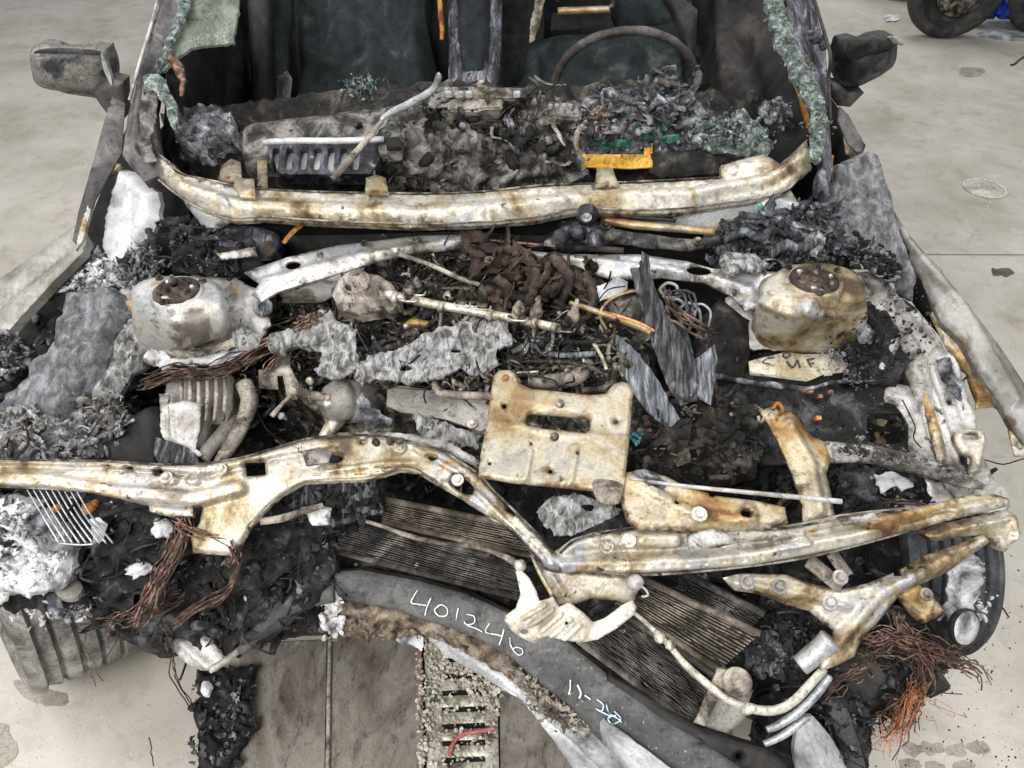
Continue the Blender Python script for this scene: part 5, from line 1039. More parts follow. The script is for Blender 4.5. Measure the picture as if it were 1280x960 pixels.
_, SCa = plate('card', [(936, 451, .672), (950, 447, .674), (984, 439, .68), (1004, 442, .68), (1040, 441, .68), (1052, 447, .678), (1060, 456, .672), (1056, 464, .668), (1030, 467, .667), (1012, 475, .663), (975, 471, .664), (938, 467, .665)], M['paper'], bp, step=4, amp=.002, th=.003, edge=(2, .002), label='cream card with black letters')
bpy.data.objects.remove(cdp)
def strokes(name, S, segs, w, m, parent, off=.0035):
    b = Bag()
    for s in segs:
        P = np.array([S(x, y, off) for x, y in catmull(np.array(s, float), 9)]) if len(s) > 1 else None
        R = w*1.1/FOC/2*(.85+.55*fbm(P*60, 3)); R = np.where(fbm(P*150+5, 2) > .42, R*.25, R)
        P = P+.0006*np.stack([fbm(P*90+j, 2) for j in range(3)], 1)
        v, f = tube_geo(P, R, 6, True); b.add(v, f)
    return b.build(name, m, parent)
SCs = Surf([(936, 451, .672), (984, 439, .68), (1040, 441, .68), (1060, 456, .672), (1012, 475, .663), (938, 467, .665)])
strokes('letters', SCs, [[(958, 449), (953, 453), (963, 455)], [(959, 448), (968, 447)], [(962, 456), (967, 457)], [(979, 442), (984, 441), (988, 444), (983, 447), (979, 446), (979, 442)]], 2.4, M['ink'], bp)
strokes('letters', SCs, [[(990, 460), (983, 452)], [(984, 452), (991, 459), (997, 450)], [(997, 450), (1000, 460)], [(1009, 450), (1014, 459)], [(1008, 450), (1018, 448)], [(1011, 455), (1017, 454)]], 3.6, M['ink'], bp)
strokes('dial_marks', SCs, [[(1022+i*3.4, 461+(i % 2)), (1023+i*3.4, 462.5)] for i in range(6)], 1.6, M['ink'], bp)
tube('bright_lip', [(937, 466, .672), (975, 472, .672), (1009, 476, .671)], 2.6, M['lip'], bp)
tube('bright_lip', [(1030, 469, .672), (1040, 468, .672)], 3, M['lip'], bp)

# tan forked bracket standing in front of the panel
bk = part('forked_bracket', at=PZ(1030, 580, .62), label='ochre forked bracket reaching down to the radiator support')
plate('arm', [(944, 503, .69), (956, 510, .69), (968, 506, .69), (978, 514, .685), (990, 512, .685), (1000, 520, .68), (1008, 534, .67), (1020, 546, .66), (1034, 550, .655), (1042, 562, .65), (1040, 576, .645), (1034, 590, .64), (1040, 612, .63), (1046, 650, .62), (1006, 652, .62), (1004, 628, .63), (996, 600, .64), (984, 570, .655), (972, 545, .67), (960, 526, .68)],
      M['cream2'], bk, step=4, amp=.003, th=.004, edge=(4, .006), rag=.8, relief=[('line', [(985, 530), (1012, 580), (1024, 640)], 9, .008)])
plate('arm', [(1034, 550, .655), (1060, 553, .652), (1100, 557, .645), (1140, 566, .635), (1180, 580, .62), (1212, 594, .605), (1234, 606, .60), (1230, 613, .59), (1200, 606, .60), (1160, 594, .61), (1110, 580, .625), (1070, 577, .635), (1040, 578, .64), (1032, 566, .65)], M['silver'], bk, step=4, amp=.004, th=.004, edge=(4, .006), rag=1,
      relief=[('line', [(1045, 568), (1110, 570), (1215, 604)], 5, -.006)], label='grey arm of the bracket')
flakes('soot_scraps', [(1050, 554), (1140, 568), (1215, 597), (1200, 602), (1130, 578), (1050, 566)], Surf([(1034, 550, .665), (1140, 566, .645), (1234, 606, .61), (1110, 580, .635)]), 120, (.004, .016), M['ashwarm'], bk, seed=62, lift=.004)
tube('rusty_clip', [(966, 512, .70), (972, 504, .705), (978, 512, .70), (974, 520, .69)], 5, M['orange'], bk)
tube('rusty_clip', [(948, 520, .68), (950, 528, .67), (956, 522, .68)], 4, M['hose'], bk)
_, SR = plate('ash_floor', [(1040, 582, .55), (1110, 588, .55), (1200, 615, .54), (1240, 640, .52), (1160, 650, .52), (1060, 660, .52), (1050, 620, .54)], M['char'], bay, step=5, amp=.025, ns=20, ridged=True, rag=2)
flakes('ash_floor_scraps', [(1042, 585), (1110, 590), (1160, 610), (1120, 650), (1050, 655)], SR, 230, (.006, .034), M['char'], bay, seed=63, lift=.012)
plate('white_ash_patch', [(1094, 590), (1116, 588), (1136, 596), (1144, 606), (1130, 612), (1116, 606), (1104, 612), (1096, 602)], M['ashwhite'], bay, z=.575, rag=4, step=3, amp=.010, ns=30)
plate('white_ash_patch', [(1128, 628), (1146, 622), (1160, 630), (1156, 644), (1136, 642)], M['ash'], bay, z=.57, rag=4, step=3, amp=.012, ns=30)
flakes('ash_floor_scraps', [(1090, 588), (1150, 598), (1160, 640), (1110, 640), (1080, 605)], SR, 60, (.003, .014), M['fibrelight'], bay, seed=64, lift=.016)
plate('white_flange', [(1160, 596, .575), (1180, 600, .57), (1200, 615, .56), (1190, 640, .545), (1165, 648, .54), (1162, 625, .55)], M['white'], bay, step=4, amp=.006, rag=3)
wires('copper_wires', [(1100, 622, .58), (1140, 626, .58), (1168, 634, .575)], 4, 3, 1.8, M['copperdark'], bay, seed=3)

# ---------------- engine ----------------
en = part('engine', at=(0, 1.05, .6), label='sooty engine with pale fuel rail')
tube('fuel_rail', [(482, 367, .795), (530, 378, .795), (590, 389, .79), (650, 400, .79), (702, 411, .785)], [12, 12, 11, 11, 11], M['alloy'], en, bump=.0006)
for x, y in ((494, 372), (552, 384), (612, 393), (668, 404), (692, 410)): 
    tube('rail_collar', [(x-3, y-.6, .797), (x+3, y+.6, .797)], 14, M['alloy'], en, n=2)
    tube('rail_stud', [(x, y+4, .785), (x-1, y+15, .76), (x-2, y+22, .745)], [5, 4, 5], M['alloy'], en)
def injector(x, y, z, h, w, m='mech'):
    g = part('injector', en, PZ(x, y, z))
    c = PZ(x, y, z); ax = (0.02, -.25, 1); s = w*1.3/FOC/2
    H = h*1.5/FOC
    lathe('barrel', c, [(s*1.1, -.01), (s*1.15, H*.12), (s*.8, H*.16), (s*.8, H*.3), (s, H*.33), (s, H*.5), (s*.7, H*.55), (s*.65, H*.8), (s*.4, H*.84), (s*.35, H)], M[m], g, axis=ax, ns=14, noise=.0006)
    tube('loop', [(x-w*.7, y+3, z), (x-w*.5, y+6, z+.004), (x+w*.5, y+7, z+.004), (x+w*.7, y+3, z)], 2.5, M['alloy'], g)
for a in ((512, 370, .80, 26, 16), (522, 362, .80, 22, 14), (578, 376, .80, 22, 14), (590, 376, .795, 20, 12), (603, 380, .80, 34, 15), (648, 394, .80, 24, 17), (708, 408, .79, 18, 15)): injector(*a)
for a, b in (((670, 394), 38), ((716, 398), 36)):
    lathe('sensor', PZ(a[0], a[1], .79), [(.012, -.01), (.012, .01), (.008, .014), (.007, .028), (.004, .034), (.0035, .05)], M['hose'], en, axis=(.1, -.2, 1), ns=14, noise=.0006)
# intake port at left
pt = part('coolant_port', en, PZ(442, 350, .8))
plate('flange', [(418, 358, .79), (432, 344, .80), (462, 342, .80), (488, 352, .80), (500, 376, .785), (480, 388, .775), (440, 388, .77), (420, 378, .78)], M['hose'], pt, smooth=True, rag=3, step=4, amp=.02, ns=26, ridged=True, th=.03, edge=(8, .015))
lathe('neck', PZ(445, 354, .80), [(.032, -.02), (.028, -.004), (.027, .002), (.0285, .006), (.024, .006), (.022, -.004), (.018, -.01)], M['hose'], pt, axis=(0, -.35, 1), ns=28, noise=.001)
lathe('bore', PZ(445, 354, .799), [(.021, 0), (.01, .001)], M['brown'], pt, axis=(0, -.35, 1), ns=20)
tube('rust_lump', [(505, 408, .76), (520, 404, .76), (536, 406, .755)], [8, 14, 9], M['cream2'], en, bump=.005)
# brown iron bracket and manifold
mf = part('exhaust_manifold', en, PZ(640, 330, .8))
plate('shield', [(572, 284, .86), (590, 278, .87), (598, 284, .87), (612, 300, .86), (628, 308, .85), (636, 318, .845), (630, 334, .83), (616, 342, .82), (612, 356, .80), (596, 352, .80), (590, 338, .81), (586, 322, .83), (574, 312, .84), (576, 300, .85)], M['brown'], mf, step=4, amp=.006, th=.006, edge=(4, .006), rag=1, relief=[('disc', (611, 325), 10, .008)])
bolt(PZ(611, 325, .86), .008, M['alloy'], mf)
plate('casting', [(620, 318, .83), (650, 310, .84), (690, 312, .83), (716, 326, .82), (730, 346, .80), (752, 352, .80), (744, 372, .78), (716, 380, .76), (690, 372, .77), (660, 372, .77), (640, 372, .77), (622, 356, .79)], M['brown'], mf, smooth=True, step=4, amp=.03, ns=16, th=.05, edge=(14, .03), ridged=True,
      relief=[('disc', (650, 340), 14, -.02), ('disc', (690, 345), 12, -.02)])
for P, w in (([(655, 318, .85), (668, 340, .83), (664, 365, .80), (655, 385, .77)], [22, 24, 22, 18]), ([(690, 322, .84), (712, 345, .82), (706, 372, .79), (700, 385, .77)], [22, 22, 20, 16]), ([(620, 345, .83), (636, 362, .80), (634, 385, .77)], [20, 20, 16]), ([(736, 352, .82), (742, 372, .80), (734, 398, .78), (716, 412, .77)], [22, 22, 16, 12])):
    tube('runner', P, [k*.6 for k in w], M['brown'], mf, bump=.012)
rubble('rusted_lumps', [(600, 330), (740, 330), (740, 390), (620, 380)], Surf([(600, 330, .83), (740, 330, .82), (740, 390, .77), (620, 380, .77)]), 60, (.006, .022), M['brown'], mf, seed=70, ico=ICO2, smooth=True)
strips('rusted_strips', [(580, 300), (740, 330), (740, 395), (610, 385)], Surf([(600, 330, .83), (740, 330, .82), (740, 390, .77), (620, 380, .77)]), 50, (.03, .10), (.008, .026), M['brown'], mf, seed=230, lift=(.0, .03))
plate('flat_flange', [(470, 305, .80), (560, 300, .81), (575, 316, .80), (500, 322, .79)], M['brown'], mf, step=6, amp=.006, rag=2)
tube('copper_pipe', [(500, 318, .83), (540, 332, .82), (575, 348, .81), (600, 356, .80)], 6, M['hose'], en)
tube('copper_pipe', [(712, 378, .80), (748, 390, .80), (790, 404, .80), (814, 416, .80)], [5, 8, 10, 7], M['cream2'], en, bump=.001, label='orange corroded flat pipe')
tube('copper_pipe', [(764, 392, .806), (800, 404, .806), (818, 414, .805)], 3.5, M['copperhot'], en)
tube('tan_hose', [(562, 463, .70), (549, 470, .70), (544, 481, .70), (552, 491, .70), (575, 494, .70), (616, 495, .70)], [8, 9, 10, 10, 10, 10], M['hose'], en, bump=.001, label='tan bent hose')
tube('tan_hose', [(575, 490, .69), (592, 470, .70), (612, 468, .70), (640, 478, .70)], [8, 8, 8, 8], M['cream2'], en)
tube('shaft', [(660, 478, .70), (700, 476, .70), (724, 468, .71), (736, 455, .71)], [16, 22, 24, 18], M['hose'], en, bump=.004)
tube('shaft', [(728, 488, .72), (750, 486, .73), (764, 478, .73), (769, 455, .74)], 8, M['mech'], en)
# pulley
pu = part('pulley', en, PZ(780, 392, .78)); pc = PZ(786, 398, .76)
lathe('disc', pc, [(.055, -.02), (.057, -.004), (.053, 0), (.050, -.006), (.036, -.006), (.034, -.001), (.018, 0), (.015, .006), (.004, .007)], M['mech'], pu, axis=(-.15, -.8, .6), ns=44, noise=.001)
tube('rim_band', [(758, 412, .77), (750, 392, .80), (764, 374, .82), (790, 364, .83), (806, 366, .83)], 4, M['cream2'], pu)
plate('white_reflector', [(745, 358, .82), (762, 352, .83), (772, 345, .84), (786, 352, .83), (784, 362, .82), (762, 372, .81), (748, 376, .80)], M['linerwhite'], pu, step=3, amp=.004, rag=1.5)
# clutter of pipes, brackets and fasteners
CLU = [(345, 420), (440, 390), (500, 350), (560, 320), (620, 380), (760, 400), (790, 440), (770, 540), (620, 530), (460, 520), (360, 500)]
r = np.random.default_rng(77)
def clutter(name, poly, S, n, seed, lift=(.01, .05), mats=('mech', 'mech', 'mech', 'alloy', 'hose', 'char', 'brown', 'copper'), rr=(.003, .009), L=(.02, .11), parent=en):
    r = np.random.default_rng(seed); bags = {k: Bag() for k in set(mats)}
    q = rand_in(poly, n, r); C = S(q[:, 0], q[:, 1])
    for c in C:
        m = mats[r.integers(len(mats))]; b = bags[m]; c = c+np.array([0, 0, r.uniform(*lift)]); k = r.integers(4)
        if k == 0:      # bent pipe
            d = r.normal(size=3)*np.array([1, .7, .4]); d /= np.linalg.norm(d); P = [c]; l = r.uniform(*L)
            for _ in range(3): d = d+r.normal(size=3)*.6; d /= np.linalg.norm(d); P.append(P[-1]+d*l/3)
            v, f = tube_geo(catmull(P, 4), r.uniform(*rr)*.6, 8); v = v+.0008*np.stack([fbm(v*60+j, 2) for j in range(3)], 1)
        elif k == 1:    # stepped barrel
            d = r.normal(size=3)*np.array([.6, .5, 1]); d /= np.linalg.norm(d); R = r.uniform(*rr); l = r.uniform(.012, .04)
            P = [c, c+d*l*.3, c+d*l*.31, c+d*l*.7, c+d*l*.72, c+d*l]; v, f = tube_geo(P, np.array([1, 1, .6, .65, .85, .8])*R, 10)
        elif k == 2:    # bracket scrap
            v, f = lump(c, r.uniform(.008, .024), r, ICO1, .3, (1, .55, .14))
        else:           # loop / clip
            R = r.uniform(.006, .016); Rm = rotm(r); t = np.linspace(0, r.uniform(3, 6), 14)
            P = (np.c_[np.cos(t), np.sin(t), t*.05]*R)@Rm.T+c; v, f = tube_geo(P, r.uniform(.0012, .003), 6)
        b.add(v, f)
    nm = {'mech': 'sooty', 'alloy': 'bright', 'hose': 'scorched', 'char': 'charred', 'brown': 'rusty', 'copper': 'copper'}
    for m, b in bags.items():
        if b.n: b.build(name+'_'+nm.get(m, m), M[m], parent, kind='stuff')
clutter('fittings', CLU, SE, 330, 80)
clutter('fittings', [(620, 410), (780, 430), (785, 520), (640, 480)], SE, 150, 81, (.03, .07), ('mech', 'char', 'alloy', 'hose', 'char', 'brown'))
clutter('fittings', [(250, 430), (400, 420), (430, 540), (280, 560)], SB, 90, 82, (.06, .14), ('mech', 'char', 'alloy', 'hose', 'char'))
clutter('fittings', [(330, 400), (430, 390), (430, 480), (340, 480)], SE, 100, 83, (.03, .08), ('mech', 'alloy', 'hose', 'hose', 'brown'))
twigs('burnt_looms', CLU, SE, 150, (.04, .15), (.0008, .002), M['mech'], en, seed=71, lift=.05)
strips('engine_strips', CLU, SE, 120, (.02, .11), (.004, .018), M['mech'], en, seed=220, lift=(.02, .06))
strips('engine_strips', CLU, SE, 110, (.02, .11), (.005, .022), M['char'], en, seed=221, lift=(.02, .06))
strips('engine_strips', CLU, SE, 40, (.02, .09), (.004, .014), M['hose'], en, seed=222, lift=(.03, .06))
twigs('burnt_looms', CLU, SE, 160, (.04, .14), (.001, .0028), M['char'], en, seed=223, lift=.055)
flakes('engine_scraps', CLU, SE, 420, (.005, .028), M['mech'], en, seed=72, lift=.03)
flakes('engine_scraps', CLU, SE, 420, (.006, .034), M['charbrown'], en, seed=73, lift=.03)
for P, w, m in (([(650, 435, .72), (700, 444, .73), (745, 442, .74)], 7, 'slablight'), ([(640, 452, .71), (690, 452, .73), (730, 456, .73), (760, 470, .72)], 6, 'mech'), ([(660, 420, .74), (720, 428, .75), (762, 424, .76)], 6, 'char'),
                ([(640, 440, .72), (660, 432, .73), (690, 438, .73)], 8, 'slablight'), ([(742, 430, .76), (752, 445, .75), (758, 462, .74)], 5, 'alloy')):
    tube('loom', P, w, M[m], en, bump=.002)
# canister
cn = part('canister', en, PZ(440, 495, .66))
lathe('shell', PZ(432, 502, .655), [(.012, -.07), (.036, -.06), (.040, -.03), (.041, -.004), (.038, 0), (.041, .004), (.040, .022), (.028, .040), (.010, .048), (.008, .055), (.004, .056)], M['plate'], cn, axis=(-.75, -.45, .45), ns=36, noise=.001)
plate('torn_foil', [(452, 482, .70), (458, 500, .69), (470, 512, .68), (490, 524, .67), (488, 534, .66), (462, 536, .66), (452, 520, .67), (448, 500, .69)], M['ash'], cn, rag=4, step=3, amp=.01, ns=34, ridged=True)
tube('spigot', [(424, 520, .64), (412, 536, .63), (404, 548, .62)], [16, 18, 14], M['alloy'], cn, bump=.001)
# flat grey strip
plate('flat_strip', [(484, 486, .69), (500, 481, .692), (560, 490, .69), (616, 500, .688), (616, 532, .668), (600, 538, .665), (560, 524, .67), (516, 516, .672), (500, 514, .672), (483, 506, .68)], M['plate'], en, step=5, amp=.001, th=.005, edge=(2, .003), label='flat dull grey metal strip')
bolt(PZ(590, 530, .675), .009, M['alloy'], en)
plate('torn_foil', [(515, 518, .67), (528, 516, .675), (545, 524, .67), (600, 545, .65), (596, 560, .64), (560, 558, .64), (530, 548, .645), (520, 535, .66)], M['fibrelight'], en, rag=5, step=3, amp=.012, ns=30, ridged=True)

# left side of the bay
le = part('control_module', en, PZ(250, 510, .62), label='finned grey control module with folded sheet beside it')
plate('housing', [(205, 478, .655), (215, 462, .67), (280, 458, .67), (290, 470, .665), (288, 508, .64), (280, 530, .62), (262, 528, .62), (250, 560, .60), (205, 545, .605)], M['plate'], le, step=4, amp=.002, th=.04, edge=(4, .008))
for k in range(6):
    x = 226+k*11; tube('fin', [(x, 464, .685), (x+1, 494, .665), (x-2, 526, .645)], [5, 5.5, 4], M['hose'], le, sq=1.4)
plate('folded_sheet', [(198, 492, .67), (206, 486, .675), (208, 505, .67), (226, 500, .675), (252, 504, .67), (250, 530, .65), (242, 560, .62), (252, 568, .62), (240, 574, .61), (222, 560, .62), (205, 556, .62), (198, 540, .63)], M['silver'], le, rag=1.5, step=3, amp=.008, ns=16, edge=(3, .004), relief=[('line', [(204, 490), (206, 550)], 4, -.010), ('line', [(214, 505), (218, 548)], 3, .008)])
plate('crushed_block', [(198, 548, .63), (225, 556, .63), (244, 566, .62), (250, 580, .61), (200, 582, .61), (194, 566, .62)], M['slab'], le, rag=2, step=4, amp=.014, ns=26, ridged=True, th=.03)
plate('sagging_bag', [(118, 575, .62), (120, 540, .645), (150, 518, .66), (180, 500, .67), (196, 512, .665), (200, 560, .63), (196, 588, .61), (150, 592, .60)], M['trim'], bay, smooth=True, step=6, amp=.012, ns=9, th=.03, edge=(12, .03), label='smooth black sagging bag')
tube('corrugated_hose', [(306, 480, .66), (312, 500, .65), (306, 522, .63), (295, 545, .615), (282, 566, .60), (274, 580, .59)], [22, 22, 19, 19, 17, 15], M['hose'], en, bump=.002, corr=.05, label='scorched tan grey coolant hose')
tube('corrugated_hose', [(300, 510, .60), (285, 535, .60), (266, 556, .60), (252, 575, .595)], [20, 20, 18, 18], M['plate'], en, bump=.002)
lathe('bush', PZ(329, 384, .76), [(.018, -.03), (.019, 0), (.017, .006), (.010, .007), (.008, -.004)], M['slablight'], en, axis=(.3, -.7, .6), ns=26, noise=.0012)
plate('white_lace', [(194, 436, .715), (204, 432, .72), (240, 436, .72), (290, 428, .725), (318, 420, .73), (322, 432, .72), (300, 446, .71), (280, 456, .70), (245, 458, .70), (214, 452, .70), (210, 462, .69), (196, 458, .69)], M['ashwhite'], bay, rag=4.5, step=3, amp=.010, ns=34, ridged=True, th=.008, label='ragged white ash edge')
plate('ash_shard', [(288, 400, .76), (296, 410, .755), (306, 398, .77), (312, 412, .75), (328, 420, .74), (322, 436, .73), (300, 438, .73), (290, 425, .74)], M['fibrelight'], bay, rag=3, step=3, amp=.010, ns=30, ridged=True)
plate('cream_crust', [(205, 438, .735), (250, 436, .735), (292, 424, .74), (296, 432, .735), (250, 446, .725), (212, 448, .72)], M['hose'], bay, rag=3, step=3, amp=.008, ns=30, ridged=True)
wires('red_brown_harness', [(180, 476, .69), (220, 464, .70), (262, 462, .71), (300, 450, .715), (345, 425, .72)], 16, 6, 1.9, M['copperdark'], bay, seed=5)
wires('red_brown_harness', [(300, 452, .71), (335, 430, .73), (350, 440, .72), (330, 470, .69)], 7, 5, 2.4, M['copper'], bay, seed=6)
plate('white_bracket', [(332, 420, .75), (350, 412, .76), (378, 406, .765), (396, 402, .77), (404, 418, .76), (392, 436, .745), (366, 432, .745), (352, 444, .735), (335, 436, .74)], M['fibrelight'], en, rag=3, step=3, amp=.014, ns=26, ridged=True, th=.01, edge=(6, .012))
wires('rusty_loom', [(372, 408, .78), (385, 400, .785), (400, 396, .785)], 8, 4, 2.4, M['copper'], en, seed=7)
plate('bent_bracket', [(352, 440, .72), (362, 436, .73), (360, 460, .71), (372, 480, .69), (370, 500, .67), (358, 498, .67), (352, 470, .69), (340, 470, .69), (338, 460, .70)], M['hose'], en, step=4, amp=.003)
plate('bent_bracket', [(322, 462, .70), (344, 456, .705), (346, 486, .68), (322, 484, .68)], M['hose'], en, step=4, amp=.003, edge=(4, .006))
tube('bolt_rod', [(364, 494, .68), (352, 506, .67), (340, 520, .655)], [6, 5, 8], M['hose'], en)
tube('spring', [(372, 490, .69), (392, 494, .69), (412, 498, .69)], [12, 11, 10], M['hose'], en, corr=.14)
for (x, y, z, s, m) in ((352, 520, .64, .007, 'lip'), (388, 476, .70, .008, 'alloy'), (410, 505, .68, .009, 'alloy'), (366, 434, .73, .006, 'yellow')): link('fastener', *lump(PZ(x, y, z), s, np.random.default_rng(x), ICO2, .25), M[m], en)

# melted covers lying over the engine
ms = plate('melted_cover', [(398, 386, .785), (404, 398, .78), (414, 390, .785), (426, 404, .775), (440, 400, .775), (446, 420, .765), (446, 440, .75), (450, 458, .735), (436, 470, .725), (418, 474, .72), (400, 470, .725), (392, 462, .73), (404, 456, .735), (400, 440, .745), (390, 436, .75), (376, 430, .755), (388, 410, .77)], M['fibrelight'], None,
      rag=4, step=3, amp=.014, ns=24, ridged=True, th=.006, label='small ragged ash grey melted sheet at the left end of the fuel rail', cat='melted sheet', group='melted sheets over the engine')
plate('melted_cover', [(440, 458, .735), (470, 444, .745), (500, 438, .75), (530, 420, .765), (560, 408, .775), (600, 402, .78), (632, 400, .78), (638, 420, .77), (640, 432, .76), (620, 440, .755), (622, 456, .745), (606, 466, .735), (590, 470, .73), (575, 462, .735), (555, 474, .725), (530, 476, .725), (510, 484, .72), (498, 478, .72), (470, 476, .72), (452, 484, .715), (444, 472, .725)], M['fibrelight'], None,
      rag=4, step=3, amp=.014, ns=20, ridged=True, th=.008, fine=.003, holes=[circ(508, 462, 8, 4), circ(570, 440, 6, 2.5)], hrag=2, label='large ragged ash grey melted sheet draped below the fuel rail', cat='melted sheet', group='melted sheets over the engine')
# charred boards
def slab(pts, m, lab, rl):
    return plate('charred_board', pts, M[m], None, step=4, amp=.008, ns=30, ridged=True, th=.012, rag=1.4, an=(3, .4, .6), edge=(3, .004), fine=.001, relief=rl, label=lab, cat='charred board', group='charred boards leaning on the engine')
slab([(788, 336, .86), (799, 332, .87), (802, 314, .89), (808, 318, .89), (812, 345, .87), (822, 372, .84), (838, 400, .81), (858, 430, .78), (868, 452, .76), (876, 480, .72), (868, 500, .70), (852, 508, .69), (838, 490, .70), (824, 455, .74), (812, 420, .78), (798, 375, .82)], 'slab', 'tall black charred board leaning highest behind the latch plate', [('line', [(805, 330), (830, 410), (860, 490)], 6, .006)])
slab([(768, 418, .76), (776, 420, .76), (800, 444, .74), (818, 468, .72), (836, 498, .69), (850, 524, .67), (838, 534, .66), (824, 528, .665), (804, 508, .68), (788, 486, .70), (776, 460, .725)], 'slablight', 'ash grey pointed board lying nearest the latch plate', [('line', [(780, 440), (835, 525)], 5, .005)])
slab([(893, 430, .77), (896, 446, .76), (894, 475, .73), (888, 505, .70), (874, 500, .70), (862, 478, .72), (862, 440, .75), (868, 450, .75)], 'slablight', 'short grey torn board with an upright pointed corner', [])
slab([(846, 398, .79), (858, 408, .785), (866, 440, .76), (862, 460, .74), (846, 430, .76), (840, 410, .78)], 'slab', 'narrow dark board wedged between the tall board and the short one', [])
_, SM = plate('ember_heap', [(800, 520, .62), (840, 505, .66), (880, 500, .66), (930, 530, .64), (960, 560, .62), (940, 600, .58), (860, 610, .56), (800, 600, .57), (790, 560, .60)], M['charbrown'], bay, rag=4, amp=.04, ns=14, ridged=True, step=4, th=.05, edge=(10, .03))
strips('ember_strips', [(800, 520), (880, 500), (950, 550), (930, 600), (800, 600)], SM, 90, (.02, .10), (.006, .03), M['charbrown'], bay, seed=224, lift=(.01, .05))
flakes('ember_scraps', [(800, 520), (880, 500), (950, 550), (930, 600), (800, 600)], SM, 330, (.008, .04), M['charbrown'], bay, seed=74, lift=.02)
flakes('ember_scraps', [(880, 560), (990, 580), (1000, 640), (860, 620)], SB, 200, (.008, .04), M['char'], bay, seed=75, lift=.05)
clutter('wreck_fittings', [(800, 520), (900, 500), (950, 560), (930, 600), (800, 600)], SM, 80, 84, (.01, .05), ('mech', 'charbrown', 'charbrown', 'brown', 'hose'), parent=bay)
plate('teal_scrap', [(786, 524, .64), (800, 516, .65), (808, 530, .64), (808, 548, .625), (796, 556, .62), (788, 545, .63)], M['teal'], bay, rag=2, step=3, amp=.01, ns=30, label='melted teal plastic')
plate('brown_box', [(838, 545, .65), (858, 520, .67), (866, 524, .67), (860, 560, .64), (846, 568, .63), (835, 562, .64)], M['charbrown'], bay, step=4, amp=.003, th=.02)
plate('brown_box', [(838, 566, .63), (862, 560, .64), (864, 578, .62), (846, 584, .61)], M['hose'], bay, step=4, amp=.003, rag=1.5)
plate('char_slope', [(860, 470, .66), (872, 400, .73), (900, 370, .77), (935, 400, .75), (940, 440, .70), (930, 474, .66), (900, 480, .65)], M['charbrown'], bay, step=5, amp=.03, ns=12, ridged=False, edge=(8, .02), th=.04)
plate('hole_shade', [(850, 350, .70), (880, 345, .70), (915, 365, .70), (915, 395, .66), (880, 410, .64), (855, 395, .66)], M['black'], bay, smooth=True, step=6)  # flat black sheet painting a dark hole; nothing is cut here
# white cable loops
for k, (dx, dy, w) in enumerate(((0, 0, 4.5), (16, 8, 4.0), (30, 10, 3.2))):
    tube('white_cable', [(836+dx, 398+dy, .80), (834+dx, 382+dy*.6, .82), (846+dx, 374+dy*.6, .83), (858+dx, 384+dy*.6, .82), (864+dx*.7, 404+dy*.6, .80), (860+dx*.7, 414+dy, .78)], w, M['lip'], bay)
wires('dark_red_cable', [(826, 362, .82), (838, 384, .83), (860, 400, .83), (890, 420, .80)], 6, 4, 2.8, M['copperdark'], bay, seed=8)
wires('dark_red_cable', [(836, 372, .83), (858, 366, .84), (868, 385, .83), (866, 400, .82)], 4, 4, 3.0, M['purple'], bay, seed=9)
tube('ring_cable', [(824, 362, .83), (834, 354, .84), (846, 358, .84), (844, 370, .83), (832, 372, .83), (824, 362, .83)], 4, M['plate'], bay)

# ---------------- radiator support and latch plate ----------------
sp = part('radiator_support', at=(0, .8, .6), label='bleached cream radiator support bent into a V')
A1 = [(-40, 570, .735), (30, 573, .735), (80, 574, .735), (130, 575, .735), (200, 579, .735), (255, 578, .735), (300, 571, .735), (340, 560, .735), (380, 548, .735), (420, 543, .735), (470, 543, .735), (515, 551, .735), (552, 562, .73), (582, 580, .725), (600, 592, .72), (618, 612, .71), (640, 634, .70), (668, 662, .69), (692, 690, .68),
      (700, 712, .67), (680, 708, .67), (664, 690, .675), (640, 664, .685), (610, 644, .695), (575, 622, .70), (545, 604, .71), (520, 590, .71), (500, 588, .71), (480, 594, .71), (455, 600, .705), (410, 602, .70), (380, 604, .70), (352, 620, .69), (330, 640, .68), (312, 660, .67), (300, 680, .66), (292, 694, .65), (262, 692, .65), (238, 690, .65), (236, 672, .66), (246, 652, .67), (250, 636, .685), (200, 636, .69), (160, 628, .69), (110, 616, .695), (60, 612, .70), (-40, 608, .70)]
_, SS = plate('left_beam', A1, M['cream'], sp, step=3, amp=.003, ns=8, th=.003, edge=(4, .010), fine=.0006, rag=.5,
      holes=[rrect(306, 577, 331, 594, 2, -5), circ(416, 572, 11, 5, 14, -8), rrect(448, 548, 456, 553, 2), circ(540, 572, 5, 3), circ(578, 606, 16, 8, 16, 30), rrect(634, 632, 646, 640, 2, 30), circ(664, 652, 7, 14, 16, -42), circ(130, 583, 3, 1.5), circ(158, 585, 4, 2), circ(196, 590, 4, 3)],
      relief=[('line', [(-30, 598), (60, 600), (160, 616), (250, 622), (300, 610)], 12, .014, 22), ('line', [(-30, 582), (120, 586), (260, 596), (340, 574), (420, 560)], 4, -.006), ('line', [(520, 562), (570, 590), (620, 640), (680, 700)], 4, .008), ('disc', (214, 600), 10, .008), ('disc', (242, 599), 10, .008),
              ('line', [(410, 590), (480, 580), (520, 580)], 5, .008), ('disc', (396, 573), 9, .006)], label='cream left half of the support')
tube('hem', [(x, y+1.5, .003) for x, y, _ in A1[:24]], 3.4, M['mech'], sp, S=SS, n=4)
tube('hem', [(x, y-1.5, .003) for x, y, _ in A1[25:35]], 3.0, M['hose'], sp, S=SS, n=4)
tube('hem', [(x, y-1.2, .003) for x, y, _ in A1[44:]], 3.0, M['hose'], sp, S=SS, n=4)
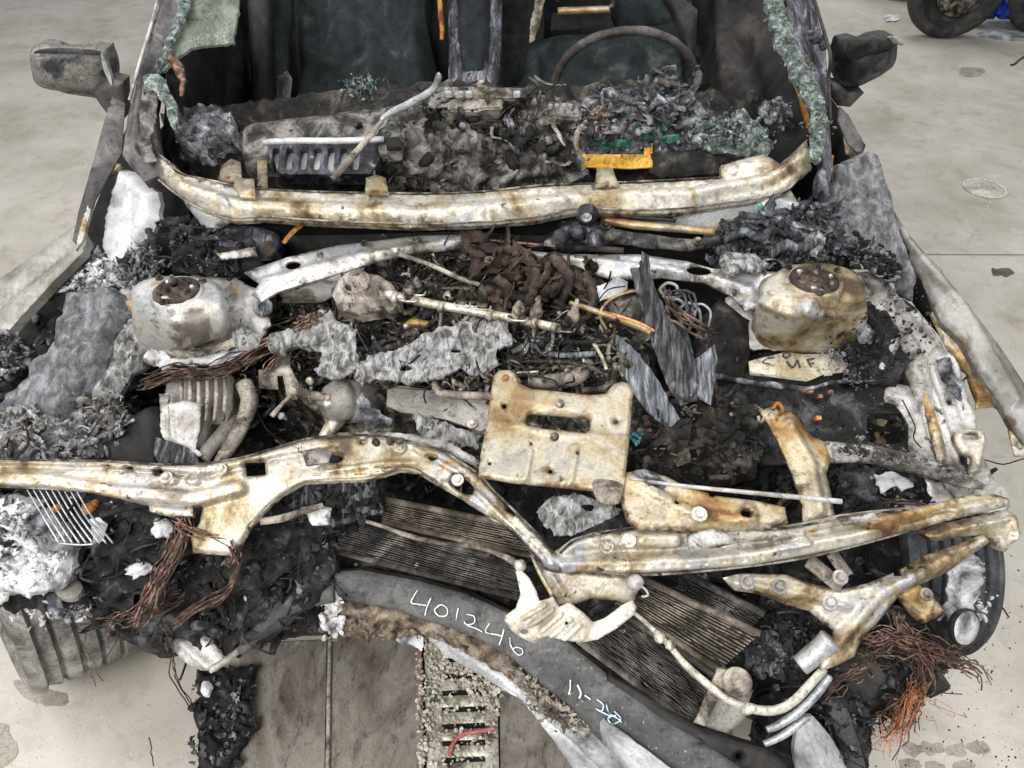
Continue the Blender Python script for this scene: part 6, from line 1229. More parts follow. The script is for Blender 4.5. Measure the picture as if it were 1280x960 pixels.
for x, y in ((276, 587), (395, 572), (500, 560), (572, 600), (208, 597)): bolt(SS(x, y, .006), .010, M['alloy'], sp)
plate('grey_pad', [(376, 562, .745), (398, 558, .745), (414, 562, .745), (410, 576, .74), (382, 580, .74)], M['silver'], sp, step=4, amp=.002, th=.004)
for x, y in ((470, 553), (488, 552), (500, 551)): link('lug', *lump(PZ(x, y, .745), .008, np.random.default_rng(x), ICO2, .1, (1, 1, .6)), M['mech'], sp)
plate('lower_tab', [(184, 628, .69), (240, 634, .685), (240, 644, .68), (212, 644, .68), (186, 638, .685)], M['cream'], sp, step=4, amp=.001, th=.01)
plate('upper_channel', [(410, 548, .72), (425, 540, .725), (470, 538, .725), (520, 543, .72), (560, 552, .715), (600, 574, .70), (600, 585, .70), (560, 566, .70), (510, 556, .71), (430, 556, .715)], M['silver'], sp, step=4, amp=.003, rag=1.5)
B1 = [(686, 700, .68), (700, 690, .685), (716, 676, .69), (740, 668, .695), (790, 660, .70), (830, 660, .70), (870, 664, .70), (902, 658, .70), (960, 660, .70), (1000, 656, .70), (1060, 644, .705), (1110, 638, .705), (1160, 634, .705), (1200, 626, .705), (1240, 618, .705), (1256, 622, .70), (1264, 632, .695), (1230, 640, .69), (1180, 652, .685), (1120, 670, .675), (1060, 686, .665), (1000, 700, .66), (930, 710, .655), (860, 717, .65), (800, 720, .65), (740, 716, .65), (702, 714, .655)]
_, SRB = plate('right_beam', B1, M['cream'], sp, step=3, amp=.003, ns=8, th=.003, edge=(4, .010), fine=.0006, rag=.5,
      relief=[('line', [(700, 706), (800, 706), (930, 697), (1060, 672), (1160, 646), (1250, 628)], 12, .016, 24), ('line', [(720, 690), (830, 688), (960, 678), (1080, 655), (1180, 640)], 5, -.007), ('line', [(802, 675), (842, 675)], 11, .014), ('line', [(970, 677), (1000, 672)], 10, .014)], label='cream right half of the support')
tube('hem', [(x, y+1.5, .003) for x, y, _ in B1[1:16]], 3.2, M['mech'], sp, S=SRB, n=4)
tube('hem', [(x, y-1.5, .003) for x, y, _ in B1[17:]], 3.0, M['hose'], sp, S=SRB, n=4)
plate('rusty_end', [(1088, 650, .715), (1140, 640, .715), (1180, 630, .715), (1215, 620, .715), (1242, 618, .712), (1258, 622, .71), (1260, 630, .705), (1232, 634, .70), (1192, 640, .70), (1150, 656, .695), (1118, 668, .69), (1092, 664, .70)], M['cream2'], sp, step=4, amp=.003, th=.004, edge=(3, .006), label='rust streaked right tip of the support')
plate('bright_pad', [(1052, 648, .722), (1094, 641, .722), (1102, 650, .715), (1058, 658, .712)], M['white'], sp, step=4, amp=.001, th=.01)
for x, y in ((786, 676), (758, 684), (872, 646)): bolt(SRB(x, y, .010), .011, M['alloy'], sp)
plate('diagonal_bracket', [(778, 588, .745), (800, 586, .745), (832, 592, .74), (860, 606, .735), (900, 618, .73), (950, 624, .725), (984, 632, .72), (988, 652, .71), (960, 660, .71), (900, 662, .71), (850, 662, .71), (800, 660, .715), (786, 650, .72), (776, 620, .735)],
      M['cream2'], sp, step=4, amp=.004, th=.005, edge=(4, .008), holes=[circ(892, 614, 5), rrect(926, 638, 938, 649, 2, 10), circ(846, 628, 3)], relief=[('line', [(790, 600), (860, 640), (940, 655)], 9, .010), ('disc', (932, 644), 16, .008), ('disc', (874, 643), 12, .006)], label='tan perforated diagonal bracket')
bolt(PZ(874, 643, .74), .012, M['alloy'], sp)
plate('torn_foil', [(790, 590, .752), (806, 586, .752), (826, 594, .748), (836, 606, .742), (822, 612, .74), (800, 604, .745)], M['ash'], sp, rag=3, step=3, amp=.006, ns=34, ridged=True)
plate('torn_foil', [(668, 640, .70), (690, 622, .71), (720, 618, .71), (760, 626, .71), (778, 640, .70), (756, 652, .695), (740, 660, .69), (720, 668, .69), (700, 672, .69), (680, 656, .695)], M['fibrelight'], sp, rag=4, step=3, amp=.012, ns=26, ridged=True, holes=[circ(736, 634, 8, 5)], hrag=2)
_, _ = plate('crumpled_sheet', [(860, 668, .72), (890, 660, .725), (912, 668, .72), (920, 678, .715), (900, 684, .71), (862, 688, .705)], M['silver'], sp, rag=1.5, step=3, amp=.008, ns=20, th=.004)
tube('bonnet_rod', [(786, 598, .76), (850, 607, .758), (950, 617, .755), (1052, 627, .75)], [4, 5, 6, 7], M['silver'], sp, label='thin pale rod lying across the bracket')
# latch plate
_, SLp = plate('latch_plate', [(614, 484, .80), (617, 468, .81), (624, 461, .815), (637, 461, .815), (646, 466, .81), (650, 478, .805), (664, 484, .80), (700, 488, .80), (740, 492, .80), (758, 490, .80), (768, 478, .805), (778, 475, .805), (788, 478, .805), (792, 488, .80), (790, 510, .79), (786, 560, .765), (779, 618, .74), (774, 628, .735), (760, 627, .735), (742, 612, .74), (700, 608, .74), (640, 602, .745), (598, 594, .75), (600, 570, .76), (608, 530, .78)],
      M['latch'], sp, step=4, amp=.0015, th=.004, edge=(3, .005), holes=[rrect(657, 517, 739, 536, 8, 5), circ(630, 506, 3.2), circ(770, 526, 3.4), circ(688, 588, 2.6), circ(612, 578, 2), circ(664, 555, 2), circ(722, 566, 2)],
      relief=[('line', [(610, 528), (655, 532), (700, 545), (786, 548)], 4, .004), ('line', [(664, 552), (656, 600)], 6, .005), ('line', [(720, 560), (712, 606)], 6, .005), ('line', [(650, 512), (745, 530)], 14, -.004)], label='tan rectangular latch plate with a long slot')
for x, y in ((700, 505), (693, 546)): lathe('rivet', SLp(x, y, .003), [(.0072, 0), (.0068, .0035), (.004, .005), (.001, .0052)], M['mech'], sp, axis=(0, -.4, 1), ns=16)
lathe('rivet', SLp(632, 472, .003), [(.006, 0), (.005, .003), (.001, .004)], M['orange'], sp, axis=(0, -.4, 1), ns=16)
plate('soft_tab', [(742, 600, .752), (760, 598, .752), (778, 604, .748), (776, 622, .742), (768, 629, .74), (748, 624, .742)], M['hose'], sp, smooth=True, step=3, amp=.002, th=.004)
# lower centre bracket and comb
plate('centre_bracket', [(664, 690, .66), (700, 712, .65), (780, 718, .645), (802, 722, .64), (800, 742, .62), (790, 760, .61), (772, 752, .615), (740, 750, .615), (716, 758, .61), (700, 756, .615), (682, 728, .635)], M['cream'], sp, step=4, amp=.003, th=.005, edge=(4, .008), relief=[('line', [(690, 720), (712, 755)], 4, .006)])
link('nut', *lump(PZ(794, 728, .655), .013, np.random.default_rng(17), ICO2, .1), M['silver'], sp)
tube('wire_clip', [(796, 730, .67), (806, 736, .668), (810, 744, .665), (802, 746, .66)], 3, M['lip'], sp)
cb = part('comb_bracket', at=PZ(690, 770, .6), label='cream comb shaped bracket')
_, SCb = plate('sheet', [(645, 714, .67), (652, 712, .67), (662, 722, .665), (670, 738, .66), (674, 752, .655), (684, 748, .655), (692, 744, .655), (700, 758, .65), (712, 752, .65), (730, 766, .645), (742, 778, .64), (758, 772, .64), (780, 756, .645), (792, 750, .645), (797, 758, .64), (794, 768, .635), (772, 786, .63), (748, 800, .625), (726, 804, .62), (700, 800, .62), (684, 796, .62), (668, 804, .615), (656, 800, .615), (640, 790, .62), (630, 776, .63), (632, 770, .635), (644, 760, .64), (650, 742, .655)],
      M['white2'], cb, step=2.2, amp=.003, th=.005, edge=(3, .005), holes=[circ(708, 778, 2), circ(742, 768, 1.6), circ(655, 790, 5, 3)],
      relief=[('line', [(680, 756), (655, 772)], 4.5, .016), ('line', [(690, 762), (664, 780)], 4.5, .016), ('line', [(700, 768), (676, 788)], 4.5, .016), ('line', [(712, 774), (690, 794)], 4.5, .016), ('line', [(724, 782), (706, 798)], 4.5, .014)])
tube('stay', [(664, 692, .67), (674, 715, .665), (690, 744, .66)], [4, 5, 5], M['cream2'], sp)
# right lower bracket
_, SQ = plate('corner_bracket', [(905, 722, .63), (930, 716, .635), (985, 718, .635), (1010, 728, .63), (1050, 738, .625), (1090, 728, .63), (1130, 712, .64), (1160, 694, .65), (1200, 680, .66), (1232, 668, .67), (1242, 676, .665), (1214, 696, .65), (1186, 716, .635), (1150, 732, .625), (1128, 744, .62), (1112, 762, .61), (1098, 780, .60), (1080, 798, .59), (1070, 820, .58), (1050, 832, .57), (1030, 838, .57), (1026, 826, .575), (1042, 806, .585), (1044, 788, .59), (1032, 778, .60), (1014, 764, .605), (985, 756, .61), (950, 742, .62), (920, 738, .62)],
      M['cream'], sp, step=4, amp=.003, th=.006, edge=(4, .008), holes=[circ(1140, 709, 3), circ(1156, 699, 4, 3), circ(984, 754, 1), rrect(1120, 712, 1130, 720, 2)], relief=[('line', [(1180, 700), (1100, 742), (1050, 800)], 10, .010), ('line', [(920, 728), (1010, 745), (1060, 760)], 6, .006)], label='cream Y shaped lower right corner bracket')
for x, y in ((934, 728), (974, 734), (1037, 754), (1050, 722)): bolt(SQ(x, y, .006), .012, M['silver'], sp)
plate('headlamp_tab', [(1122, 744, .62), (1150, 730, .63), (1164, 742, .62), (1184, 762, .61), (1176, 770, .605), (1158, 779, .60), (1148, 776, .60), (1134, 760, .61)], M['cream2'], sp, step=4, amp=.002, th=.004, edge=(3, .005))
bolt(PZ(1158, 743, .63), .010, M['silver'], sp)
for P, w in (([(1010, 700, .64), (1030, 716, .63), (1052, 734, .62)], 24), ([(1040, 692, .64), (1060, 720, .63)], 18)): tube('stay', P, w, M['hose'], sp, sq=.3)
plate('end_bracket', [(1160, 668, .66), (1190, 655, .67), (1225, 645, .675), (1262, 634, .68), (1276, 644, .675), (1280, 662, .665), (1272, 678, .655), (1262, 690, .645), (1250, 684, .65), (1246, 672, .66), (1228, 668, .66), (1200, 672, .655), (1172, 678, .65)], M['cream'], sp, step=4, amp=.006, th=.02, edge=(5, .010), rag=1.2, relief=[('line', [(1200, 660), (1265, 650), (1270, 675)], 5, .010)])
plate('liner_remnant', [(1170, 690, .60), (1215, 690, .60), (1228, 706, .59), (1224, 740, .56), (1210, 770, .54), (1190, 790, .52), (1180, 760, .55), (1186, 720, .58)], M['ashwhite'], sp, rag=5, step=4, amp=.014, ns=24, ridged=True)

# ---------------- radiators ----------------
def finned(name, quadpx, zs, nf, m, parent, lab, th=.03, tilt=0, along=True, jitter=.5, rag=0):
    """core between four picture points, fins as real ridges running from side 0-3 to side 1-2"""
    g = part(name, parent, PZ(*quadpx[0], zs[0]), label=lab)
    P = [PZ(x, y, z) for (x, y), z in zip(quadpx, zs)]
    n = np.cross(P[1]-P[0], P[3]-P[0]); n /= np.linalg.norm(n)
    if n@(np.array([0, 0, CAM_H])-P[0]) < 0: n = -n
    nf = int(nf*1.4); b = Bag(); r = np.random.default_rng(int(quadpx[0][0])); K = 30; jitter = .55
    for i in range(nf):
        t0 = (i+.12)/nf; t1 = (i+.62)/nf; prof = []
        for k in range(K+1):
            s = k/K
            a = (P[0]*(1-s)+P[1]*s)*(1-t0)+(P[3]*(1-s)+P[2]*s)*t0; c = (P[0]*(1-s)+P[1]*s)*(1-t1)+(P[3]*(1-s)+P[2]*s)*t1
            w = n*(.0022*math.sin(s*17+i*.7)*jitter+.0028*r.normal()*jitter-(.008 if r.uniform() < .07 else 0)); d = (P[3]-P[0])/nf*.18*math.sin(s*9+i*2.1)*jitter
            prof.append((a+w+d, c+w+d))
        v = []; f = []
        for a, c in prof: v += [a, c, c-n*.014, a-n*.014]
        for k in range(K):
            for q in range(4): f.append([k*4+q, (k+1)*4+q, (k+1)*4+(q+1) % 4, k*4+(q+1) % 4])
        f += [[3, 2, 1, 0], [K*4, K*4+1, K*4+2, K*4+3]]
        b.add(v, f)
    b.build('fins', m, g, smooth=False, kind='stuff')
    c = [p-n*.008 for p in P]; d = [p-n*th for p in P]
    V = []; 
    link('core', c+d, [[0, 1, 2, 3], [7, 6, 5, 4], [0, 4, 5, 1], [1, 5, 6, 2], [2, 6, 7, 3], [3, 7, 4, 0]], M['char'], g, smooth=False)
    for a, e in ((0, 1), (3, 2)):
        link('side_rail', *tube_geo([P[a]+n*.001, P[e]+n*.001], .006, 8, sq=.6), m, g)
    return g, P, n
fr = part('cooling_pack', at=(0, .8, .3), label='collapsed radiators and condenser')
finned('radiator', [(470, 622), (662, 660), (664, 694), (478, 652)], [.60, .60, .575, .575], 8, M['fintan'], fr, None)
finned('condenser', [(420, 640), (652, 706), (668, 752), (424, 690)], [.565, .55, .51, .53], 12, M['fin'], fr, None)
tube('edge_pipe', [(424, 642, .585), (470, 655, .58), (520, 672, .578), (560, 680, .575), (600, 684, .57), (628, 694, .565), (648, 706, .56)], [4, 5, 6, 6, 7, 8, 9], M['hose'], fr, bump=.002)
link('pipe_blob', *lump(PZ(650, 707, .57), .011, np.random.default_rng(3), ICO2, .3), M['alloy'], fr)
finned('radiator', [(800, 722), (950, 792), (900, 838), (770, 752)], [.60, .58, .545, .57], 11, M['fintan'], fr, None)
finned('radiator', [(850, 714), (955, 768), (940, 784), (846, 740)], [.615, .60, .58, .59], 6, M['fin'], fr, None)
finned('condenser', [(768, 758), (904, 852), (868, 908), (722, 800)], [.57, .54, .48, .52], 18, M['fin'], fr, None)
finned('condenser', [(640, 742), (700, 780), (740, 830), (690, 790)], [.47, .46, .42, .44], 6, M['fin'], fr, None)
plate('end_tank', [(904, 850, .54), (925, 866, .53), (935, 880, .525), (932, 905, .50), (910, 922, .48), (880, 916, .47), (868, 906, .48), (886, 876, .51)], M['plate'], fr, step=4, amp=.006, th=.05, edge=(6, .012), rag=1)
plate('end_tank', [(897, 838, .56), (908, 838, .56), (910, 852, .55), (880, 908, .505), (866, 904, .50)], M['hose'], fr, step=4, amp=.002, th=.03)
lathe('filler_cap', PZ(921, 853, .565), [(.019, -.012), (.021, 0), (.021, .006), (.019, .009), (.011, .009), (.009, .005), (.002, .005)], M['hose'], fr, axis=(0, -.25, 1), ns=30, noise=.0008)
SMf = Surf([(940, 770, .53), (1000, 780, .54), (960, 850, .50), (1020, 850, .50)])
flakes('crumpled_foil', [(920, 760), (985, 755), (1010, 800), (990, 840), (940, 850), (935, 800)], SMf, 230, (.008, .036), M['char'], fr, seed=85, lift=.01)
flakes('crumpled_foil', [(940, 790), (1000, 790), (1000, 840), (950, 840)], SMf, 60, (.008, .03), M['slab'], fr, seed=86, lift=.015)
for x, y in ((884, 776), (832, 800), (812, 770)): link('fitting', *lump(PZ(x, y, .54), .014, np.random.default_rng(x), ICO2, .35), M['hose'], fr)
tube('refrigerant_pipe', [(786, 762, .575), (800, 772, .57), (832, 802, .56), (858, 832, .555), (884, 855, .55), (910, 874, .545), (940, 886, .54), (966, 888, .54), (990, 878, .545), (1012, 856, .55), (1030, 836, .555)], [6, 6, 7, 9, 9, 9, 11, 11, 11, 11, 10], M['pipe'] if 'pipe' in M else M['alloy'], fr, bump=.001, label='pale bent refrigerant pipe')
tube('refrigerant_pipe', [(958, 912, .51), (975, 905, .515), (1000, 888, .53), (1022, 866, .54), (1036, 846, .545)], [8, 10, 11, 11, 11], M['silverlight'], fr, bump=.001)
tube('refrigerant_pipe', [(955, 930, .48), (980, 918, .49), (1010, 896, .51)], [8, 10, 9], M['silverlight'], fr, bump=.001)
for x, y in ((838, 806), (936, 886), (824, 796)): link('pipe_bracket', *lump(PZ(x, y, .572), .012, np.random.default_rng(x+1), ICO2, .3, (1, .7, .7)), M['alloy'], fr)
tube('bright_duct', [(1038, 800, .59), (1022, 815, .57), (1000, 832, .55)], [30, 28, 26], M['white'], fr, bump=.001)
rubble('insulation_crumbs', [(730, 808), (760, 815), (800, 850), (790, 860), (750, 835)], Surf([(730, 808, .45), (800, 850, .43), (750, 835, .43)]), 130, (.004, .016), M['hose'], fr, seed=87)
_, SF = plate('foam_bed', [(420, 690, .46), (470, 700, .46), (560, 722, .45), (640, 755, .43), (700, 790, .41), (780, 860, .38), (860, 905, .35), (920, 925, .34), (900, 945, .33), (820, 915, .33), (720, 850, .34), (620, 790, .36), (480, 752, .38), (420, 745, .38)], M['charbrown'], fr, step=5, amp=.025, ns=16, ridged=True, rag=3, th=.03)
rubble('foam_lumps', [(430, 700), (560, 722), (640, 755), (620, 775), (430, 735)], SF, 150, (.004, .018), M['charbrown'], fr, seed=88, ico=ICO2, smooth=True)
rubble('foam_lumps', [(440, 705), (560, 722), (560, 740), (440, 725)], SF, 40, (.004, .014), M['hose'], fr, seed=89)

# ---------------- front bumper beam ----------------
bu = part('bumper_beam', at=(.1, .68, .4), label='sagging grey bumper beam with chalk writing')
TOP = [(414, 718), (450, 714), (520, 728), (580, 744), (640, 772), (692, 792), (735, 826), (768, 852), (820, 892), (880, 930), (960, 985)]
MID = [(800, 985), (760, 940), (736, 915), (704, 880), (668, 852), (640, 826), (600, 802), (560, 786), (500, 768), (450, 758), (416, 752)]
_, SW = plate('face', [(x, y, .495) for x, y in TOP]+[(x, y, .445) for x, y in MID], M['bumper'], bu, step=5, amp=.003, ns=6, th=.02, edge=(5, .010), rag=.4)
FO = [(408, 752, .45), (450, 757, .45), (500, 768, .45), (560, 785, .44), (600, 800, .43), (640, 824, .43), (670, 850, .43), (704, 878, .43), (730, 908, .43), (712, 914, .40), (700, 906, .40), (672, 878, .40), (640, 852, .40), (600, 826, .40), (560, 806, .40), (520, 792, .405), (480, 786, .41), (440, 780, .41), (404, 776, .41)]
plate('foam_edge', FO, M['foam'], bu, step=3.5, amp=.010, ns=26, ridged=True, rag=2.2, th=.03, edge=(4, .008), label='torn tan foam edge')
flakes('foam_fibres', [(640, 830), (700, 880), (736, 912), (700, 905), (650, 860)], Surf([(640, 830, .445), (736, 912, .44), (650, 860, .42)]), 150, (.006, .03), M['hose'], bu, seed=90, aspect=(.15, .4), tilt=.3)
rubble('foam_crumbs', [(404, 770), (470, 780), (520, 790), (500, 800), (420, 795), (400, 790)], Surf([(404, 770, .43), (520, 790, .42), (420, 795, .41)]), 150, (.004, .014), M['foam'], bu, seed=91)
rubble('foam_crumbs', [(400, 720), (425, 730), (430, 790), (404, 800)], Surf([(404, 720, .46), (430, 790, .43), (404, 800, .42)]), 90, (.004, .014), M['ashwhite'], bu, seed=92)
rubble('foam_crumbs', [(404, 712), (425, 720), (430, 760), (404, 762)], Surf([(404, 720, .46), (430, 790, .43), (404, 800, .42)]), 50, (.004, .012), M['copper'], bu, seed=93)
plate('lower_lip', [(530, 794, .40), (548, 796, .40), (580, 814, .40), (620, 838, .40), (660, 866, .40), (700, 902, .40), (745, 905, .42), (770, 925, .42), (850, 985, .42), (730, 985, .36), (690, 930, .36), (650, 880, .37), (600, 848, .37), (560, 826, .375), (535, 806, .385)], M['lip'], bu, step=4, amp=.005, ns=9, th=.012, edge=(5, .010), rag=1,
      relief=[('line', [(545, 805), (620, 850), (700, 920), (760, 975)], 5, -.010), ('line', [(560, 812), (640, 860), (740, 940)], 4, .007)], label='bright silver lower lip')
plate('lip_rag', [(484, 792, .40), (505, 790, .40), (530, 796, .40), (528, 812, .385), (500, 802, .39)], M['ashwhite'], bu, rag=3, step=3, amp=.008, ns=30, ridged=True)
plate('bright_lower_face', [(736, 915, .425), (752, 900, .47), (780, 918, .48), (830, 955, .485), (865, 985, .49), (800, 985, .46), (765, 945, .455)], M['lip'], bu, rag=1, step=4, amp=.002, th=.003, edge=(8, .004), label='polished lower face of the beam')
plate('lip_rag', [(700, 896, .42), (735, 900, .435), (760, 925, .43), (756, 936, .42), (735, 918, .42), (728, 930, .41), (712, 914, .41)], M['fibrelight'], bu, rag=3.5, step=3, amp=.010, ns=34, ridged=True)
for x, y in ((505, 737), (545, 744), (560, 738), (575, 750)): plate('scuff', circ(x, y, 9, 4, 10, 20), M['hose'], bu, z=None, ctrl=(), step=3, rag=2, amp=.0005, th=.001, edge=None) if False else None
SWs = Surf([(x, y, .495) for x, y in TOP]+[(x, y, .445) for x, y in MID])
strokes('chalk_number', SWs, [[(522, 738), (517, 746), (514, 753), (522, 755), (533, 757)], [(539, 747), (534, 758), (531, 769)], [(549, 757), (543, 763), (549, 770), (558, 769), (559, 761), (552, 756), (547, 758)],
    [(573, 760), (570, 775)], [(583, 768), (592, 770), (593, 778), (584, 781), (580, 777)], [(584, 782), (596, 786), (603, 790)], [(612, 779), (607, 790), (620, 793), (627, 795)], [(630, 787), (627, 798), (624, 806)],
    [(637, 797), (639, 808), (647, 818), (653, 817), (652, 811), (645, 809), (641, 812)]], 2.3, M['chalk'], bu, .006)
strokes('chalk_date', SWs, [[(713, 850), (713, 860), (711, 868)], [(722, 856), (726, 866), (724, 873)], [(731, 869), (738, 874)]], 2.6, M['chalk'], bu, .006)
strokes('chalk_date', SWs, [[(746, 874), (754, 881), (752, 889), (745, 886)], [(745, 886), (756, 892), (764, 896)], [(758, 881), (762, 892), (772, 898), (777, 903)], [(768, 889), (776, 899), (766, 905), (760, 898), (770, 894)]], 2.2, M['bluechalk'], bu, .006)
# left end of the bumper, hoses
tube('rubber_end', [(418, 738, .47), (395, 742, .465), (370, 752, .46), (345, 768, .455), (322, 790, .44), (300, 815, .42)], [34, 34, 30, 26, 20, 14], M['bumper'], bu, bump=.003, sq=.7)
tube('rubber_end', [(300, 800, .44), (330, 790, .44), (352, 778, .45)], [14, 16, 14], M['rubber'], bu)
plate('silver_bracket', [(208, 790, .42), (240, 786, .43), (262, 800, .43), (278, 828, .41), (268, 840, .40), (248, 838, .40), (230, 830, .40), (214, 812, .41)], M['silver'], bu, step=4, amp=.006, th=.006, edge=(4, .008), rag=1.2, holes=[circ(222, 792, 5, 4)], relief=[('line', [(225, 800), (262, 834)], 6, .01)])
tube('silver_stay', [(262, 838, .41), (285, 824, .415), (308, 804, .42)], [9, 9, 7], M['silver'], bu, bump=.001)
tube('bent_duct', [(232, 716, .50), (255, 712, .51), (278, 712, .50), (276, 730, .49)], [14, 22, 24, 14], M['plate'], bu, sq=.5)
plate('white_plug', circ(256, 858, 8, 9, 10), M['ashwhite'], bu, z=.36, rag=4, step=3, amp=.01, ns=40, th=.01)

# ---------------- left front corner ----------------
lc = part('left_corner', at=(-.6, .75, .4), label='charred left headlamp corner')
_, SK = plate('char_wall', [(-30, 606, .66), (60, 612, .66), (180, 632, .65), (250, 650, .62), (330, 650, .60), (420, 640, .58), (425, 700, .50), (410, 740, .46), (330, 800, .38), (300, 820, .36), (215, 800, .40), (170, 772, .44), (100, 752, .46), (-30, 762, .48)], M['char'], lc, step=4, amp=.05, ns=15, oct=5, ridged=True, rag=4, th=.04, edge=(8, .02), fine=.005)
CW = [(0, 612), (180, 636), (250, 660), (330, 660), (420, 650), (415, 730), (320, 800), (200, 795), (60, 740)]
flakes('char_scraps', CW, SK, 520, (.006, .04), M['char'], lc, seed=94, lift=.02)
strips('char_strips', CW, SK, 190, (.02, .10), (.006, .03), M['char'], lc, seed=225, lift=(.01, .04))
strips('char_strips', CW, SK, 60, (.02, .08), (.004, .018), M['ash'], lc, seed=226, lift=(.01, .04))
twigs('char_wires', CW, SK, 90, (.04, .14), (.0008, .002), M['charbrown'], lc, seed=227, lift=.03)
flakes('char_scraps', CW, SK, 180, (.006, .03), M['slab'], lc, seed=95, lift=.02)
rubble('char_lumps', CW, SK, 260, (.004, .02), M['char'], lc, seed=96)
flakes('white_scraps', CW, SK, 46, (.006, .026), M['ashwhite'], lc, seed=97, lift=.024)
_, SWh = plate('white_ash_face', [(-30, 630, .70), (10, 628, .70), (40, 640, .69), (60, 655, .67), (78, 690, .63), (80, 720, .60), (66, 745, .57), (40, 752, .56), (-30, 750, .57)], M['ashwhite'], lc, step=4, amp=.018, ns=14, oct=5, rag=4, th=.03, edge=(10, .02), label='white ash crust at the left edge')
flakes('white_crumbs', [(-20, 640), (40, 645), (76, 700), (60, 745), (-20, 745)], SWh, 170, (.005, .026), M['ashwhite'], lc, seed=98, lift=.006)
flakes('white_crumbs', [(-20, 628), (20, 630), (40, 660), (20, 690), (-20, 690)], SWh, 110, (.005, .022), M['ash'], lc, seed=99, lift=.008)
flakes('white_crumbs', [(60, 740), (100, 740), (130, 780), (60, 790), (0, 765)], SK, 90, (.006, .026), M['ashwhite'], lc, seed=100, lift=.03)
sl = part('grille_slats', lc, PZ(75, 645, .66))
for k in range(9):
    x = 34+k*7.6; tube('slat', [(x, 612, .70), (x+20, 646, .675), (x+40+k*.8, 679, .65)], [1.8, 2.2, 2.4], M['silverlight'], sl)
tube('slat_bar', [(72, 679, .652), (100, 681, .652), (116, 680, .652)], 2.2, M['silverlight'], sl)
for x, y, s in ((110, 636, .011), (72, 636, .009), (118, 630, .008)): link('amber_lump', *lump(PZ(x, y, .66), s, np.random.default_rng(x), ICO2, .5), M['orange'], lc)
plate('white_tuft', [(112, 650, .67), (126, 645, .67), (134, 656, .66), (126, 676, .645), (118, 680, .64), (114, 664, .66)], M['ashwhite'], lc, rag=3, step=3, amp=.012, ns=30)
link('white_tuft', *lump(PZ(205, 661, .64), .02, np.random.default_rng(44), ICO3, .5, (1, .7, .8)), M['ashwhite'], lc)
link('white_tuft', *lump(PZ(175, 712, .58), .022, np.random.default_rng(45), ICO3, .6, (.45, .5, 1)), M['ashwhite'], lc)
link('white_tuft', *lump(PZ(70, 755, .52), .02, np.random.default_rng(47), ICO3, .5, (1, .6, .6)), M['ashwhite'], lc)
tube('ash_stick', [(66, 690, .60), (58, 710, .58), (55, 732, .56)], [5, 6, 5], M['hose'], lc, bump=.004)
plate('grey_disc', circ(84, 733, 18, 14, 14), M['plate'], lc, z=.55, step=4, amp=.002, th=.01)
wires('copper_bundle', [(228, 650, .66), (222, 676, .64), (205, 710, .60), (180, 752, .56), (158, 790, .52)], 20, 6, 2.4, M['copper'], lc, seed=11, fray=.5, label='thick bundle of bare copper wires')
wires('copper_bundle', [(232, 652, .665), (226, 680, .645), (208, 715, .605), (190, 750, .57), (172, 795, .52)], 10, 6, 2.0, M['copperdark'], lc, seed=12, fray=.6)
wires('wire_loop', [(286, 680, .66), (297, 700, .64), (290, 725, .60), (276, 742, .58), (250, 755, .54), (215, 780, .50)], 9, 3.5, 2.2, M['copperdark'], lc, seed=13)
wires('wire_loop', [(215, 650, .67), (240, 664, .67), (270, 672, .66), (290, 690, .65), (282, 706, .63)], 7, 4, 2.0, M['copper'], lc, seed=14)
wires('loose_wire', [(214, 790, .46), (216, 820, .40), (222, 850, .30), (240, 880, .15)], 3, 3, 1.6, M['copperdark'], lc, seed=15)
wires('loose_wire', [(110, 780, .46), (180, 770, .50), (230, 745, .54)], 6, 6, 1.8, M['copperdark'], lc, seed=16)
wires('loose_wire', [(94, 770, .46), (100, 810, .40), (120, 850, .36)], 2, 5, 1.4, M['copperdark'], lc, seed=17)
tube('washer_tube', [(326, 652, .66), (352, 648, .665), (376, 640, .67), (404, 632, .67)], [9, 10, 8, 8], M['hose'], lc, bump=.001)
plate('corner_hollow_shade', [(232, 700, .55), (290, 695, .56), (320, 690, .55), (320, 730, .50), (240, 735, .50)], M['black'], lc, step=6)  # black sheet put in as the shade of a hollow behind the wires
_, SJ = plate('crushed_trim', [(400, 580, .64), (470, 600, .63), (480, 640, .60), (410, 660, .58), (360, 650, .60), (350, 620, .63)], M['slab'], lc, step=4, amp=.02, ns=22, ridged=True, rag=3, th=.03)
flakes('crushed_scraps', [(360, 615), (460, 600), (470, 640), (370, 655)], SJ, 160, (.006, .034), M['char'], lc, seed=101, lift=.012)
plate('pale_tab', [(376, 634, .655), (396, 630, .655), (414, 634, .65), (412, 656, .64), (390, 656, .64)], M['white'], lc, step=4, amp=.003, rag=1.5)
# right front corner
rc = part('right_corner', at=(.65, .75, .4), label='charred right headlamp corner with copper wires')
_, SY = plate('char_wall', [(1010, 770, .52), (1090, 770, .54), (1140, 780, .50), (1190, 780, .46), (1200, 820, .40), (1150, 860, .34), (1100, 900, .30), (1070, 985, .25), (960, 985, .28), (950, 920, .34), (1000, 860, .42)], M['char'], rc, step=4, amp=.03, ns=14, oct=5, ridged=True, rag=4, th=.04, edge=(8, .02))
RW = [(1020, 780), (1130, 785), (1190, 800), (1140, 860), (1090, 900), (1060, 960), (980, 960), (1000, 870)]
flakes('char_scraps', RW, SY, 330, (.006, .045), M['char'], rc, seed=102, lift=.02)
strips('char_strips', RW, SY, 50, (.02, .12), (.006, .03), M['char'], rc, seed=228, lift=(.01, .05))
twigs('char_wires', RW, SY, 60, (.04, .14), (.0008, .002), M['charbrown'], rc, seed=229, lift=.03)
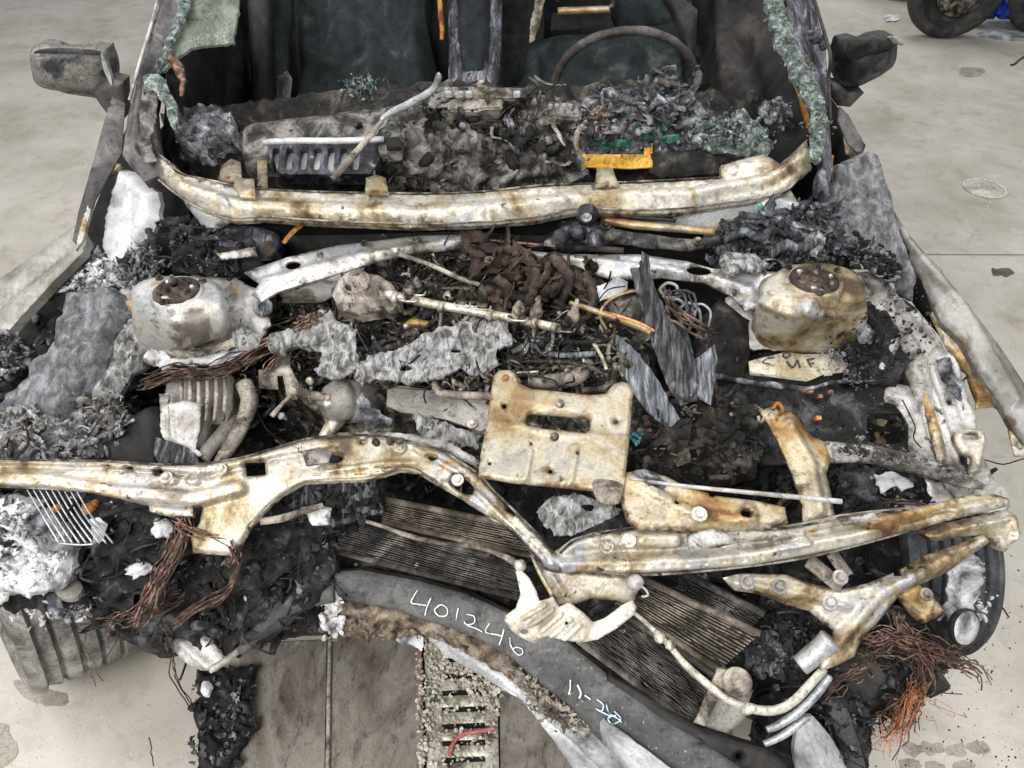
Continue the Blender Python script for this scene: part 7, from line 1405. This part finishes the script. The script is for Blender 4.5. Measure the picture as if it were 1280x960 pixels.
flakes('char_scraps', RW, SY, 160, (.006, .04), M['slab'], rc, seed=103, lift=.024)
flakes('white_scraps', [(1180, 780), (1230, 700), (1225, 760), (1195, 800)], Surf([(1180, 780, .5), (1230, 700, .58), (1195, 800, .48)]), 40, (.004, .02), M['ashwhite'], rc, seed=104, lift=.02)
wires('copper_wires', [(1090, 800, .58), (1115, 795, .60), (1150, 805, .59), (1180, 818, .56), (1215, 832, .50), (1232, 858, .42)], 16, 7, 2.2, M['copper'], rc, seed=21, fray=.4, label='tangle of bare copper wires')
wires('copper_wires', [(1075, 815, .57), (1110, 812, .585), (1145, 812, .58), (1170, 830, .55)], 18, 10, 2.0, M['copperdark'], rc, seed=22)
wires('copper_wires', [(1120, 765, .60), (1128, 785, .60), (1140, 805, .585), (1150, 828, .56)], 14, 6, 2.2, M['copperdark'], rc, seed=23)
wires('copper_wires', [(1150, 815, .58), (1156, 838, .54), (1148, 865, .48), (1130, 890, .40), (1115, 915, .32)], 26, 6, 1.5, M['copper'], rc, seed=24, fray=.9)
wires('frayed_strands', [(1146, 860, .50), (1135, 888, .42), (1118, 912, .34), (1100, 926, .28)], 34, 7, 1.0, M['copperhot'], rc, seed=25, fray=1.2, label='frayed bright orange copper strands')
wires('frayed_strands', [(1140, 870, .46), (1165, 880, .40), (1195, 896, .34)], 5, 8, .8, M['copperhot'], rc, seed=26, fray=1.2)
wires('copper_wires', [(1030, 870, .52), (1055, 850, .54), (1085, 835, .56)], 8, 4, 2.0, M['copperdark'], rc, seed=27)
dc = part('lamp_cap', rc, PZ(1206, 783, .6), label='round white lamp cap')
lathe('rim', PZ(1205, 784, .60), [(.026, -.007), (.029, 0), (.029, .004), (.0265, .005), (.026, .001)], M['brown'], dc, axis=(.35, -.7, .6), ns=36, noise=.0006)
lathe('face', PZ(1205, 784, .60)+np.array([.001, -.002, .002]), [(.026, -.004), (.0255, .0015), (.012, .0028), (.001, .003)], M['ashwhite'], dc, axis=(.35, -.7, .6), ns=36)
plate('lens_shell', [(1030, 870, .42), (1050, 862, .43), (1066, 900, .38), (1085, 960, .30), (1078, 985, .28), (1060, 985, .28), (1050, 930, .34)], M['bumper'], rc, step=4, amp=.004, th=.012, edge=(4, .006))
plate('lens_shell', [(1050, 806, .50), (1090, 818, .50), (1110, 850, .46), (1090, 880, .42), (1060, 865, .43)], M['rubber'], rc, step=4, amp=.008, ns=16, th=.02, rag=2)
plate('fin_sheet', [(1000, 900, .42), (1018, 896, .42), (1046, 930, .38), (1070, 985, .33), (1000, 985, .33), (994, 940, .38)], M['lip'], rc, step=3.5, amp=.002, th=.01, rag=1.5, relief=[('line', [(1004+k*6, 902), (1026+k*9, 975)], 2.2, .005) for k in range(5)], label='pale ribbed sheet')
plate('dark_rail', [(758, 838, .50), (790, 856, .50), (850, 898, .50), (900, 923, .50), (960, 938, .49), (985, 956, .48), (985, 985, .47), (930, 970, .47), (870, 944, .47), (800, 899, .475), (750, 858, .48)], M['trim'], bu, step=4, amp=.003, th=.03, edge=(5, .010), holes=[circ(873, 933, 3), circ(925, 948, 4)], label='dark perforated lower rail')
box('black_block', PZ(1168, 856, .42), (.035, .03, .03), M['rubber'], rc, rot=(10, 0, 20), bev=.003)

# ---------------- tyres ----------------
def tyre(c, R, W, ax, name_lab, m, grooves=6):
    w = part('front_wheel', at=c, label=name_lab); ax = np.array(ax, float); ax /= np.linalg.norm(ax)
    prof = [(R*.62, -W*.42), (R*.80, -W*.5), (R*.93, -W*.48), (R*.975, -W*.42)]
    n = grooves+1; gw = W*.022
    for i in range(n):
        a = -W*.40+i*(W*.80/n); b = a+W*.80/n
        cr = lambda h: R*(1-.11*(2*h/W)**2)
        prof += [(cr(a)-.010 if i else R*.978, a+.0005), (cr(a), a+gw), (cr((a+b)/2), (a+b)/2), (cr(b), b-gw), (cr(b)-.010 if i < n-1 else R*.978, b-.0005)]
    prof += [(R*.975, W*.42), (R*.93, W*.48), (R*.80, W*.5), (R*.62, W*.42)]
    o = lathe('tread', c, prof, m, w, axis=ax, ns=96, noise=.0006, ns_=26); sharp(o, 40)
    o = lathe('rim', c, [(R*.50, -W*.40), (R*.62, -W*.45), (R*.64, -W*.40), (R*.6, 0), (R*.64, W*.40), (R*.62, W*.45), (R*.5, W*.40)], M['mech'], w, axis=ax, ns=48)
    b = Bag()
    for k in range(5):
        up = np.array([0, 0, 1.0]); sd = np.cross(ax, up); t = k*2*math.pi/5; d = sd*math.cos(t)+up*math.sin(t)
        v, f = tube_geo([c+d*.04, c+d*R*.6], [.035, .022], 8); b.add(v, f)
    b.build('spokes', M['mech'], w)
    return w
cT = PZ(112, 842, 0.0); 
tyre(np.array([cT[0]-.02, cT[1]+.15, .28]), .28, .31, (.8, .72, -.2), 'left front wheel, dusty grooved tyre turned outwards', M['tyre'])
cT2 = PZ(1228, 806, 0.0)
tyre(PZ(1140, 700, .30), .19, .18, (1, -.05, 0), 'right front wheel with dark tyre', M['tyredark'])
